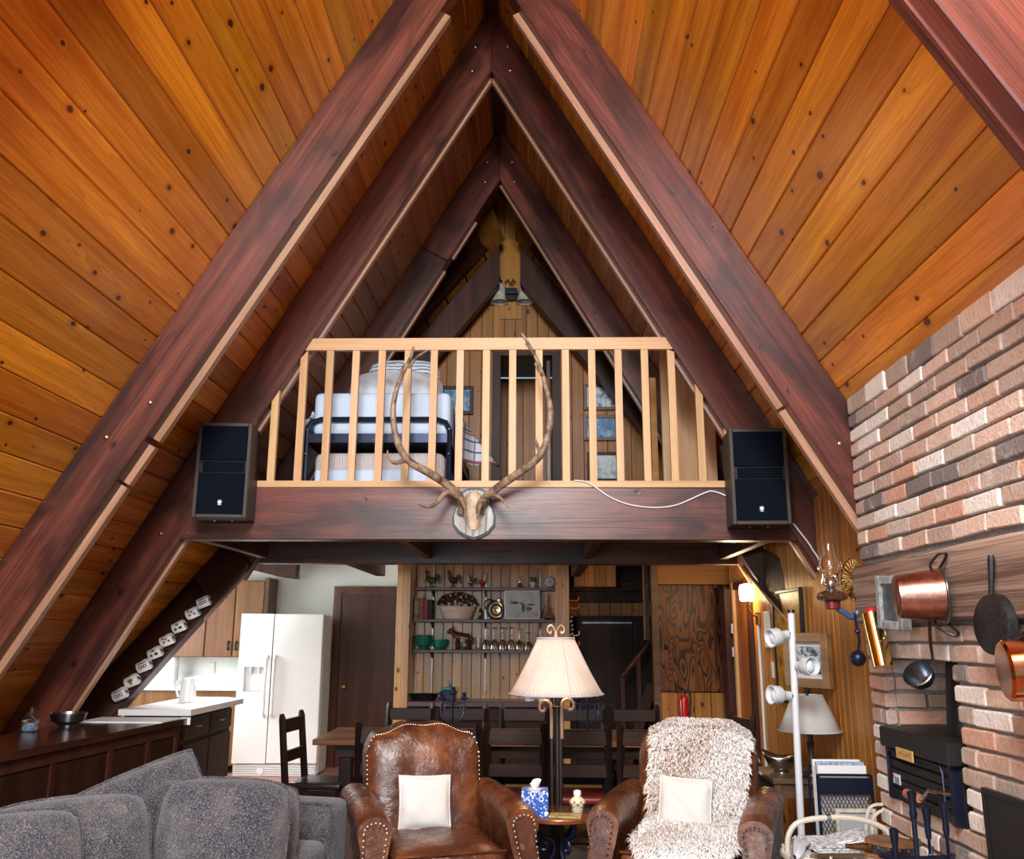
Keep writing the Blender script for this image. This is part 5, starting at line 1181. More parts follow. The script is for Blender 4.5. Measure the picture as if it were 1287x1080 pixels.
for k in range(9): MB().ball((0.735 + rr.uniform(-.01, .02), 9.91, 1.33 + k * 0.045), (0.018, 0.008, 0.022), 8, 5).build('tag', 'dull_steel', t)
# stair with handrail
st = thing('staircase', 'steep hall staircase rising away to the right', 'staircase', (1.45, 9.9, 0))
for k in range(5): MB().box((1.24 + k * 0.07, 9.92 + k * 0.07, 0.17 * k + 0.13), (1.58, 10.2 + k * 0.04, 0.17 * k + 0.17)).build('tread', 'brown_jamb', st, False)
MB().prism([(1.22, 0), (1.30, 0), (1.60, 0.85), (1.60, 1.0), (1.53, 1.0)], 9.86, 9.90, 1).build('stringer', 'brown_jamb', st, False)
MB().tube([(1.275, 9.85, 1.06), (1.605, 9.85, 1.455)], 0.026, 8).build('handrail', 'stained_beam', st)
for x_, z0, z1_ in ((1.275, 0.0, 1.06), (1.45, 0.5, 1.27)): MB().box((x_ - 0.022, 9.83, z0), (x_ + 0.022, 9.87, z1_)).build('newel', 'brown_jamb', st, False)
solo(MB().box((1.575, 9.55, 0), (1.645, 9.66, 2.44)), 'hall_post', 'frame_brown', 'dark post left of the wavy plywood panel', 'post', None, False)
for k in range(3): solo(MB().box((1.50 + k * 0.025, 9.68 + 0.02 * k, 1.45), (1.518 + k * 0.025, 9.72 + 0.02 * k, 2.44)), 'hall_strip', 'frame_brown', ['left', 'middle', 'right'][k] + ' narrow vertical strip beside the hall post', 'trim', 'hall strips', False)
# closet front: wavy ply, pale ply above, pine boards below
cf = thing('closet_front', 'closet front of wavy-grained plywood with pine base at the hall end', 'closet', (2.0, 9.65, 0))
MB().box((1.65, 9.62, 0.93), (2.42, 9.65, 2.02)).build('wavy_panel', 'wavy_plywood', cf, False)
MB().box((1.65, 9.625, 2.03), (2.42, 9.65, 2.44)).build('upper_panel', 'yellow_plywood', cf, False)
for k in range(4): MB().box((1.652 + k * 0.17, 9.61, 0), (1.65 + (k + 1) * 0.17 - 0.002, 9.645, 0.92), c=0.004).build('board', 'pine_wall', cf, False)
MB().tube(smooth_path([(1.70, 9.60, 1.40), (1.74, 9.57, 1.385), (1.70, 9.575, 1.36), (1.77, 9.59, 1.41)]), 0.008, 6).build('latch', 'dull_steel', cf)
# extinguisher
fx = thing('fire_extinguisher', 'red fire extinguisher on the pine closet base', 'fire extinguisher', (1.87, 9.52, 0.58))
MB().lathe([(0.04, 0), (0.05, 0.01), (0.05, 0.26), (0.042, 0.30), (0.02, 0.325), (0.018, 0.34)], (1.87, 9.54, 0.58), 18).build('cylinder', 'red_paint', fx)
MB().lathe([(0.022, 0.34), (0.022, 0.37)], (1.87, 9.54, 0.58), 10).build('valve', 'black_plastic', fx)
MB().tube([(1.87, 9.53, 0.955), (1.82, 9.51, 0.98), (1.79, 9.51, 0.965)], 0.012, 6).build('lever', 'black_plastic', fx)
MB().tube(smooth_path([(1.88, 9.53, 0.94), (1.925, 9.52, 0.94), (1.935, 9.52, 0.86), (1.925, 9.52, 0.70)]), 0.010, 6).build('hose', 'black_plastic', fx)
MB().shell([(0.0506, 0.02), (0.0506, 0.11)], (1.87, 9.54, 0.58), 18).build('label_band', 'berry_white', fx)

# ================================================================== RIGHT PINE WALL
kx = 2.312
d = bpy.data.objects.new('door_3', None); COL.objects.link(d); d.location = (kx, 8.5, 0); WM['door_3'] = Matrix.Translation((kx, 8.5, 0)); d['kind'] = 'structure'
MB().box((2.27, 8.20, 0), (2.311, 8.29, 1.98)).build('jamb', 'brown_jamb', d, False)
MB().box((2.265, 8.29, 1.93), (2.311, 8.80, 2.0)).build('head', 'brown_jamb', d, False)
MB().box((2.285, 8.29, 0.0), (2.311, 8.78, 1.93)).build('door_leaf', 'orange_door', d, False)
MB().box((2.26, 8.80, 0), (2.311, 8.86, 2.0)).build('jamb', 'rail_pine_upright', d, False)
for z_ in (1.30, 1.52): MB().tube([(2.255, 8.84, z_), (2.255, 8.84, z_ + 0.09)], 0.02, 8).build('hinge', 'steel', d)
MB().box((2.20, 8.90, 0), (2.311, 9.13, 1.95)).build('inner_jamb', 'brown_jamb', d, False)
# lit wall lamp with cord cover
wl = thing('wall_lamp', 'lit wall lamp glowing beside the orange door', 'wall lamp', (2.27, 8.0, 1.6))
MB().lathe([(0.05, 0), (0.062, 0.01), (0.068, 0.10), (0.06, 0.14), (0.03, 0.15)], (2.215, 8.0, 1.795), 16).build('glass_shade', 'lit_lamp_glass', wl)
MB().lathe([(0.022, -0.05), (0.03, 0.0)], (2.215, 8.0, 1.795), 12).build('socket', 'old_brass', wl)
MB().box((2.285, 7.955, 1.59), (2.311, 8.045, 1.70), c=0.004).build('switch_box', 'old_brass', wl, False)
MB().tube([(2.30, 8.0, 1.66), (2.25, 8.0, 1.68), (2.215, 8.0, 1.745)], 0.010, 8).build('arm', 'old_brass', wl)
MB().tube([(2.30, 8.0, 1.60), (2.30, 8.0, 0.02)], 0.012, 8).build('cord_cover', 'rope_white', wl)
lp = bpy.data.lights.new('wall_lamp_light', 'POINT'); lp.energy = 12; lp.color = (1.0, 0.72, 0.40); lp.shadow_soft_size = 0.06
lpo = bpy.data.objects.new('wall_lamp_light', lp); COL.objects.link(lpo); lpo.location = (2.13, 8.12, 1.87)
# thermostat and switch plates
solo(MB().box((2.29, 7.62, 1.40), (2.311, 7.78, 1.70), c=0.006), 'wall_phone', 'outlet_ivory', 'ivory intercom unit on the pine wall below the wall lamp', 'intercom', None, False)
solo(MB().box((2.302, 7.60, 1.16), (2.312, 7.66, 1.29), c=0.002), 'switch_plate', 'outlet_ivory', 'small ivory switch plate on the pine wall', 'switch', None, False)
picture('large_picture', 'large golden picture in a black frame on the pine wall behind the pole lamp', (2.311, 7.05, 1.42), 0.78, 0.86, 'print_gold', 'black_iron', 0.025, normal='-x')
picture('tilted_picture', 'gold framed print of winter trees hanging by the rafter foot', (2.305, 6.28, 1.34), 0.40, 0.36, 'print_trees', 'frame_gold_wood', 0.06, normal='-x', mat_border=0.03, dep=0.05)
bpy.data.objects['tilted_picture'].rotation_euler = (0, 0, -PI / 2 + 0.5); bpy.data.objects['tilted_picture'].location = (2.21, 6.25, 1.34)
# ================================================================== DINING
dt = thing('dining_table', 'long wooden dining table under the loft', 'table', (0.25, 6.9, 0))
tx0, tx1, ty0, ty1 = -1.22, 1.62, 6.52, 7.36
for k in range(5): MB().box((tx0, ty0 + k * 0.168 + 0.001, 0.735), (tx1, ty0 + (k + 1) * 0.168 - 0.001, 0.775), c=0.004).build('plank', 'table_wood', dt, False)
MB().box((tx0 + 0.15, ty0 + 0.08, 0.65), (tx1 - 0.15, ty1 - 0.08, 0.733)).build('apron', 'chair_slat_wood', dt, False)
for a in (tx0 + 0.22, tx1 - 0.22):
    for b in (ty0 + 0.14, ty1 - 0.14): MB().box((a - 0.045, b - 0.045, 0.0), (a + 0.045, b + 0.045, 0.65), c=0.006).build('leg', 'chair_wood', dt, False)

def dining_chair(pad):
    # local: faces +y, back at -y, base at the origin
    t = thing('dining_chair', '', 'chair')
    for k in (-1, 1):
        # back post raked backwards above the seat
        p = [(k * 0.185 - 0.019, -0.20), (k * 0.185 + 0.019, -0.20)]
        mb = MB().tube([(k * 0.185, -0.215, 0.0), (k * 0.185, -0.20, 0.45), (k * 0.185, -0.25, 0.90), (k * 0.185, -0.256, 0.935)], [0.027, 0.028, 0.026, 0.016], 4)
        mb.build('back_post', 'chair_wood', t, False, local=True)
        MB().tube([(k * 0.185, 0.19, 0.0), (k * 0.185, 0.19, 0.42)], 0.027, 4).build('leg', 'chair_wood', t, False, local=True)
        MB().box((k * 0.185 - 0.012, -0.20, 0.16), (k * 0.185 + 0.012, 0.19, 0.195)).build('stretcher', 'chair_wood', t, False, local=True)
        MB().box((k * 0.185 - 0.012, -0.19, 0.37), (k * 0.185 + 0.012, 0.19, 0.425)).build('seat_rail', 'chair_wood', t, False, local=True)
    for z0, z1, dy in ((0.80, 0.895, -0.243), (0.60, 0.68, -0.222)):
        MB().box((-0.175, dy - 0.012, z0), (0.175, dy + 0.012, z1), c=0.004).build('slat', 'chair_slat_wood', t, False, local=True)
    for yy in (-0.19, 0.18): MB().box((-0.17, yy - 0.012, 0.37), (0.17, yy + 0.012, 0.425)).build('seat_rail', 'chair_wood', t, False, local=True)
    MB().box((-0.17, 0.0 - 0.012, 0.165), (0.17, 0.012, 0.195)).build('stretcher', 'chair_wood', t, False, local=True)
    MB().box((-0.19, -0.185, 0.425), (0.19, 0.205, 0.475), c=0.02).build('seat_pad', pad, t, True, local=True)
    return t
red = dining_chair('red_leather'); blk = dining_chair('black_leather')
used = {}
def place_chair(src, x, y, rz, label, group):
    o = src if src.name not in used else copy_tree(src)
    used[src.name] = 1
    o.location = (x, y, 0); o.rotation_euler = (0, 0, rz); o['label'] = label; o['group'] = group; o['category'] = 'chair'
g = 'dining chairs on the near side of the table'
for x_, lab in ((-0.62, 'dark ladderback chair with its back to us, hidden behind the left leather armchair'), (-0.20, 'dark ladderback chair with its back to us, right post showing beside the left armchair'), (0.215, 'dark ladderback chair with red seat directly left of the lamp pole'), (0.64, 'dark ladderback chair with red seat directly right of the lamp pole'), (1.085, 'dark ladderback chair with red seat partly behind the sheepskin armchair')):
    place_chair(red, x_, 6.32, 0.0 + random.uniform(-.03, .03), lab, g)
g = 'dining chairs on the far side of the table'
for x_, lab in ((-0.70, 'far-side dining chair, first from the kitchen end'), (-0.26, 'far-side dining chair, second from the kitchen, behind the left candelabra'), (0.255, 'far-side dining chair, third from the kitchen end'), (0.725, 'far-side dining chair behind the right candelabra'), (1.17, 'far-side dining chair, fifth from the kitchen end')):
    place_chair(red, x_, 7.50, PI + random.uniform(-.03, .03), lab, g)
place_chair(blk, -1.20, 6.78, -PI / 2 - 0.12, 'dark ladderback chair with black seat at the kitchen end of the table', 'dining chairs at the table ends')
place_chair(blk, 1.66, 7.0, PI / 2 + 0.25, 'dark ladderback chair at the stair end of the table', 'dining chairs at the table ends')

def candelabra(label, x, y):
    t = thing('candelabra', label, 'candelabra', (x, y, 0.775), group='iron candelabra on the dining table')
    MB().lathe([(0.055, 0), (0.05, 0.008), (0.012, 0.02), (0.009, 0.03)], (x, y, 0.775), 14).build('foot', 'blue_iron', t)
    MB().tube([(x, y, 0.79), (x, y, 1.07)], 0.008, 8).build('stem', 'blue_iron', t)
    for k in (-1, 1):
        MB().tube(smooth_path([(x, y, 0.87), (x + k * 0.05, y, 0.875), (x + k * 0.085, y, 0.92), (x + k * 0.085, y, 1.03)]), 0.007, 6).build('arm', 'blue_iron', t)
        MB().tube(smooth_path([(x + k * 0.01, y, 0.98), (x + k * 0.05, y, 0.99), (x + k * 0.055, y, 0.95), (x + k * 0.03, y, 0.94), (x + k * 0.03, y, 0.96)]), 0.005, 6).build('scroll', 'blue_iron', t)
    MB().tube([(x - 0.085, y, 1.0), (x + 0.085, y, 1.0)], 0.006, 6).build('crossbar', 'blue_iron', t)
    for dx, z_ in ((-0.085, 1.03), (0, 1.07), (0.085, 1.03)):
        dp = MB().lathe([(0.012, -0.01), (0.036, 0.0), (0.036, 0.006), (0.014, 0.008)], (x + dx, y, z_), 14).build('drip_pan', 'blue_iron', t)
        MB().lathe([(0.014, 0.006), (0.016, 0.045), (0.012, 0.045)], (x + dx, y, z_), 10).build('candle_cup', 'blue_iron', dp)
candelabra('iron candelabra on the dining table behind the left armchair', -0.27, 6.9)
candelabra('iron candelabra on the dining table right of the lamp', 0.735, 6.9)
# rugs
solo(MB().box((-1.6, 7.0, 0.012), (1.9, 9.55, 0.018)), 'area_rug', 'rug_yellow', 'mustard yellow rug under the dining table by the kitchen', 'rug', None, False)
solo(MB().box((-1.62, 7.55, 0.019), (-1.15, 8.6, 0.024)), 'rug_border', 'rug_green', 'dark green rug lying at the kitchen end of the dining table', 'rug', None, False)
solo(MB().box((-0.85, 5.75, 0.002), (1.75, 6.98, 0.010)), 'patterned_rug', 'rug_print', 'pale patterned rug under the near dining chairs', 'rug', None, False)

# ================================================================== ARMCHAIRS
def armchair(loc, rz, label):
    t = thing('leather_armchair', label, 'armchair', loc, rz, group='brown leather armchairs')
    # local: faces -y
    HW = 0.33
    def outline(n=48):
        pts = []
        for i in range(n + 1):
            u = -1 + 2 * i / n
            hump = 0.948 + 0.055 * math.exp(-(u / 0.52) ** 4) - 0.012 * math.cos(u * 6.0) * (1 - abs(u))
            edge = max(0, abs(u) - 0.80) / 0.20
            pts.append((HW * u, hump - 0.11 * edge ** 2.4))
        return pts
    ol = outline()
    def top(u):
        i = (u + 1) / 2 * 48; k = min(int(i), 47); f = i - k; return ol[k][1] * (1 - f) + ol[k + 1][1] * f
    lean = 0.20
    def back_pt(u, v, off):
        z = 0.40 + v * (top(u) - 0.40); y = 0.24 + (z - 0.40) * lean
        return (HW * (0.97 + 0.03 * v) * u, y - off, z)
    n = 26
    def front(a, b):
        u = a * 2 - 1
        e = max(0, 1 - abs(u) ** 5) ** 0.6 * max(0, 1 - b ** 7) ** 0.6
        wr = 0.006 * math.sin(9 * u + 5 * b) * math.sin(7 * b) * e
        return back_pt(u, b, 0.075 * e + 0.045 + wr)
    MB().grid(front, n, n).build('back_cushion', 'leather', t, True, local=True)
    sh = MB()
    sh.grid(lambda a, b: back_pt(a * 2 - 1, b, -0.10), n, 8)
    sh.grid(lambda a, b: back_pt(a * 2 - 1, 1.0, 0.045 - 0.145 * b), n, 3)
    for s_ in (-1, 1): sh.grid(lambda a, b: back_pt(s_, a, 0.045 - 0.145 * b), 8, 3)
    sh.build('back_shell', 'leather', t, True, local=True)
    # nail heads round the back
    st = MB(); m = 84
    for i in range(m):
        q = i / (m - 1)
        if q < 0.22: u, v = -0.985, q / 0.22
        elif q > 0.78: u, v = 0.985, (1 - q) / 0.22
        else: u, v = -0.985 + 1.97 * (q - 0.22) / 0.56, 1.0
        p = back_pt(u, 0.985 if v == 1.0 else v * 0.96, 0.050)
        st.ball(p, 0.0058, 5, 4)
    tag(st.build('back_nail_heads', 'nail_metal', t, True, local=True), None, kind='stuff')
    # seat
    MB().box((-0.33, -0.40, 0.14), (0.33, 0.36, 0.33), c=0.02).build('seat_frame', 'leather', t, True, local=True)
    sc = MB().box((-0.285, -0.43, 0.33), (0.285, 0.28, 0.475), c=0.055)
    sc.v = [(x, y, z + (0.03 * (1 - (x / 0.285) ** 2) * (1 - ((y + 0.07) / 0.36) ** 2) if z > 0.40 else 0)) for x, y, z in sc.v]
    def ctop(a, b):
        u = a * 2 - 1; v = b * 2 - 1
        e = (max(0, 1 - abs(u) ** 4) * max(0, 1 - abs(v) ** 4)) ** 0.5
        return (0.28 * u, -0.075 + 0.355 * v, 0.44 + 0.05 * e + 0.004 * math.sin(8 * u + 3 * v))
    so = MB().box((-0.285, -0.43, 0.33), (0.285, 0.28, 0.455), c=0.035).build('seat_cushion', 'leather', t, True, local=True)
    MB().grid(ctop, 18, 18).build('cushion_crown', 'leather', so, True, local=True)
    MB().tube([(-0.28, -0.428, 0.452), (0.28, -0.428, 0.452)], 0.006, 6).build('piping', 'leather', so, True, local=True)
    # arms: rounded scroll section swept along the depth, fronts bulging down and forward
    for s_ in (-1, 1):
        sec = []
        for i in range(25):
            q = -0.35 * PI + (1.70 * PI) * i / 24
            sec.append((0.082 * math.cos(q), 0.075 * math.sin(q)))
        def sect(y, k):
            # returns loop of points for depth y
            zt = 0.615 - 0.05 * k
            lp = []
            for i in range(21):
                q = PI * i / 20
                lp.append((s_ * 0.375 + 0.085 * math.cos(q), y, zt + 0.07 * math.sin(q)))
            flare = 0.03 * k
            lp += [(s_ * 0.375 - 0.066, y, zt - 0.09), (s_ * 0.375 - 0.055 + s_ * flare, y - 0.06 * k, 0.30), (s_ * 0.375 - 0.055 + s_ * flare, y - 0.10 * k, 0.10),
                   (s_ * 0.375 + 0.055 + s_ * flare, y - 0.10 * k, 0.10), (s_ * 0.375 + 0.055 + s_ * flare, y - 0.06 * k, 0.30), (s_ * 0.375 + 0.066, y, zt - 0.09)]
            return lp
        mb = MB(); loops = [sect(0.33, 0.0), sect(0.10, 0.0), sect(-0.12, 0.15), sect(-0.32, 0.5), sect(-0.38, 0.8), sect(-0.40, 1.0)]
        # soften the last loop
        L_ = len(loops[0]); vs_ = [p for lp in loops for p in lp]
        fs = [(i * L_ + j, i * L_ + (j + 1) % L_, (i + 1) * L_ + (j + 1) % L_, (i + 1) * L_ + j) for i in range(len(loops) - 1) for j in range(L_)]
        fs += [tuple(range(L_)), tuple((len(loops) - 1) * L_ + j for j in range(L_ - 1, -1, -1))]
        mb.add(vs_, fs); ao = mb.build('arm', 'leather', t, True, local=True, angle=0.9)
        # raised welt panel on the arm front and its double row of nails
        fl = sect(-0.40, 1.0)
        cx_ = sum(p[0] for p in fl[21:27]) / 6
        def fr(k, dz=0.0):
            out = []
            for i in range(0, 21): 
                q = PI * i / 20; out.append((s_ * 0.375 + 0.060 * k * math.cos(q), -0.412, 0.560 + 0.048 * k * math.sin(q)))
            out.append((s_ * 0.375 - 0.040 * k + s_ * 0.03, -0.475, 0.30)); out.append((s_ * 0.375 - 0.040 * k + s_ * 0.03, -0.512, 0.11))
            out.append((s_ * 0.375 + 0.040 * k + s_ * 0.03, -0.512, 0.11)); out.append((s_ * 0.375 + 0.040 * k + s_ * 0.03, -0.475, 0.30))
            return out
        pp = fr(0.72); n_ = len(pp)
        MB().add(pp + [(x, y + 0.02, z) for x, y, z in pp], [tuple(range(n_)), tuple(range(2 * n_ - 1, n_ - 1, -1))] + [(i, i + n_, (i + 1) % n_ + n_, (i + 1) % n_) for i in range(n_)]).build('arm_panel', 'leather', ao, True, local=True)
        st = MB()
        for sgn in (-1, 1):
            for i in range(22):
                f = i / 21
                if f < 0.5: z_ = 0.56 - f * 2 * 0.26; y_ = -0.418 - f * 2 * 0.06; xo = 0.056 - 0.016 * f * 2; sh_ = s_ * 0.03 * f * 2
                else: z_ = 0.30 - (f - 0.5) * 2 * 0.19; y_ = -0.478 - (f - 0.5) * 2 * 0.036; xo = 0.040; sh_ = s_ * 0.03
                st.ball((s_ * 0.375 + sgn * xo + sh_, y_, z_), 0.0058, 5, 4)
        for i in range(9):
            q = PI * i / 8; st.ball((s_ * 0.375 + 0.056 * math.cos(q), -0.418, 0.565 + 0.045 * math.sin(q)), 0.0058, 5, 4)
        tag(st.build('arm_nail_heads', 'nail_metal', ao, True, local=True), None, kind='stuff')
    for k in (-1, 1):
        for yy in (-0.36, 0.34): MB().tube([(k * 0.33, yy, 0.13), (k * 0.33, yy, 0.0)], [0.03, 0.02], 8).build('leg', 'chair_wood', t, True, local=True)
    return t
A1 = armchair((-0.20, 5.08, 0), 0.33, 'worn brown leather armchair with nail-head trim left of the lamp')
A2 = armchair((1.17, 5.08, 0), -0.33, 'brown leather armchair under the sheepskin, right of the lamp')
# white cushions on the chairs
def chair_mat(loc, rz): return Matrix.Translation(loc) @ Euler((0, 0, rz)).to_matrix().to_4x4()
def cushion(label, mw, lx, seed, rx=-0.25, ry=0.03, w=0.285, h=0.275, y=0.06, z=0.61):
    t = thing('white_cushion', label, 'cushion')
    mm = mw @ Matrix.Translation((lx, y, z)) @ Euler((rx, ry, 0)).to_matrix().to_4x4()
    o = MB().pillow(w, h, 0.10, mm, pinch=0.05, seed=seed).build('cushion_cover', 'white_cushion', t)
    e = []
    for q in range(41):
        a = q / 40 * 4; k = int(a) % 4; f = a - int(a)
        u, v = [(-1 + 2 * f, -1), (1, -1 + 2 * f), (1 - 2 * f, 1), (-1, 1 - 2 * f)][k]
        e.append(mm @ Vector((u * w / 2 * (1 - 0.05 * (1 - v * v)), 0, v * h / 2 * (1 - 0.05 * (1 - u * u)))))
    MB().tube(e, 0.005, 6, cap=False).build('piping', 'white_cushion', t)
cushion('square white cushion on the bare leather armchair', chair_mat((-0.20, 5.08, 0), 0.33), -0.035, 21)
cushion('square white cushion on the sheepskin armchair', chair_mat((1.17, 5.08, 0), -0.33), -0.03, 22, y=0.035)

# sheepskin: a hide draped over back and seat, covered in wool strands
def sheepskin():
    mw = chair_mat((1.17, 5.08, 0), -0.33)
    path = [(0.50, 0.75), (0.475, 0.94), (0.43, 1.005), (0.33, 1.0), (0.275, 0.93), (0.20, 0.75), (0.13, 0.56), (0.02, 0.515), (-0.20, 0.515), (-0.40, 0.50), (-0.475, 0.45), (-0.49, 0.34)]
    P = smooth_path([(0, a, b) for a, b in path], 6); N = len(P) - 1
    def wid(f):
        if f < 0.55: return 0.285 - 0.03 * f
        return 0.27 + 0.01 * math.sin(f * 9) - (0.14 * ((f - 0.80) / 0.2) ** 1.0 if f > 0.80 else 0)
    def surf(a, b):
        i = a * N; k = min(int(i), N - 1); q = P[k].lerp(P[k + 1], i - k)
        u = b * 2 - 1
        w_ = wid(a) * (1 + 0.06 * math.sin(17 * a + 2 * u))
        x = u * w_ + 0.015
        if a > 0.5: x += 0.02
        z = q.z; y = q.y
        if a < 0.5: z -= 0.06 * max(0, abs(u) - 0.6) * 2.5 * (1 if a < 0.35 else 0.3); y += 0.02 * u * u
        if 0.30 < a < 0.55: y -= 0.03
        return Vector((x, y, z))
    t = thing('sheepskin', 'fluffy cream and brown sheepskin draped over the right armchair', 'sheepskin')
    hb = MB().grid(lambda a, b: tuple(mw @ surf(a, b)), 60, 16)
    hide = hb.build('hide', 'white_cushion', t); hide.modifiers.new('solid', 'SOLIDIFY').thickness = 0.012
    rr = random.Random(31); vs_ = []; fs = []; tips = []
    for k in range(22000):
        a = rr.uniform(0.02, 1.0); b = rr.random()
        p = surf(a, b); du = surf(min(1, a + 0.01), b) - surf(max(0, a - 0.01), b); dv = surf(a, min(1, b + 0.02)) - surf(a, max(0, b - 0.02))
        nrm = dv.cross(du).normalized()
        c = Vector((0, 0.05, 0.45))
        if nrm.y > 0.2 and a > 0.25: nrm = -nrm
        if a < 0.16 and nrm.y < 0: nrm = -nrm
        if 0.16 <= a < 0.28 and nrm.z < 0: nrm = -nrm
        if a > 0.55 and a < 0.85 and nrm.z < 0: nrm = -nrm
        L_ = rr.uniform(0.024, 0.046) * (0.6 if 0.12 < a < 0.30 else 1.0)
        side = (b - 0.5) * 2
        dr = (nrm * 0.8 + Vector((rr.uniform(-.6, .6) + 0.5 * side * abs(side) ** 3, rr.uniform(-.3, .3), rr.uniform(-.75, .15)))).normalized()
        if a > 0.55 and a < 0.85: dr.z = abs(dr.z)
        q1 = p + dr * L_ * 0.55 + nrm * 0.008; q2 = p + dr * L_ + Vector((0, 0, -0.012))
        tng = dr.cross(nrm)
        if tng.length < 1e-3: tng = dv
        tng = tng.normalized() * rr.uniform(0.0025, 0.0048)
        n0 = len(vs_)
        vs_ += [mw @ (p - tng), mw @ (p + tng), mw @ (q1 + tng * 0.8), mw @ (q1 - tng * 0.8), mw @ q2]
        fs += [(n0, n0 + 1, n0 + 2, n0 + 3), (n0 + 3, n0 + 2, n0 + 4)]
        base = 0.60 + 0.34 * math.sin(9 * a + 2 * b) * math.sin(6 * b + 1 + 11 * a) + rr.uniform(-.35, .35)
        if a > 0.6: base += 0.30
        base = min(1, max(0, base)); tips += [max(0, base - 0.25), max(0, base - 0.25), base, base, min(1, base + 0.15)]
    me = bpy.data.meshes.new('wool'); me.from_pydata([tuple(v) for v in vs_], [], fs)
    at = me.attributes.new('tip', 'FLOAT', 'POINT'); at.data.foreach_set('value', tips)
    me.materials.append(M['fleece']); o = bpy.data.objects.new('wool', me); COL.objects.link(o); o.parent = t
    tag(o, None, kind='stuff')
sheepskin()

# ================================================================== SIDE TABLE AND FLOOR LAMP
lx, ly = 0.475, 5.10
tb = thing('side_table', 'round cherry side table on scrolled blue-black iron base', 'side table', (lx, ly, 0))
MB().lathe([(0.205, 0), (0.215, 0.006), (0.215, 0.020), (0.205, 0.026)], (lx, ly, 0.545), 40).build('table_top', 'cherry', tb)
MB().lathe([(0.09, 0), (0.09, 0.008)], (lx, ly, 0.536), 20).build('mount', 'blue_iron', tb, False)
for k in range(3):
    q = -PI / 2 + 0.5 + k * 2 * PI / 3; c_, s_ = math.cos(q), math.sin(q)
    pr = [(0.16, 0.535), (0.15, 0.49), (0.10, 0.455), (0.04, 0.43), (0.025, 0.38), (0.045, 0.33), (0.04, 0.25), (0.06, 0.16), (0.14, 0.09), (0.21, 0.02)]
    MB().tube(smooth_path([(lx + c_ * r, ly + s_ * r, z_) for r, z_ in pr]), 0.011, 8).build('scroll_leg', 'blue_iron', tb)
    pr = [(0.09, 0.45), (0.105, 0.42), (0.10, 0.39), (0.075, 0.385), (0.065, 0.405), (0.08, 0.42)]
    MB().tube(smooth_path([(lx + c_ * r, ly + s_ * r, z_) for r, z_ in pr]), 0.009, 8).build('curl', 'blue_iron', tb)
    pr = [(0.05, 0.31), (0.08, 0.31), (0.095, 0.28), (0.08, 0.25), (0.06, 0.26), (0.065, 0.28)]
    MB().tube(smooth_path([(lx + c_ * r, ly + s_ * r, z_) for r, z_ in pr]), 0.009, 8).build('curl', 'blue_iron', tb)
# tissue box, jar, coasters
zt_ = 0.571
tx = thing('tissue_box', 'blue and white floral tissue box on the side table', 'tissue box', (0.345, 5.02, zt_))
MB().box((0.275, 4.95, zt_), (0.415, 5.09, zt_ + 0.13), c=0.003).build('carton', 'blue_floral', tx, False)
MB().lathe([(0.035, 0.0), (0.035, 0.002)], (0.345, 5.02, zt_ + 0.129), 16).build('opening', 'paper', tx, False)
tis = MB(); rr = random.Random(12)
tis.grid(lambda a, b: (0.345 + (0.012 + 0.022 * b + 0.010 * math.sin(11 * a)) * math.cos(2 * PI * a) * 0.9, 5.02 + 0.02 * math.sin(2 * PI * a), zt_ + 0.128 + b * (0.040 + 0.012 * math.sin(9 * a))), 22, 4)
tis.build('tissue', 'tissue', tx)
jr = thing('ceramic_jar', 'small painted ceramic jar on the side table', 'jar', (0.575, 5.14, zt_))
MB().lathe([(0.030, 0), (0.033, 0.008), (0.026, 0.014), (0.040, 0.030), (0.044, 0.046), (0.034, 0.062), (0.020, 0.072), (0.018, 0.080)], (0.575, 5.14, zt_), 20).build('jar_body', 'jar_yellow', jr)
MB().lathe([(0.020, 0.080), (0.022, 0.086), (0.020, 0.104), (0.008, 0.108)], (0.575, 5.14, zt_), 16).build('lid', 'white_enamel', jr)
for k in range(7):
    q = -PI / 2 + (k - 3) * 0.42; MB().ball((0.575 + 0.0425 * math.cos(q), 5.14 + 0.0425 * math.sin(q), zt_ + 0.045 + 0.006 * (-1) ** k), (0.007, 0.007, 0.006), 6, 4).build('painted_flower', 'blue_iron' if k % 2 else 'handle_wood', jr)
jb = MB().shell([(0.034, 0.0085), (0.034, 0.013)], (0.575, 5.14, zt_), 20); jb.build('blue_rim', 'sticker_blue', jr)
ct = MB().box((-0.085, -0.05, 0), (0.085, 0.05, 0.010), Matrix.Translation((0.505, 4.985, zt_)) @ Euler((0, 0, -0.12)).to_matrix().to_4x4(), c=0.002)
solo(ct, 'coaster_booklet', 'coaster_print', 'gold patterned booklet lying on the side table', 'booklet', None, False)
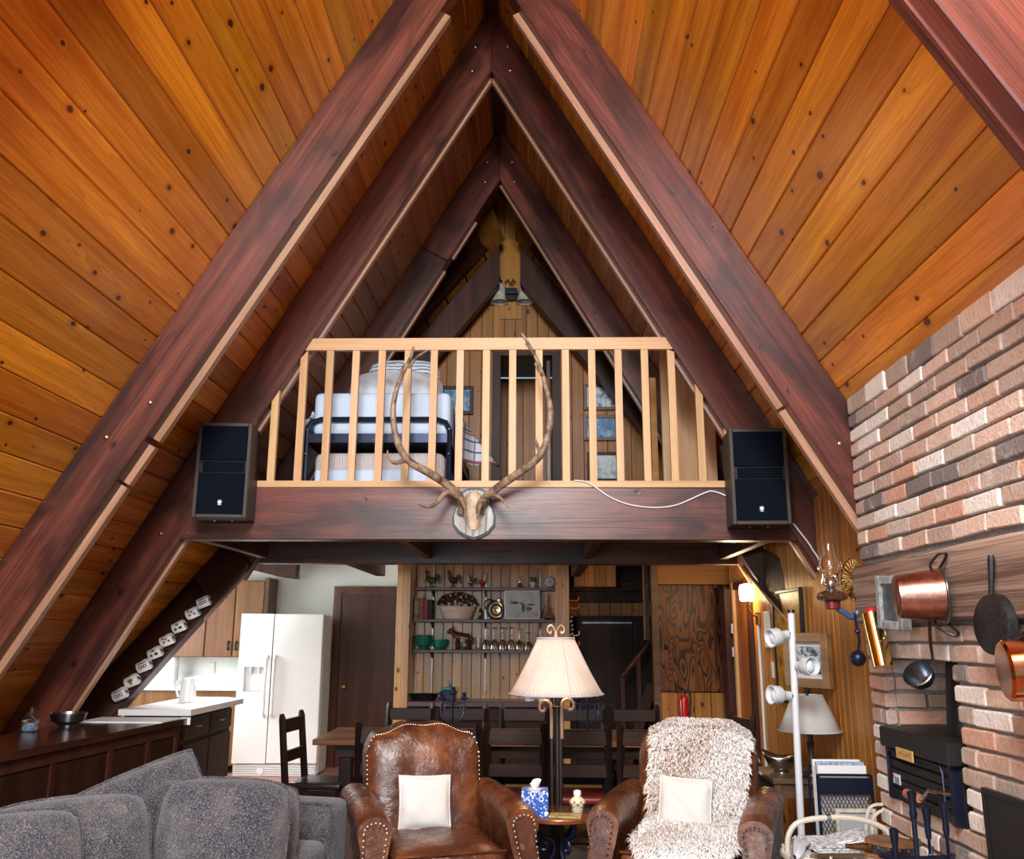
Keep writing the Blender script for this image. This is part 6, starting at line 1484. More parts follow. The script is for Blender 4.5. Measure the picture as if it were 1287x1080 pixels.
# lamp behind the table
fl_ = thing('floor_lamp', 'floor lamp with pleated cream shade and scrolled bronze pole', 'floor lamp', (0.47, 5.38, 0))
px_, py_ = 0.47, 5.38
MB().lathe([(0.14, 0), (0.145, 0.012), (0.09, 0.03), (0.03, 0.045)], (px_, py_, 0), 24).build('base', 'bronze_pole', fl_)
for dx, dy, r in ((-0.028, -0.02, 0.010), (0.004, -0.026, 0.012), (0.022, -0.008, 0.012), (0.0, 0.022, 0.011)):
    MB().tube([(px_ + dx, py_ + dy, 0.04), (px_ + dx, py_ + dy, 1.17)], r, 10).build('pole_tube', 'bronze_pole', fl_)
for s_, h in ((-1, 1.085), (1, 1.095)):
    MB().tube(smooth_path([(px_ + s_ * 0.030, py_ - 0.03, 0.92), (px_ + s_ * 0.030, py_ - 0.03, h), (px_ + s_ * 0.045, py_ - 0.02, h + 0.035), (px_ + s_ * 0.078, py_ - 0.02, h + 0.04), (px_ + s_ * 0.098, py_ - 0.02, h + 0.015), (px_ + s_ * 0.09, py_ - 0.02, h - 0.015), (px_ + s_ * 0.07, py_ - 0.02, h - 0.015), (px_ + s_ * 0.068, py_ - 0.02, h + 0.003)]), 0.0095, 8).build('scroll', 'bronze_light', fl_)
MB().lathe([(0.034, 1.09), (0.038, 1.095), (0.034, 1.10)], (px_, py_ - 0.01, 0), 16).build('collar', 'bronze_pole', fl_)
MB().tube([(px_, py_, 1.17), (px_, py_, 1.50)], 0.010, 8).build('stem', 'bronze_pole', fl_)
NS = 72
def shade_pt(a, b, k=1.0):
    q = 2 * PI * a
    # soft eight-sided bell
    r = (0.105 + 0.165 * (1 - b)) * (1 - 0.03 * math.sin(PI * b)) * (1.0 - 0.014 * (1 - math.cos(6 * q)) ) + 0.0018 * math.cos(q * NS)
    return (px_ + r * k * math.cos(q), py_ + r * k * math.sin(q), 1.165 + 0.315 * b)
mb = MB().grid(lambda a, b: shade_pt(a, b), 288, 6, flip=True)
so = mb.build('lamp_shade', 'lamp_shade_cream', fl_); so.modifiers.new('solid', 'SOLIDIFY').thickness = 0.003
for b in (0.0, 1.0):
    MB().tube([shade_pt(i / 96, b, 1.01) for i in range(97)], 0.006, 6, cap=False).build('shade_trim', 'shade_trim', so)
for i in range(6):
    MB().tube([shade_pt(i / 6 - 0.035, j / 6, 1.012) for j in range(7)], 0.0035, 5).build('shade_rib', 'shade_trim', so)
for k in range(3):
    q = k * 2 * PI / 3; MB().tube([(px_, py_, 1.475), (px_ + 0.10 * math.cos(q), py_ + 0.10 * math.sin(q), 1.475)], 0.003, 5).build('spider', 'bronze_pole', fl_)
MB().lathe([(0.016, 0), (0.014, 0.02), (0.008, 0.05), (0, 0.055)], (px_, py_, 1.47), 12).build('finial', 'bronze_light', fl_)
for s_ in (-1, 1):
    MB().tube(smooth_path([(px_, py_, 1.485), (px_ + s_ * 0.006, py_, 1.525), (px_ + s_ * 0.026, py_, 1.555), (px_ + s_ * 0.046, py_, 1.545), (px_ + s_ * 0.048, py_, 1.52), (px_ + s_ * 0.032, py_, 1.512), (px_ + s_ * 0.027, py_, 1.527)]), 0.006, 7).build('finial_scroll', 'bronze_light', fl_)
ll = bpy.data.lights.new('floor_lamp_bulb', 'POINT'); ll.energy = 5; ll.color = (1.0, 0.75, 0.5); ll.shadow_soft_size = 0.04
llo = bpy.data.objects.new('floor_lamp_bulb', ll); COL.objects.link(llo); llo.location = (px_, py_, 1.33)

# ================================================================== SOFA
SR = -0.22
sm = Matrix.Translation((-1.34, 4.15, 0)) @ Euler((0, 0, SR)).to_matrix().to_4x4()
sf = thing('sofa', 'charcoal grey chenille sofa across the lower left', 'sofa', (-1.34, 4.15, 0), SR)
# local: faces +x, long axis y, far arm at +y
def sbox(n_, a, b, c, bump_=0.0):
    return MB().box(a, b, c=c).build(n_, 'sofa_fabric', sf, True, local=True, angle=1.2)
sbox('base', (-0.46, -1.35, 0.06), (0.46, 0.98, 0.33), 0.04)
sbox('sofa_back', (-0.56, -1.35, 0.08), (-0.30, 1.0, 0.68), 0.07)
ar = MB().box((-0.55, 0.78, 0.08), (0.50, 1.00, 0.655), c=0.05).build('arm', 'sofa_fabric', sf, True, local=True, angle=1.2)
MB().tube([(0.485, 0.79, 0.10), (0.485, 0.79, 0.60), (0.475, 0.80, 0.645), (-0.1, 0.80, 0.648)], 0.008, 6).build('piping', 'sofa_fabric', ar, True, local=True)
sbox('arm', (-0.55, -1.56, 0.08), (0.50, -1.34, 0.655), 0.05)
for a, b in ((-1.33, -0.62), (-0.61, 0.10), (0.11, 0.77)): sbox('seat_cushion', (-0.28, a, 0.33), (0.49, b, 0.49), 0.05)
for k in (-0.4, 0.4):
    for yy in (-1.45, 0.9): MB().tube([(k, yy, 0.07), (k, yy, 0)], 0.03, 8).build('foot', 'chair_wood', sf, True, local=True)
def sofa_cushion(label, c, w, h, t_, rz, tilt, roll=0.0, seed=0, name='sofa_cushion', rnd=0.09):
    mm = Matrix.Translation(c) @ Euler((0, 0, rz)).to_matrix().to_4x4() @ Euler((tilt, roll, 0)).to_matrix().to_4x4()
    o = MB().pillow(w, h, t_ * 1.35, mm, n=26, pinch=-0.02, seed=seed, rnd=rnd)
    t = thing(name, label, 'cushion', c, group='loose sofa cushions')
    o.build('cover', 'sofa_fabric', t, True)
    e = []
    for q in range(61):
        a = q / 60 * 4; k = int(a) % 4; f = a - int(a)
        u, v = [(-1 + 2 * f, -1), (1, -1 + 2 * f), (1 - 2 * f, 1), (-1, 1 - 2 * f)][k]
        e.append(mm @ Vector((u * w / 2 * (1 + 0.02 * (1 - v * v)) * (1 - rnd * v ** 4), 0, v * h / 2 * (1 + 0.02 * (1 - u * u)) * (1 - rnd * u ** 4))))
    MB().tube(e, 0.009, 6, cap=False).build('piping', 'sofa_fabric', t)
sofa_cushion('grey cushion at the far left edge of the sofa', (-1.527, 3.350, 0.614), 0.52, 0.50, 0.20, 0.75, -0.30, 0.0, 1)
sofa_cushion('light-worn grey sofa cushion, second from the left', (-1.483, 3.700, 0.609), 0.60, 0.50, 0.22, 0.50, -0.28, -0.05, 2)
sofa_cushion('grey cushion with a pointed corner standing highest on the sofa', (-1.376, 4.220, 0.632), 0.54, 0.54, 0.18, 0.60, -0.22, -0.34, 3, rnd=0.02)
sofa_cushion('grey cushion tucked behind the front right sofa cushion', (-1.038, 4.450, 0.568), 0.52, 0.46, 0.18, 0.30, -0.30, 0.05, 4)
sofa_cushion('large square grey cushion in front, nearest the sofa arm', (-1.011, 4.100, 0.622), 0.54, 0.50, 0.18, 0.25, -0.25, 0.06, 5)

# ================================================================== RIGHT SIDE: LAMPS, END TABLE, RACK
et = thing('end_table', 'weathered wooden end table under the table lamp', 'end table', (2.03, 6.25, 0))
ex0, ex1, ey0, ey1, eh = 1.83, 2.30, 5.92, 6.50, 0.625
MB().box((ex0, ey0, eh - 0.03), (ex1, ey1, eh), c=0.005).build('top', 'end_table_wood', et, False)
for a in (ex0 + 0.03, ex1 - 0.03):
    for b in (ey0 + 0.03, ey1 - 0.03): MB().box((a - 0.022, b - 0.022, 0), (a + 0.022, b + 0.022, eh - 0.032), c=0.003).build('leg', 'end_table_wood', et, False)
for a, b in (((ex0 + 0.05, ey0 + 0.02, eh - 0.11), (ex1 - 0.05, ey0 + 0.04, eh - 0.032)), ((ex0 + 0.05, ey1 - 0.04, eh - 0.11), (ex1 - 0.05, ey1 - 0.02, eh - 0.032)), ((ex0 + 0.02, ey0 + 0.05, eh - 0.11), (ex0 + 0.04, ey1 - 0.05, eh - 0.032)), ((ex1 - 0.04, ey0 + 0.05, eh - 0.11), (ex1 - 0.02, ey1 - 0.05, eh - 0.032))):
    MB().box(a, b).build('apron', 'end_table_wood', et, False)
MB().box((ex0 + 0.05, ey0 + 0.02, 0.10), (ex1 - 0.05, ey0 + 0.045, 0.14)).build('stretcher', 'end_table_wood', et, False)
bo = thing('silver_bowl', 'wavy silver bowl on the end table', 'bowl', (1.965, 6.22, eh))
def bowlf(r0):
    def fn(a, b):
        q = 2 * PI * a; r = 0.045 + (r0 - 0.045) * b ** 0.8
        return (1.965 + r * math.cos(q) * 1.1, 6.22 + r * math.sin(q) * 0.8, eh + 0.02 + 0.10 * b ** 1.5 + 0.022 * b * math.cos(2 * q + 0.6))
    return fn
mb = MB().grid(bowlf(0.115), 32, 6); o = mb.build('bowl_body', 'steel', bo); o.modifiers.new('solid', 'SOLIDIFY').thickness = 0.004
MB().lathe([(0.05, 0), (0.05, 0.008), (0.03, 0.022)], (1.965, 6.22, eh), 16).build('foot', 'steel', bo)
tlx, tly = 2.115, 6.05
tl = thing('table_lamp', 'table lamp with grey-white cone shade and dark turned stem', 'table lamp', (tlx, tly, eh))
MB().lathe([(0.07, 0), (0.075, 0.01), (0.07, 0.025), (0.03, 0.04), (0.022, 0.06), (0.028, 0.075), (0.018, 0.10), (0.02, 0.18), (0.026, 0.20), (0.018, 0.215), (0.017, 0.28)], (tlx, tly, eh), 18).build('stem', 'bronze_pole', tl)
MB().tube([(tlx, tly, eh + 0.28), (tlx, tly, eh + 0.545)], 0.006, 6).build('harp', 'bronze_pole', tl)
so = MB().shell([(0.195, 0), (0.096, 0.218)], (tlx, tly, 0.905), 48).build('lamp_shade', 'lamp_shade_grey', tl); so.modifiers.new('solid', 'SOLIDIFY').thickness = 0.003
for r, z_ in ((0.196, 0.905), (0.097, 1.123)): MB().tube([(tlx + r * math.cos(2 * PI * i / 48), tly + r * math.sin(2 * PI * i / 48), z_) for i in range(49)], 0.004, 6, cap=False).build('shade_trim', 'lamp_shade_grey', so)
MB().lathe([(0.012, 0), (0.014, 0.01), (0.008, 0.02), (0.011, 0.05), (0, 0.055)], (tlx, tly, 1.12), 12).build('finial', 'glass', tl)
MB().tube([(tlx - 0.09, tly, 1.12), (tlx + 0.09, tly, 1.12)], 0.003, 5).build('spider', 'bronze_pole', tl)

pl_ = thing('pole_spotlight', 'white spring pole lamp with three adjustable spotlights', 'pole lamp', (1.90, 5.55, 0))
MB().tube([(1.875, 5.55, 0.0), (1.905, 5.55, 1.64)], 0.021, 12).build('pole', 'white_lamp_plastic', pl_)
MB().lathe([(0.024, 0), (0.02, 0.02)], (1.905, 5.55, 1.635), 12).build('top_cap', 'black_plastic', pl_)
MB().lathe([(0.06, 0), (0.06, 0.01), (0.022, 0.025)], (1.875, 5.55, 0), 16).build('foot', 'white_lamp_plastic', pl_)
for z_, dv in ((1.515, Vector((-0.90, -0.35, -0.18))), (1.325, Vector((0.42, -0.90, 0.02))), (1.150, Vector((-0.93, -0.30, 0.06)))):
    dv.normalize(); b = Vector((1.8755 + z_ * 0.0183, 5.55, z_)); 
    st_ = b + dv * 0.03
    sp_ = MB()
    q = dv.to_track_quat('Z', 'Y').to_matrix().to_4x4()
    hd = MB().shell([(0.0, 0.035), (0.026, 0.035), (0.028, 0.075), (0.044, 0.095), (0.053, 0.105), (0.055, 0.165), (0.050, 0.165), (0.046, 0.11), (0.0, 0.10)], (0, 0, 0), 24, Matrix.Translation(b) @ q).build('spot_head', 'white_lamp_plastic', pl_)
    MB().ball((0, 0, 0.135), (0.034, 0.034, 0.02), 14, 8, Matrix.Translation(b) @ q).build('bulb', 'bulb_off', hd)
    MB().tube([b, b + dv * 0.045], 0.012, 8).build('bracket', 'black_plastic', hd)

rk = thing('magazine_rack', 'dark blue wire mesh magazine rack by the chimney corner', 'magazine rack', (2.02, 5.35, 0))
rx0, rx1, ry0, ry1, rz0, rz1 = 1.90, 2.19, 5.22, 5.38, 0.30, 0.755
for a, b in (((rx0, ry0), (rx0, ry1)), ((rx1, ry0), (rx1, ry1))):
    for p in (a, b): MB().tube([(p[0], p[1], 0.0), (p[0], p[1], rz1)], 0.009, 6).build('upright', 'blue_iron', rk)
for yy in (ry0, ry1):
    for z_ in (rz0, rz1, 0.66): MB().tube([(rx0, yy, z_), (rx1, yy, z_)], 0.007, 6).build('rail', 'blue_iron', rk)
ms = MB()
for k in range(-9, 17):
    for s_ in (1, -1):
        x0 = rx0 + k * 0.02; a = (x0, rz0); b = (x0 + 0.18, 0.66)
        if s_ < 0: a, b = (x0 + 0.18, rz0), (x0, 0.66)
        # clip to rack width
        pts = []
        for f in [i / 12 for i in range(13)]:
            xx = a[0] + (b[0] - a[0]) * f; z_ = a[1] + (b[1] - a[1]) * f
            if rx0 <= xx <= rx1: pts.append((xx, ry0 - 0.001 * s_, z_))
        if len(pts) > 1: ms.tube([pts[0], pts[-1]], 0.0028, 4)
tag(ms.build('wire_mesh', 'dull_steel', rk, False), None, kind='stuff')
MB().box((rx0, ry0, rz0 - 0.01), (rx1, ry1, rz0)).build('tray', 'blue_iron', rk, False)
MB().box((rx0 + 0.005, ry0 - 0.004, 0.665), (rx1 - 0.005, ry0 + 0.004, 0.74)).build('lettered_plate', 'blue_iron', rk, False)
for k, (yy, h, m_) in enumerate(((5.26, 0.80, 'paper'), (5.29, 0.815, 'paper_blue'), (5.32, 0.79, 'paper'), (5.35, 0.82, 'paper'))):
    solo(MB().box((rx0 + 0.012, yy - 0.010, rz0 + 0.002), (rx1 - 0.012, yy + 0.010, h), c=0.002), 'magazine', m_, ['front magazine', 'second magazine, bluish', 'third magazine', 'rearmost magazine'][k] + ' in the wire rack', 'magazine', 'magazines in the wire rack', False)
# pale framed board leaning on the rack
t = thing('leaning_board', 'grey-green framed board leaning against the wire rack', 'board', (2.03, 5.12, 0.2))
MB().box((1.965, 5.12, 0.20), (2.15, 5.135, 0.585)).build('panel', 'grey_plastic', t, False)
for a, b in (((1.95, 5.11, 0.19), (1.97, 5.14, 0.60)), ((2.145, 5.11, 0.19), (2.165, 5.14, 0.60)), ((1.97, 5.11, 0.58), (2.145, 5.14, 0.60))): MB().box(a, b, c=0.003).build('frame', 'frosted_shade', t, False)
# cane basket with newspapers
bk = thing('cane_basket', 'cane basket of newspapers with bent hoop handle', 'basket', (1.84, 4.70, 0))
bcx, bcy = 1.84, 4.72
for k in range(9):
    z_ = 0.10 + k * 0.045; r = 0.17 + 0.012 * k
    MB().tube([(bcx + r * 1.05 * math.cos(2 * PI * i / 32), bcy + r * 0.75 * math.sin(2 * PI * i / 32), z_) for i in range(33)], 0.016, 6, cap=False).build('cane_ring', 'cane', bk)
for k in range(16):
    q = 2 * PI * k / 16; MB().tube([(bcx + (0.17 * 1.05) * math.cos(q), bcy + 0.1275 * math.sin(q), 0.09), (bcx + 0.27 * 1.05 * math.cos(q), bcy + 0.2 * math.sin(q), 0.49)], 0.008, 5).build('stave', 'cane', bk)
MB().lathe([(0.16, 0), (0.16, 0.10)], (0, 0, 0), 24, Matrix.Translation((bcx, bcy, 0.0)) @ Matrix.Diagonal((1.05, 0.75, 1, 1))).build('base', 'cane', bk, False)
hp = smooth_path([(bcx - 0.265, bcy - 0.02, 0.47), (bcx - 0.255, bcy - 0.02, 0.55), (bcx - 0.20, bcy - 0.02, 0.610), (bcx - 0.06, bcy - 0.02, 0.632), (bcx + 0.08, bcy - 0.02, 0.628), (bcx + 0.20, bcy - 0.02, 0.59), (bcx + 0.255, bcy - 0.02, 0.52), (bcx + 0.265, bcy - 0.02, 0.46)])
MB().tube(hp, 0.0135, 8).build('hoop_handle', 'cane', bk)
MB().tube([(bcx - 0.065, bcy - 0.02, 0.63), (bcx - 0.045, bcy - 0.02, 0.632)], 0.017, 8).build('binding', 'dull_steel', bk)
for dx in (0.17, 0.20): MB().tube(smooth_path([(2.015 + (dx - 0.17), 4.86, 0.45), (2.02 + (dx - 0.17), 4.86, 0.58), (2.05 + (dx - .17), 4.86, 0.655 - (dx - .17)), (2.11, 4.86, 0.668 - (dx - .17))]), 0.008, 6).build('rear_loop', 'cane', bk)
for k, (p, rz, ry, lab, m_) in enumerate((((bcx - 0.06, bcy - 0.06, 0.505), 0.3, 0.05, 'folded newspaper lying front left in the cane basket', 'news_print'), ((bcx + 0.00, bcy - 0.02, 0.515), -0.35, -0.28, 'folded newspaper propped up in the cane basket', 'news_print'))):
    mm = Matrix.Translation(p) @ Euler((0.12, ry, rz)).to_matrix().to_4x4()
    t = thing('newspaper', lab, 'newspaper', p, group='newspapers in the cane basket')
    for j in range(3): MB().box((-0.13, -0.08, j * 0.011), (0.13 - 0.012 * j, 0.08, j * 0.011 + 0.009), mm, c=0.002).build('sheet_fold', m_, t, False)
cw = MB().ball((bcx - 0.225, bcy - 0.10, 0.50), (0.045, 0.05, 0.055), 12, 8)
rr = random.Random(8); cw.v = [(x + rr.uniform(-.018, .018), y + rr.uniform(-.018, .018), z + rr.uniform(-.02, .02)) for x, y, z in cw.v]
solo(cw, 'crumpled_bag', 'grey_plastic', 'crumpled grey paper bag at the left rim of the cane basket', 'bag')
# bellows
bl = thing('fire_bellows', 'brown leather and wood fire bellows resting on the cane basket', 'bellows', (2.0, 4.42, 0.5))
mm = Matrix.Translation((1.985, 4.47, 0.535)) @ Euler((0.05, 0.08, 0.2)).to_matrix().to_4x4()
def bell_poly(k=1.0):
    out = []
    for i in range(24):
        q = 2 * PI * i / 24; x = 0.125 * math.cos(q) * k; y = 0.085 * math.sin(q) * k
        if x < -0.04: y *= 1 - (-(x + 0.04)) * 5
        out.append((x, y))
    return out
MB().prism(bell_poly(), 0.030, 0.048, 2, mm).build('top_board', 'tan_leather', bl, False)
MB().prism(bell_poly(), -0.030, -0.012, 2, mm).build('bottom_board', 'tan_leather', bl, False)
MB().prism(bell_poly(0.93), -0.012, 0.030, 2, mm).build('leather_gusset', 'black_leather', bl, False)
MB().tube([(-0.10, 0, 0.009), (-0.22, 0, 0.009)], [0.022, 0.010], 8, mat=mm).build('nozzle', 'old_brass', bl)
MB().tube([(0.11, 0, 0.039), (0.20, 0, 0.05)], [0.02, 0.014], 8, mat=mm).build('handle', 'tan_leather', bl)
for i in range(7):
    q = -PI + 0.3 + i * 0.4; MB().ball((0.122 * math.cos(q), 0.083 * math.sin(q), 0.022), 0.007, 6, 4, mm).build('stud', 'steel', bl)
# fire tools on a stand
ft = thing('fire_tool_stand', 'blue-black iron fire tool set standing before the stove', 'fire tools', (1.93, 4.02, 0))
fx_, fy_ = 1.93, 4.02
MB().lathe([(0.13, 0), (0.13, 0.02), (0.04, 0.04), (0.015, 0.06)], (fx_, fy_, 0), 18).build('base', 'blue_iron', ft)
MB().tube([(fx_, fy_, 0.05), (fx_, fy_, 0.80)], 0.011, 8).build('stem', 'blue_iron', ft)
MB().lathe([(0.012, 0), (0.017, 0.02), (0.013, 0.04), (0.018, 0.09), (0.021, 0.105), (0.012, 0.112)], (fx_, fy_, 0.755), 12).build('stem_handle', 'blue_iron', ft)
for dx, dy, h in ((-0.095, -0.02, 0.725), (0.075, 0.05, 0.80), (0.10, -0.07, 0.835)):
    MB().tube(smooth_path([(fx_, fy_, 0.60), (fx_ + dx * 0.6, fy_ + dy * 0.6, 0.58), (fx_ + dx, fy_ + dy, 0.605), (fx_ + dx * 1.15, fy_ + dy * 1.15, 0.64)]), 0.009, 6).build('hook_arm', 'blue_iron', ft)
    tool = MB().tube([(fx_ + dx, fy_ + dy, 0.06), (fx_ + dx, fy_ + dy, h - 0.10)], 0.007, 6).build('tool_rod', 'blue_iron', ft)
    MB().lathe([(0.011, -0.13), (0.014, -0.10), (0.012, -0.08), (0.018, -0.03), (0.019, -0.008), (0.010, 0.0)], (fx_ + dx, fy_ + dy, h), 10).build('tool_handle', 'blue_iron', tool)
MB().tube([(fx_ - 0.16, fy_ - 0.02, 0.62), (fx_ - 0.09, fy_ - 0.01, 0.60), (fx_, fy_, 0.60), (fx_ + 0.13, fy_ + 0.03, 0.60)], 0.012, 8).build('crossbar', 'blue_iron', ft)

# ================================================================== STOVE AND MANTEL HANGINGS
sv = thing('wood_stove', 'black cast iron stove set into the brick alcove', 'stove', (2.2, 4.38, 0.72))
X0 = 2.105
MB().box((X0 + 0.04, 4.02, 0.715), (2.66, 4.735, 1.03)).build('firebox', 'stove_black', sv, False)
MB().box((X0 - 0.02, 3.995, 0.965), (2.66, 4.755, 1.06), c=0.006).build('top_hood', 'stove_black', sv, False)
for k in range(5): MB().box((X0 + 0.008, 4.07, 0.735 + k * 0.045), (X0 + 0.04, 4.705, 0.776 + k * 0.045), c=0.006).build('ribbed_slat', 'stove_black', sv, False)
MB().box((X0 + 0.0, 4.03, 0.72), (X0 + 0.045, 4.065, 0.965), c=0.004).build('door_edge', 'blue_iron', sv, False)
MB().box((X0 + 0.0, 4.71, 0.72), (X0 + 0.045, 4.745, 0.965), c=0.004).build('door_edge', 'blue_iron', sv, False)
br_ = MB().box((X0 - 0.030, 4.34, 0.935), (X0 - 0.024, 4.53, 0.985), c=0.001).build('brass_plate', 'plate_brass', sv, False)
rr = random.Random(4)
for k in range(6):
    y_ = 4.51 - k * 0.027
    MB().box((X0 - 0.0315, y_ - 0.016, 0.952), (X0 - 0.030, y_ - 0.012, 0.970)).build('engraved_mark', 'old_brass', br_, False)
    MB().box((X0 - 0.0315, y_ - 0.012, 0.952 + 0.009 * (k % 3)), (X0 - 0.030, y_, 0.9555 + 0.009 * (k % 3))).build('engraved_mark', 'old_brass', br_, False)
sk_ = MB().box((X0 + 0.003, 4.60, 0.80), (X0 + 0.007, 4.68, 0.845)).build('rating_sticker', 'paper', sv, False)
MB().box((X0 + 0.002, 4.605, 0.803), (X0 + 0.0035, 4.66, 0.832)).build('sticker_print', 'sticker_blue', sk_, False)
MB().box((X0 + 0.002, 4.662, 0.826), (X0 + 0.0035, 4.678, 0.842)).build('sticker_logo', 'orange_hook', sk_, False)
MB().tube([(X0 + 0.01, 4.05, 0.845), (X0 - 0.03, 4.10, 0.85), (X0 - 0.04, 4.17, 0.845), (X0 - 0.05, 4.21, 0.805), (X0 - 0.055, 4.25, 0.80)], 0.009, 8).build('latch_arm', 'steel', sv)
MB().tube([(X0 - 0.055, 4.24, 0.80), (X0 - 0.056, 4.275, 0.80), (X0 - 0.057, 4.28, 0.80), (X0 - 0.058, 4.285, 0.80), (X0 - 0.06, 4.365, 0.80)], [0.019, 0.023, 0.019, 0.023, 0.022], 12).build('wooden_grip', 'handle_wood', sv)
MB().tube([(X0 - 0.012, 4.70, 0.955), (X0 - 0.012, 4.10, 0.955), (X0 - 0.012, 4.08, 0.93), (X0 - 0.012, 4.08, 0.76)], 0.005, 6).build('guard_rod', 'blue_iron', sv)
fp = MB().tube([(2.34, 4.36, 1.055), (2.34, 4.36, 1.10), (2.37, 4.37, 1.40)], 0.08, 20)
fp.build('flue_pipe', 'flue_black', sv)
pb = thing('fire_screen', 'black metal fire screen panel standing against the lower brick wall', 'fire screen', (2.06, 3.5, 0.3))
MB().box((2.085, 3.15, 0.30), (2.095, 3.72, 0.925)).build('screen_sheet', 'stove_black', pb, False)
for a, b in (((2.08, 3.70, 0.30), (2.10, 3.72, 0.93)), ((2.08, 3.15, 0.91), (2.10, 3.70, 0.93))): MB().box(a, b).build('screen_frame', 'stove_black', pb, False)
MB().tube([(2.085, 3.62, 0.0), (2.085, 3.62, 0.30)], 0.010, 6).build('foot', 'stove_black', pb); MB().tube([(2.085, 3.22, 0.0), (2.085, 3.22, 0.30)], 0.010, 6).build('foot', 'stove_black', pb)

# small mirror
def basis(o, face): # frame with local y pointing into wall(+x), local x along -y (world), z up
    return Matrix.Translation(o) @ Euler((0, 0, -PI / 2)).to_matrix().to_4x4()
t = thing('small_mirror', 'small grey wooden framed mirror leaning on the mantel', 'mirror', (2.02, 4.3, 1.55))
mm = Matrix.Translation((2.03, 4.30, 1.655)) @ Euler((0, 0, -PI / 2 + 0.12)).to_matrix().to_4x4() @ Euler((0, 0.06, 0)).to_matrix().to_4x4()
MB().box((-0.075, -0.004, -0.085), (0.075, 0.002, 0.085), mm).build('mirror_glass', 'pewter', t, False)
for a, b in (((-0.115, -0.02, -0.125), (-0.075, 0.03, 0.125)), ((0.075, -0.02, -0.125), (0.115, 0.03, 0.125)), ((-0.075, -0.02, 0.085), (0.075, 0.03, 0.125)), ((-0.075, -0.02, -0.125), (0.075, 0.03, -0.085))):
    MB().box(a, b, mm, c=0.004).build('frame_side', 'weathered_frame', t, False)
# copper stock pot hung sideways, mouth towards the wall end
t = thing('copper_pot', 'dented old copper pot hanging sideways on the mantel', 'pot', (1.97, 3.7, 1.55))
ax = Vector((0.95, -0.24, 0.03)).normalized(); q = ax.to_track_quat('Z', 'X').to_matrix().to_4x4()
po = Vector((2.060, 3.821, 1.670)) - ax * 0.19
mp = Matrix.Translation(po) @ q
MB().shell([(0.0, 0.0), (0.078, 0.0), (0.090, 0.010), (0.112, 0.185), (0.118, 0.19), (0.110, 0.19), (0.086, 0.02), (0.0, 0.012)], (0, 0, 0), 32, mp).build('pot_body', 'old_copper', t)
MB().tube([(0.114 * math.cos(2 * PI * i / 32), 0.114 * math.sin(2 * PI * i / 32), 0.188) for i in range(33)], 0.005, 6, cap=False, mat=mp).build('rim', 'pewter', t)
c0 = po + ax * 0.165
MB().tube(smooth_path([c0 + Vector((-0.01, 0.0, 0.105)), c0 + Vector((-0.02, -0.01, 0.125)), c0 + Vector((0.0, -0.05, 0.165)), c0 + Vector((0.03, -0.06, 0.165)), c0 + Vector((0.02, -0.01, 0.115))]), 0.006, 6).build('handle', 'black_iron', t)
MB().tube(smooth_path([c0 + Vector((-0.02, 0.0, -0.108)), c0 + Vector((-0.02, -0.03, -0.135)), c0 + Vector((0.02, -0.07, -0.165)), c0 + Vector((0.045, -0.06, -0.155)), c0 + Vector((0.03, 0.0, -0.112))]), 0.006, 6).build('handle', 'black_iron', t)
# ladle
t = thing('ladle', 'dark steel ladle hanging below the copper pot', 'ladle', (2.03, 4.1, 1.28))
MB().tube(smooth_path([(2.06, 3.98, 1.58), (2.05, 3.97, 1.48), (2.04, 3.94, 1.40), (2.02, 3.93, 1.375)]), 0.0075, 6).build('handle', 'pewter', t)
mm = Matrix.Translation((2.0, 3.99, 1.335)) @ Euler((0.35, -0.9, 0.2)).to_matrix().to_4x4()
MB().shell([(0.0, -0.055), (0.03, -0.05), (0.055, -0.02), (0.066, 0.02), (0.063, 0.022), (0.05, -0.015), (0.028, -0.044), (0, -0.048)], (0, 0, 0), 24, mm).build('ladle_bowl', 'pewter', t)
# skillet and copper saucepan
t = thing('cast_iron_skillet', 'black cast iron skillet hanging from the mantel by its long handle', 'skillet', (2.03, 3.5, 1.44))
ax = Vector((-0.97, -0.10, 0.05)).normalized(); q = ax.to_track_quat('Z', 'Y').to_matrix().to_4x4()
so = Vector((2.035, 3.412, 1.545))
mm = Matrix.Translation(so) @ q
MB().shell([(0.0, 0.0), (0.104, 0.0), (0.110, -0.005), (0.115, -0.035), (0.109, -0.035), (0.104, -0.007), (0.0, -0.007)], (0, 0, 0), 36, mm).build('pan', 'cast_iron', t)
MB().tube([so + Vector((0.017, 0, 0.10)), so + Vector((0.02, -0.005, 0.145)), so + Vector((0.025, -0.015, 0.235)), so + Vector((0.025, -0.017, 0.255))], [0.009, 0.010, 0.014, 0.010], 8).build('handle', 'cast_iron', t)
t = thing('copper_saucepan', 'polished copper saucepan with iron handle hanging at the right edge', 'saucepan', (1.99, 3.06, 1.28))
ax = Vector((-0.96, 0.22, -0.05)).normalized(); q = ax.to_track_quat('Z', 'Y').to_matrix().to_4x4()
cp = Vector((1.945, 3.173, 1.388))
mm = Matrix.Translation(cp) @ q
MB().shell([(0.0, 0.0), (0.092, 0.0), (0.102, -0.010), (0.106, -0.10), (0.110, -0.102), (0.102, -0.10), (0.097, -0.012), (0.0, -0.010)], (0, 0, 0), 36, mm).build('pan', 'copper', t)
MB().tube([cp + Vector((0.04, -0.01, 0.10)), cp + Vector((0.055, -0.03, 0.114)), cp + Vector((0.085, -0.08, 0.142)), cp + Vector((0.11, -0.11, 0.197))], [0.011, 0.010, 0.010, 0.011], 8).build('handle', 'black_iron', t)
for k in (-1, 1): MB().ball(tuple(cp + Vector((0.04 + k * 0.014, -0.015 - k * 0.006, 0.10))), 0.009, 8, 5).build('rivet', 'black_iron', t)
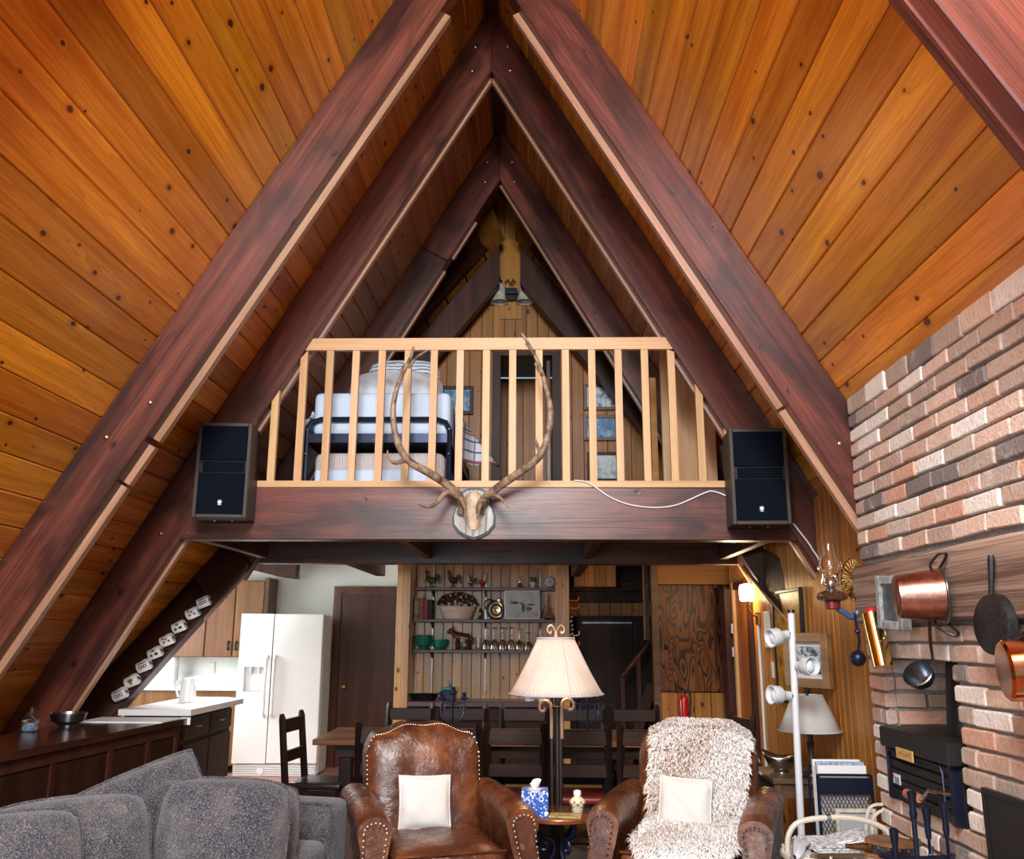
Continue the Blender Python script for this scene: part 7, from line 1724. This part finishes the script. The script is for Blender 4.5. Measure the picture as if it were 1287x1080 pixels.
# brass match holder tube
t = thing('brass_match_tube', 'polished brass match tube with red tips hanging on the brick corner', 'match holder', (2.05, 4.55, 1.36))
MB().tube([(2.03, 4.58, 1.610), (2.045, 4.52, 1.355)], 0.047, 20, cap=True).build('tube', 'brass', t)
MB().lathe([(0.030, 0), (0.030, 0.02), (0.02, 0.03)], (2.032, 4.577, 1.61), 12).build('red_matches', 'berry_red', t)
MB().tube(smooth_path([(2.05, 4.49, 1.535), (2.05, 4.465, 1.535), (2.05, 4.465, 1.495), (2.05, 4.49, 1.49)]), 0.005, 6).build('bracket', 'pewter', t)
# oil lamp on a scroll bracket with brass reflector
ol = thing('oil_lamp', 'glass chimney oil lamp held by a wall bracket', 'oil lamp', (1.96, 4.93, 1.64))
ox, oy = 1.957, 4.93
MB().lathe([(0.035, -0.06), (0.040, -0.055), (0.042, -0.02)], (ox, oy, 1.70), 18).build('holder_cup', 'lava_red', ol)
MB().lathe([(0.04, -0.02), (0.076, -0.008), (0.080, 0.010), (0.070, 0.028), (0.03, 0.042), (0.022, 0.055)], (ox, oy, 1.70), 24).build('font', 'brown_glass', ol)
MB().lathe([(0.022, 0.055), (0.030, 0.065), (0.030, 0.085), (0.024, 0.10)], (ox, oy, 1.70), 18).build('burner', 'steel', ol)
for k in (-1, 1): MB().tube(smooth_path([(ox + k * 0.025, oy, 1.765), (ox + k * 0.05, oy, 1.775), (ox + k * 0.045, oy, 1.80), (ox + k * 0.04, oy, 1.83)]), 0.004, 5).build('prong', 'steel', ol)
MB().shell([(0.034, 0.09), (0.036, 0.12), (0.062, 0.155), (0.066, 0.175), (0.050, 0.215), (0.032, 0.25), (0.030, 0.30), (0.032, 0.302), (0.029, 0.30), (0.031, 0.25), (0.048, 0.215), (0.063, 0.175), (0.059, 0.156), (0.034, 0.12)], (ox, oy, 1.70), 28).build('glass_chimney', 'glass', ol)
MB().tube(smooth_path([(2.13, 4.92, 1.70), (2.10, 4.92, 1.64), (2.05, 4.92, 1.60), (2.02, 4.92, 1.62), (1.98, 4.925, 1.645)]), [0.016] * 17, 8).build('bracket_arm', 'bracket_blue', ol)
MB().tube([(2.13, 4.90, 1.63), (2.13, 4.90, 1.80)], 0.010, 6).build('bracket_post', 'pewter', ol)
rf = thing('brass_reflector', 'fluted brass reflector disc behind the oil lamp', 'reflector', (2.10, 4.93, 1.69))
mm = Matrix.Translation((2.105, 4.93, 1.805)) @ Euler((0.0, -PI / 2 + 0.0, 0)).to_matrix().to_4x4() @ Euler((0.9, 0, 0)).to_matrix().to_4x4()
mm = Matrix.Translation((2.09, 4.95, 1.805)) @ Vector((-0.985, -0.17, 0.04)).normalized().to_track_quat('Z', 'Y').to_matrix().to_4x4()
def flute(a, b):
    q = 2 * PI * a; r = 0.012 + 0.105 * b
    return (r * math.cos(q), r * math.sin(q), 0.012 * b * b + 0.003 * math.cos(22 * q) * (1 if 0.2 < b < 0.95 else 0) * min(1, b * 2))
o = MB().grid(flute, 176, 8, mm).build('fluted_disc', 'brass', rf); o.modifiers.new('solid', 'SOLIDIFY').thickness = 0.002
MB().ball((0, 0, 0.004), (0.02, 0.02, 0.008), 12, 6, mm).build('boss', 'old_brass', rf)
# hanging iron ball on a chain
hb = thing('hanging_ball', 'dark blue iron ball hanging on a knotted strap below the lamp bracket', 'ornament', (2.06, 4.9, 1.35))
MB().ball((2.06, 4.9, 1.385), 0.042, 18, 12).build('ball', 'blue_iron', hb)
MB().tube(smooth_path([(2.065, 4.9, 1.425), (2.075, 4.9, 1.48), (2.068, 4.9, 1.53), (2.062, 4.9, 1.62)]), 0.007, 6).build('strap', 'blue_iron', hb)
MB().ball((2.069, 4.9, 1.525), 0.016, 8, 6).build('knot', 'blue_iron', hb)
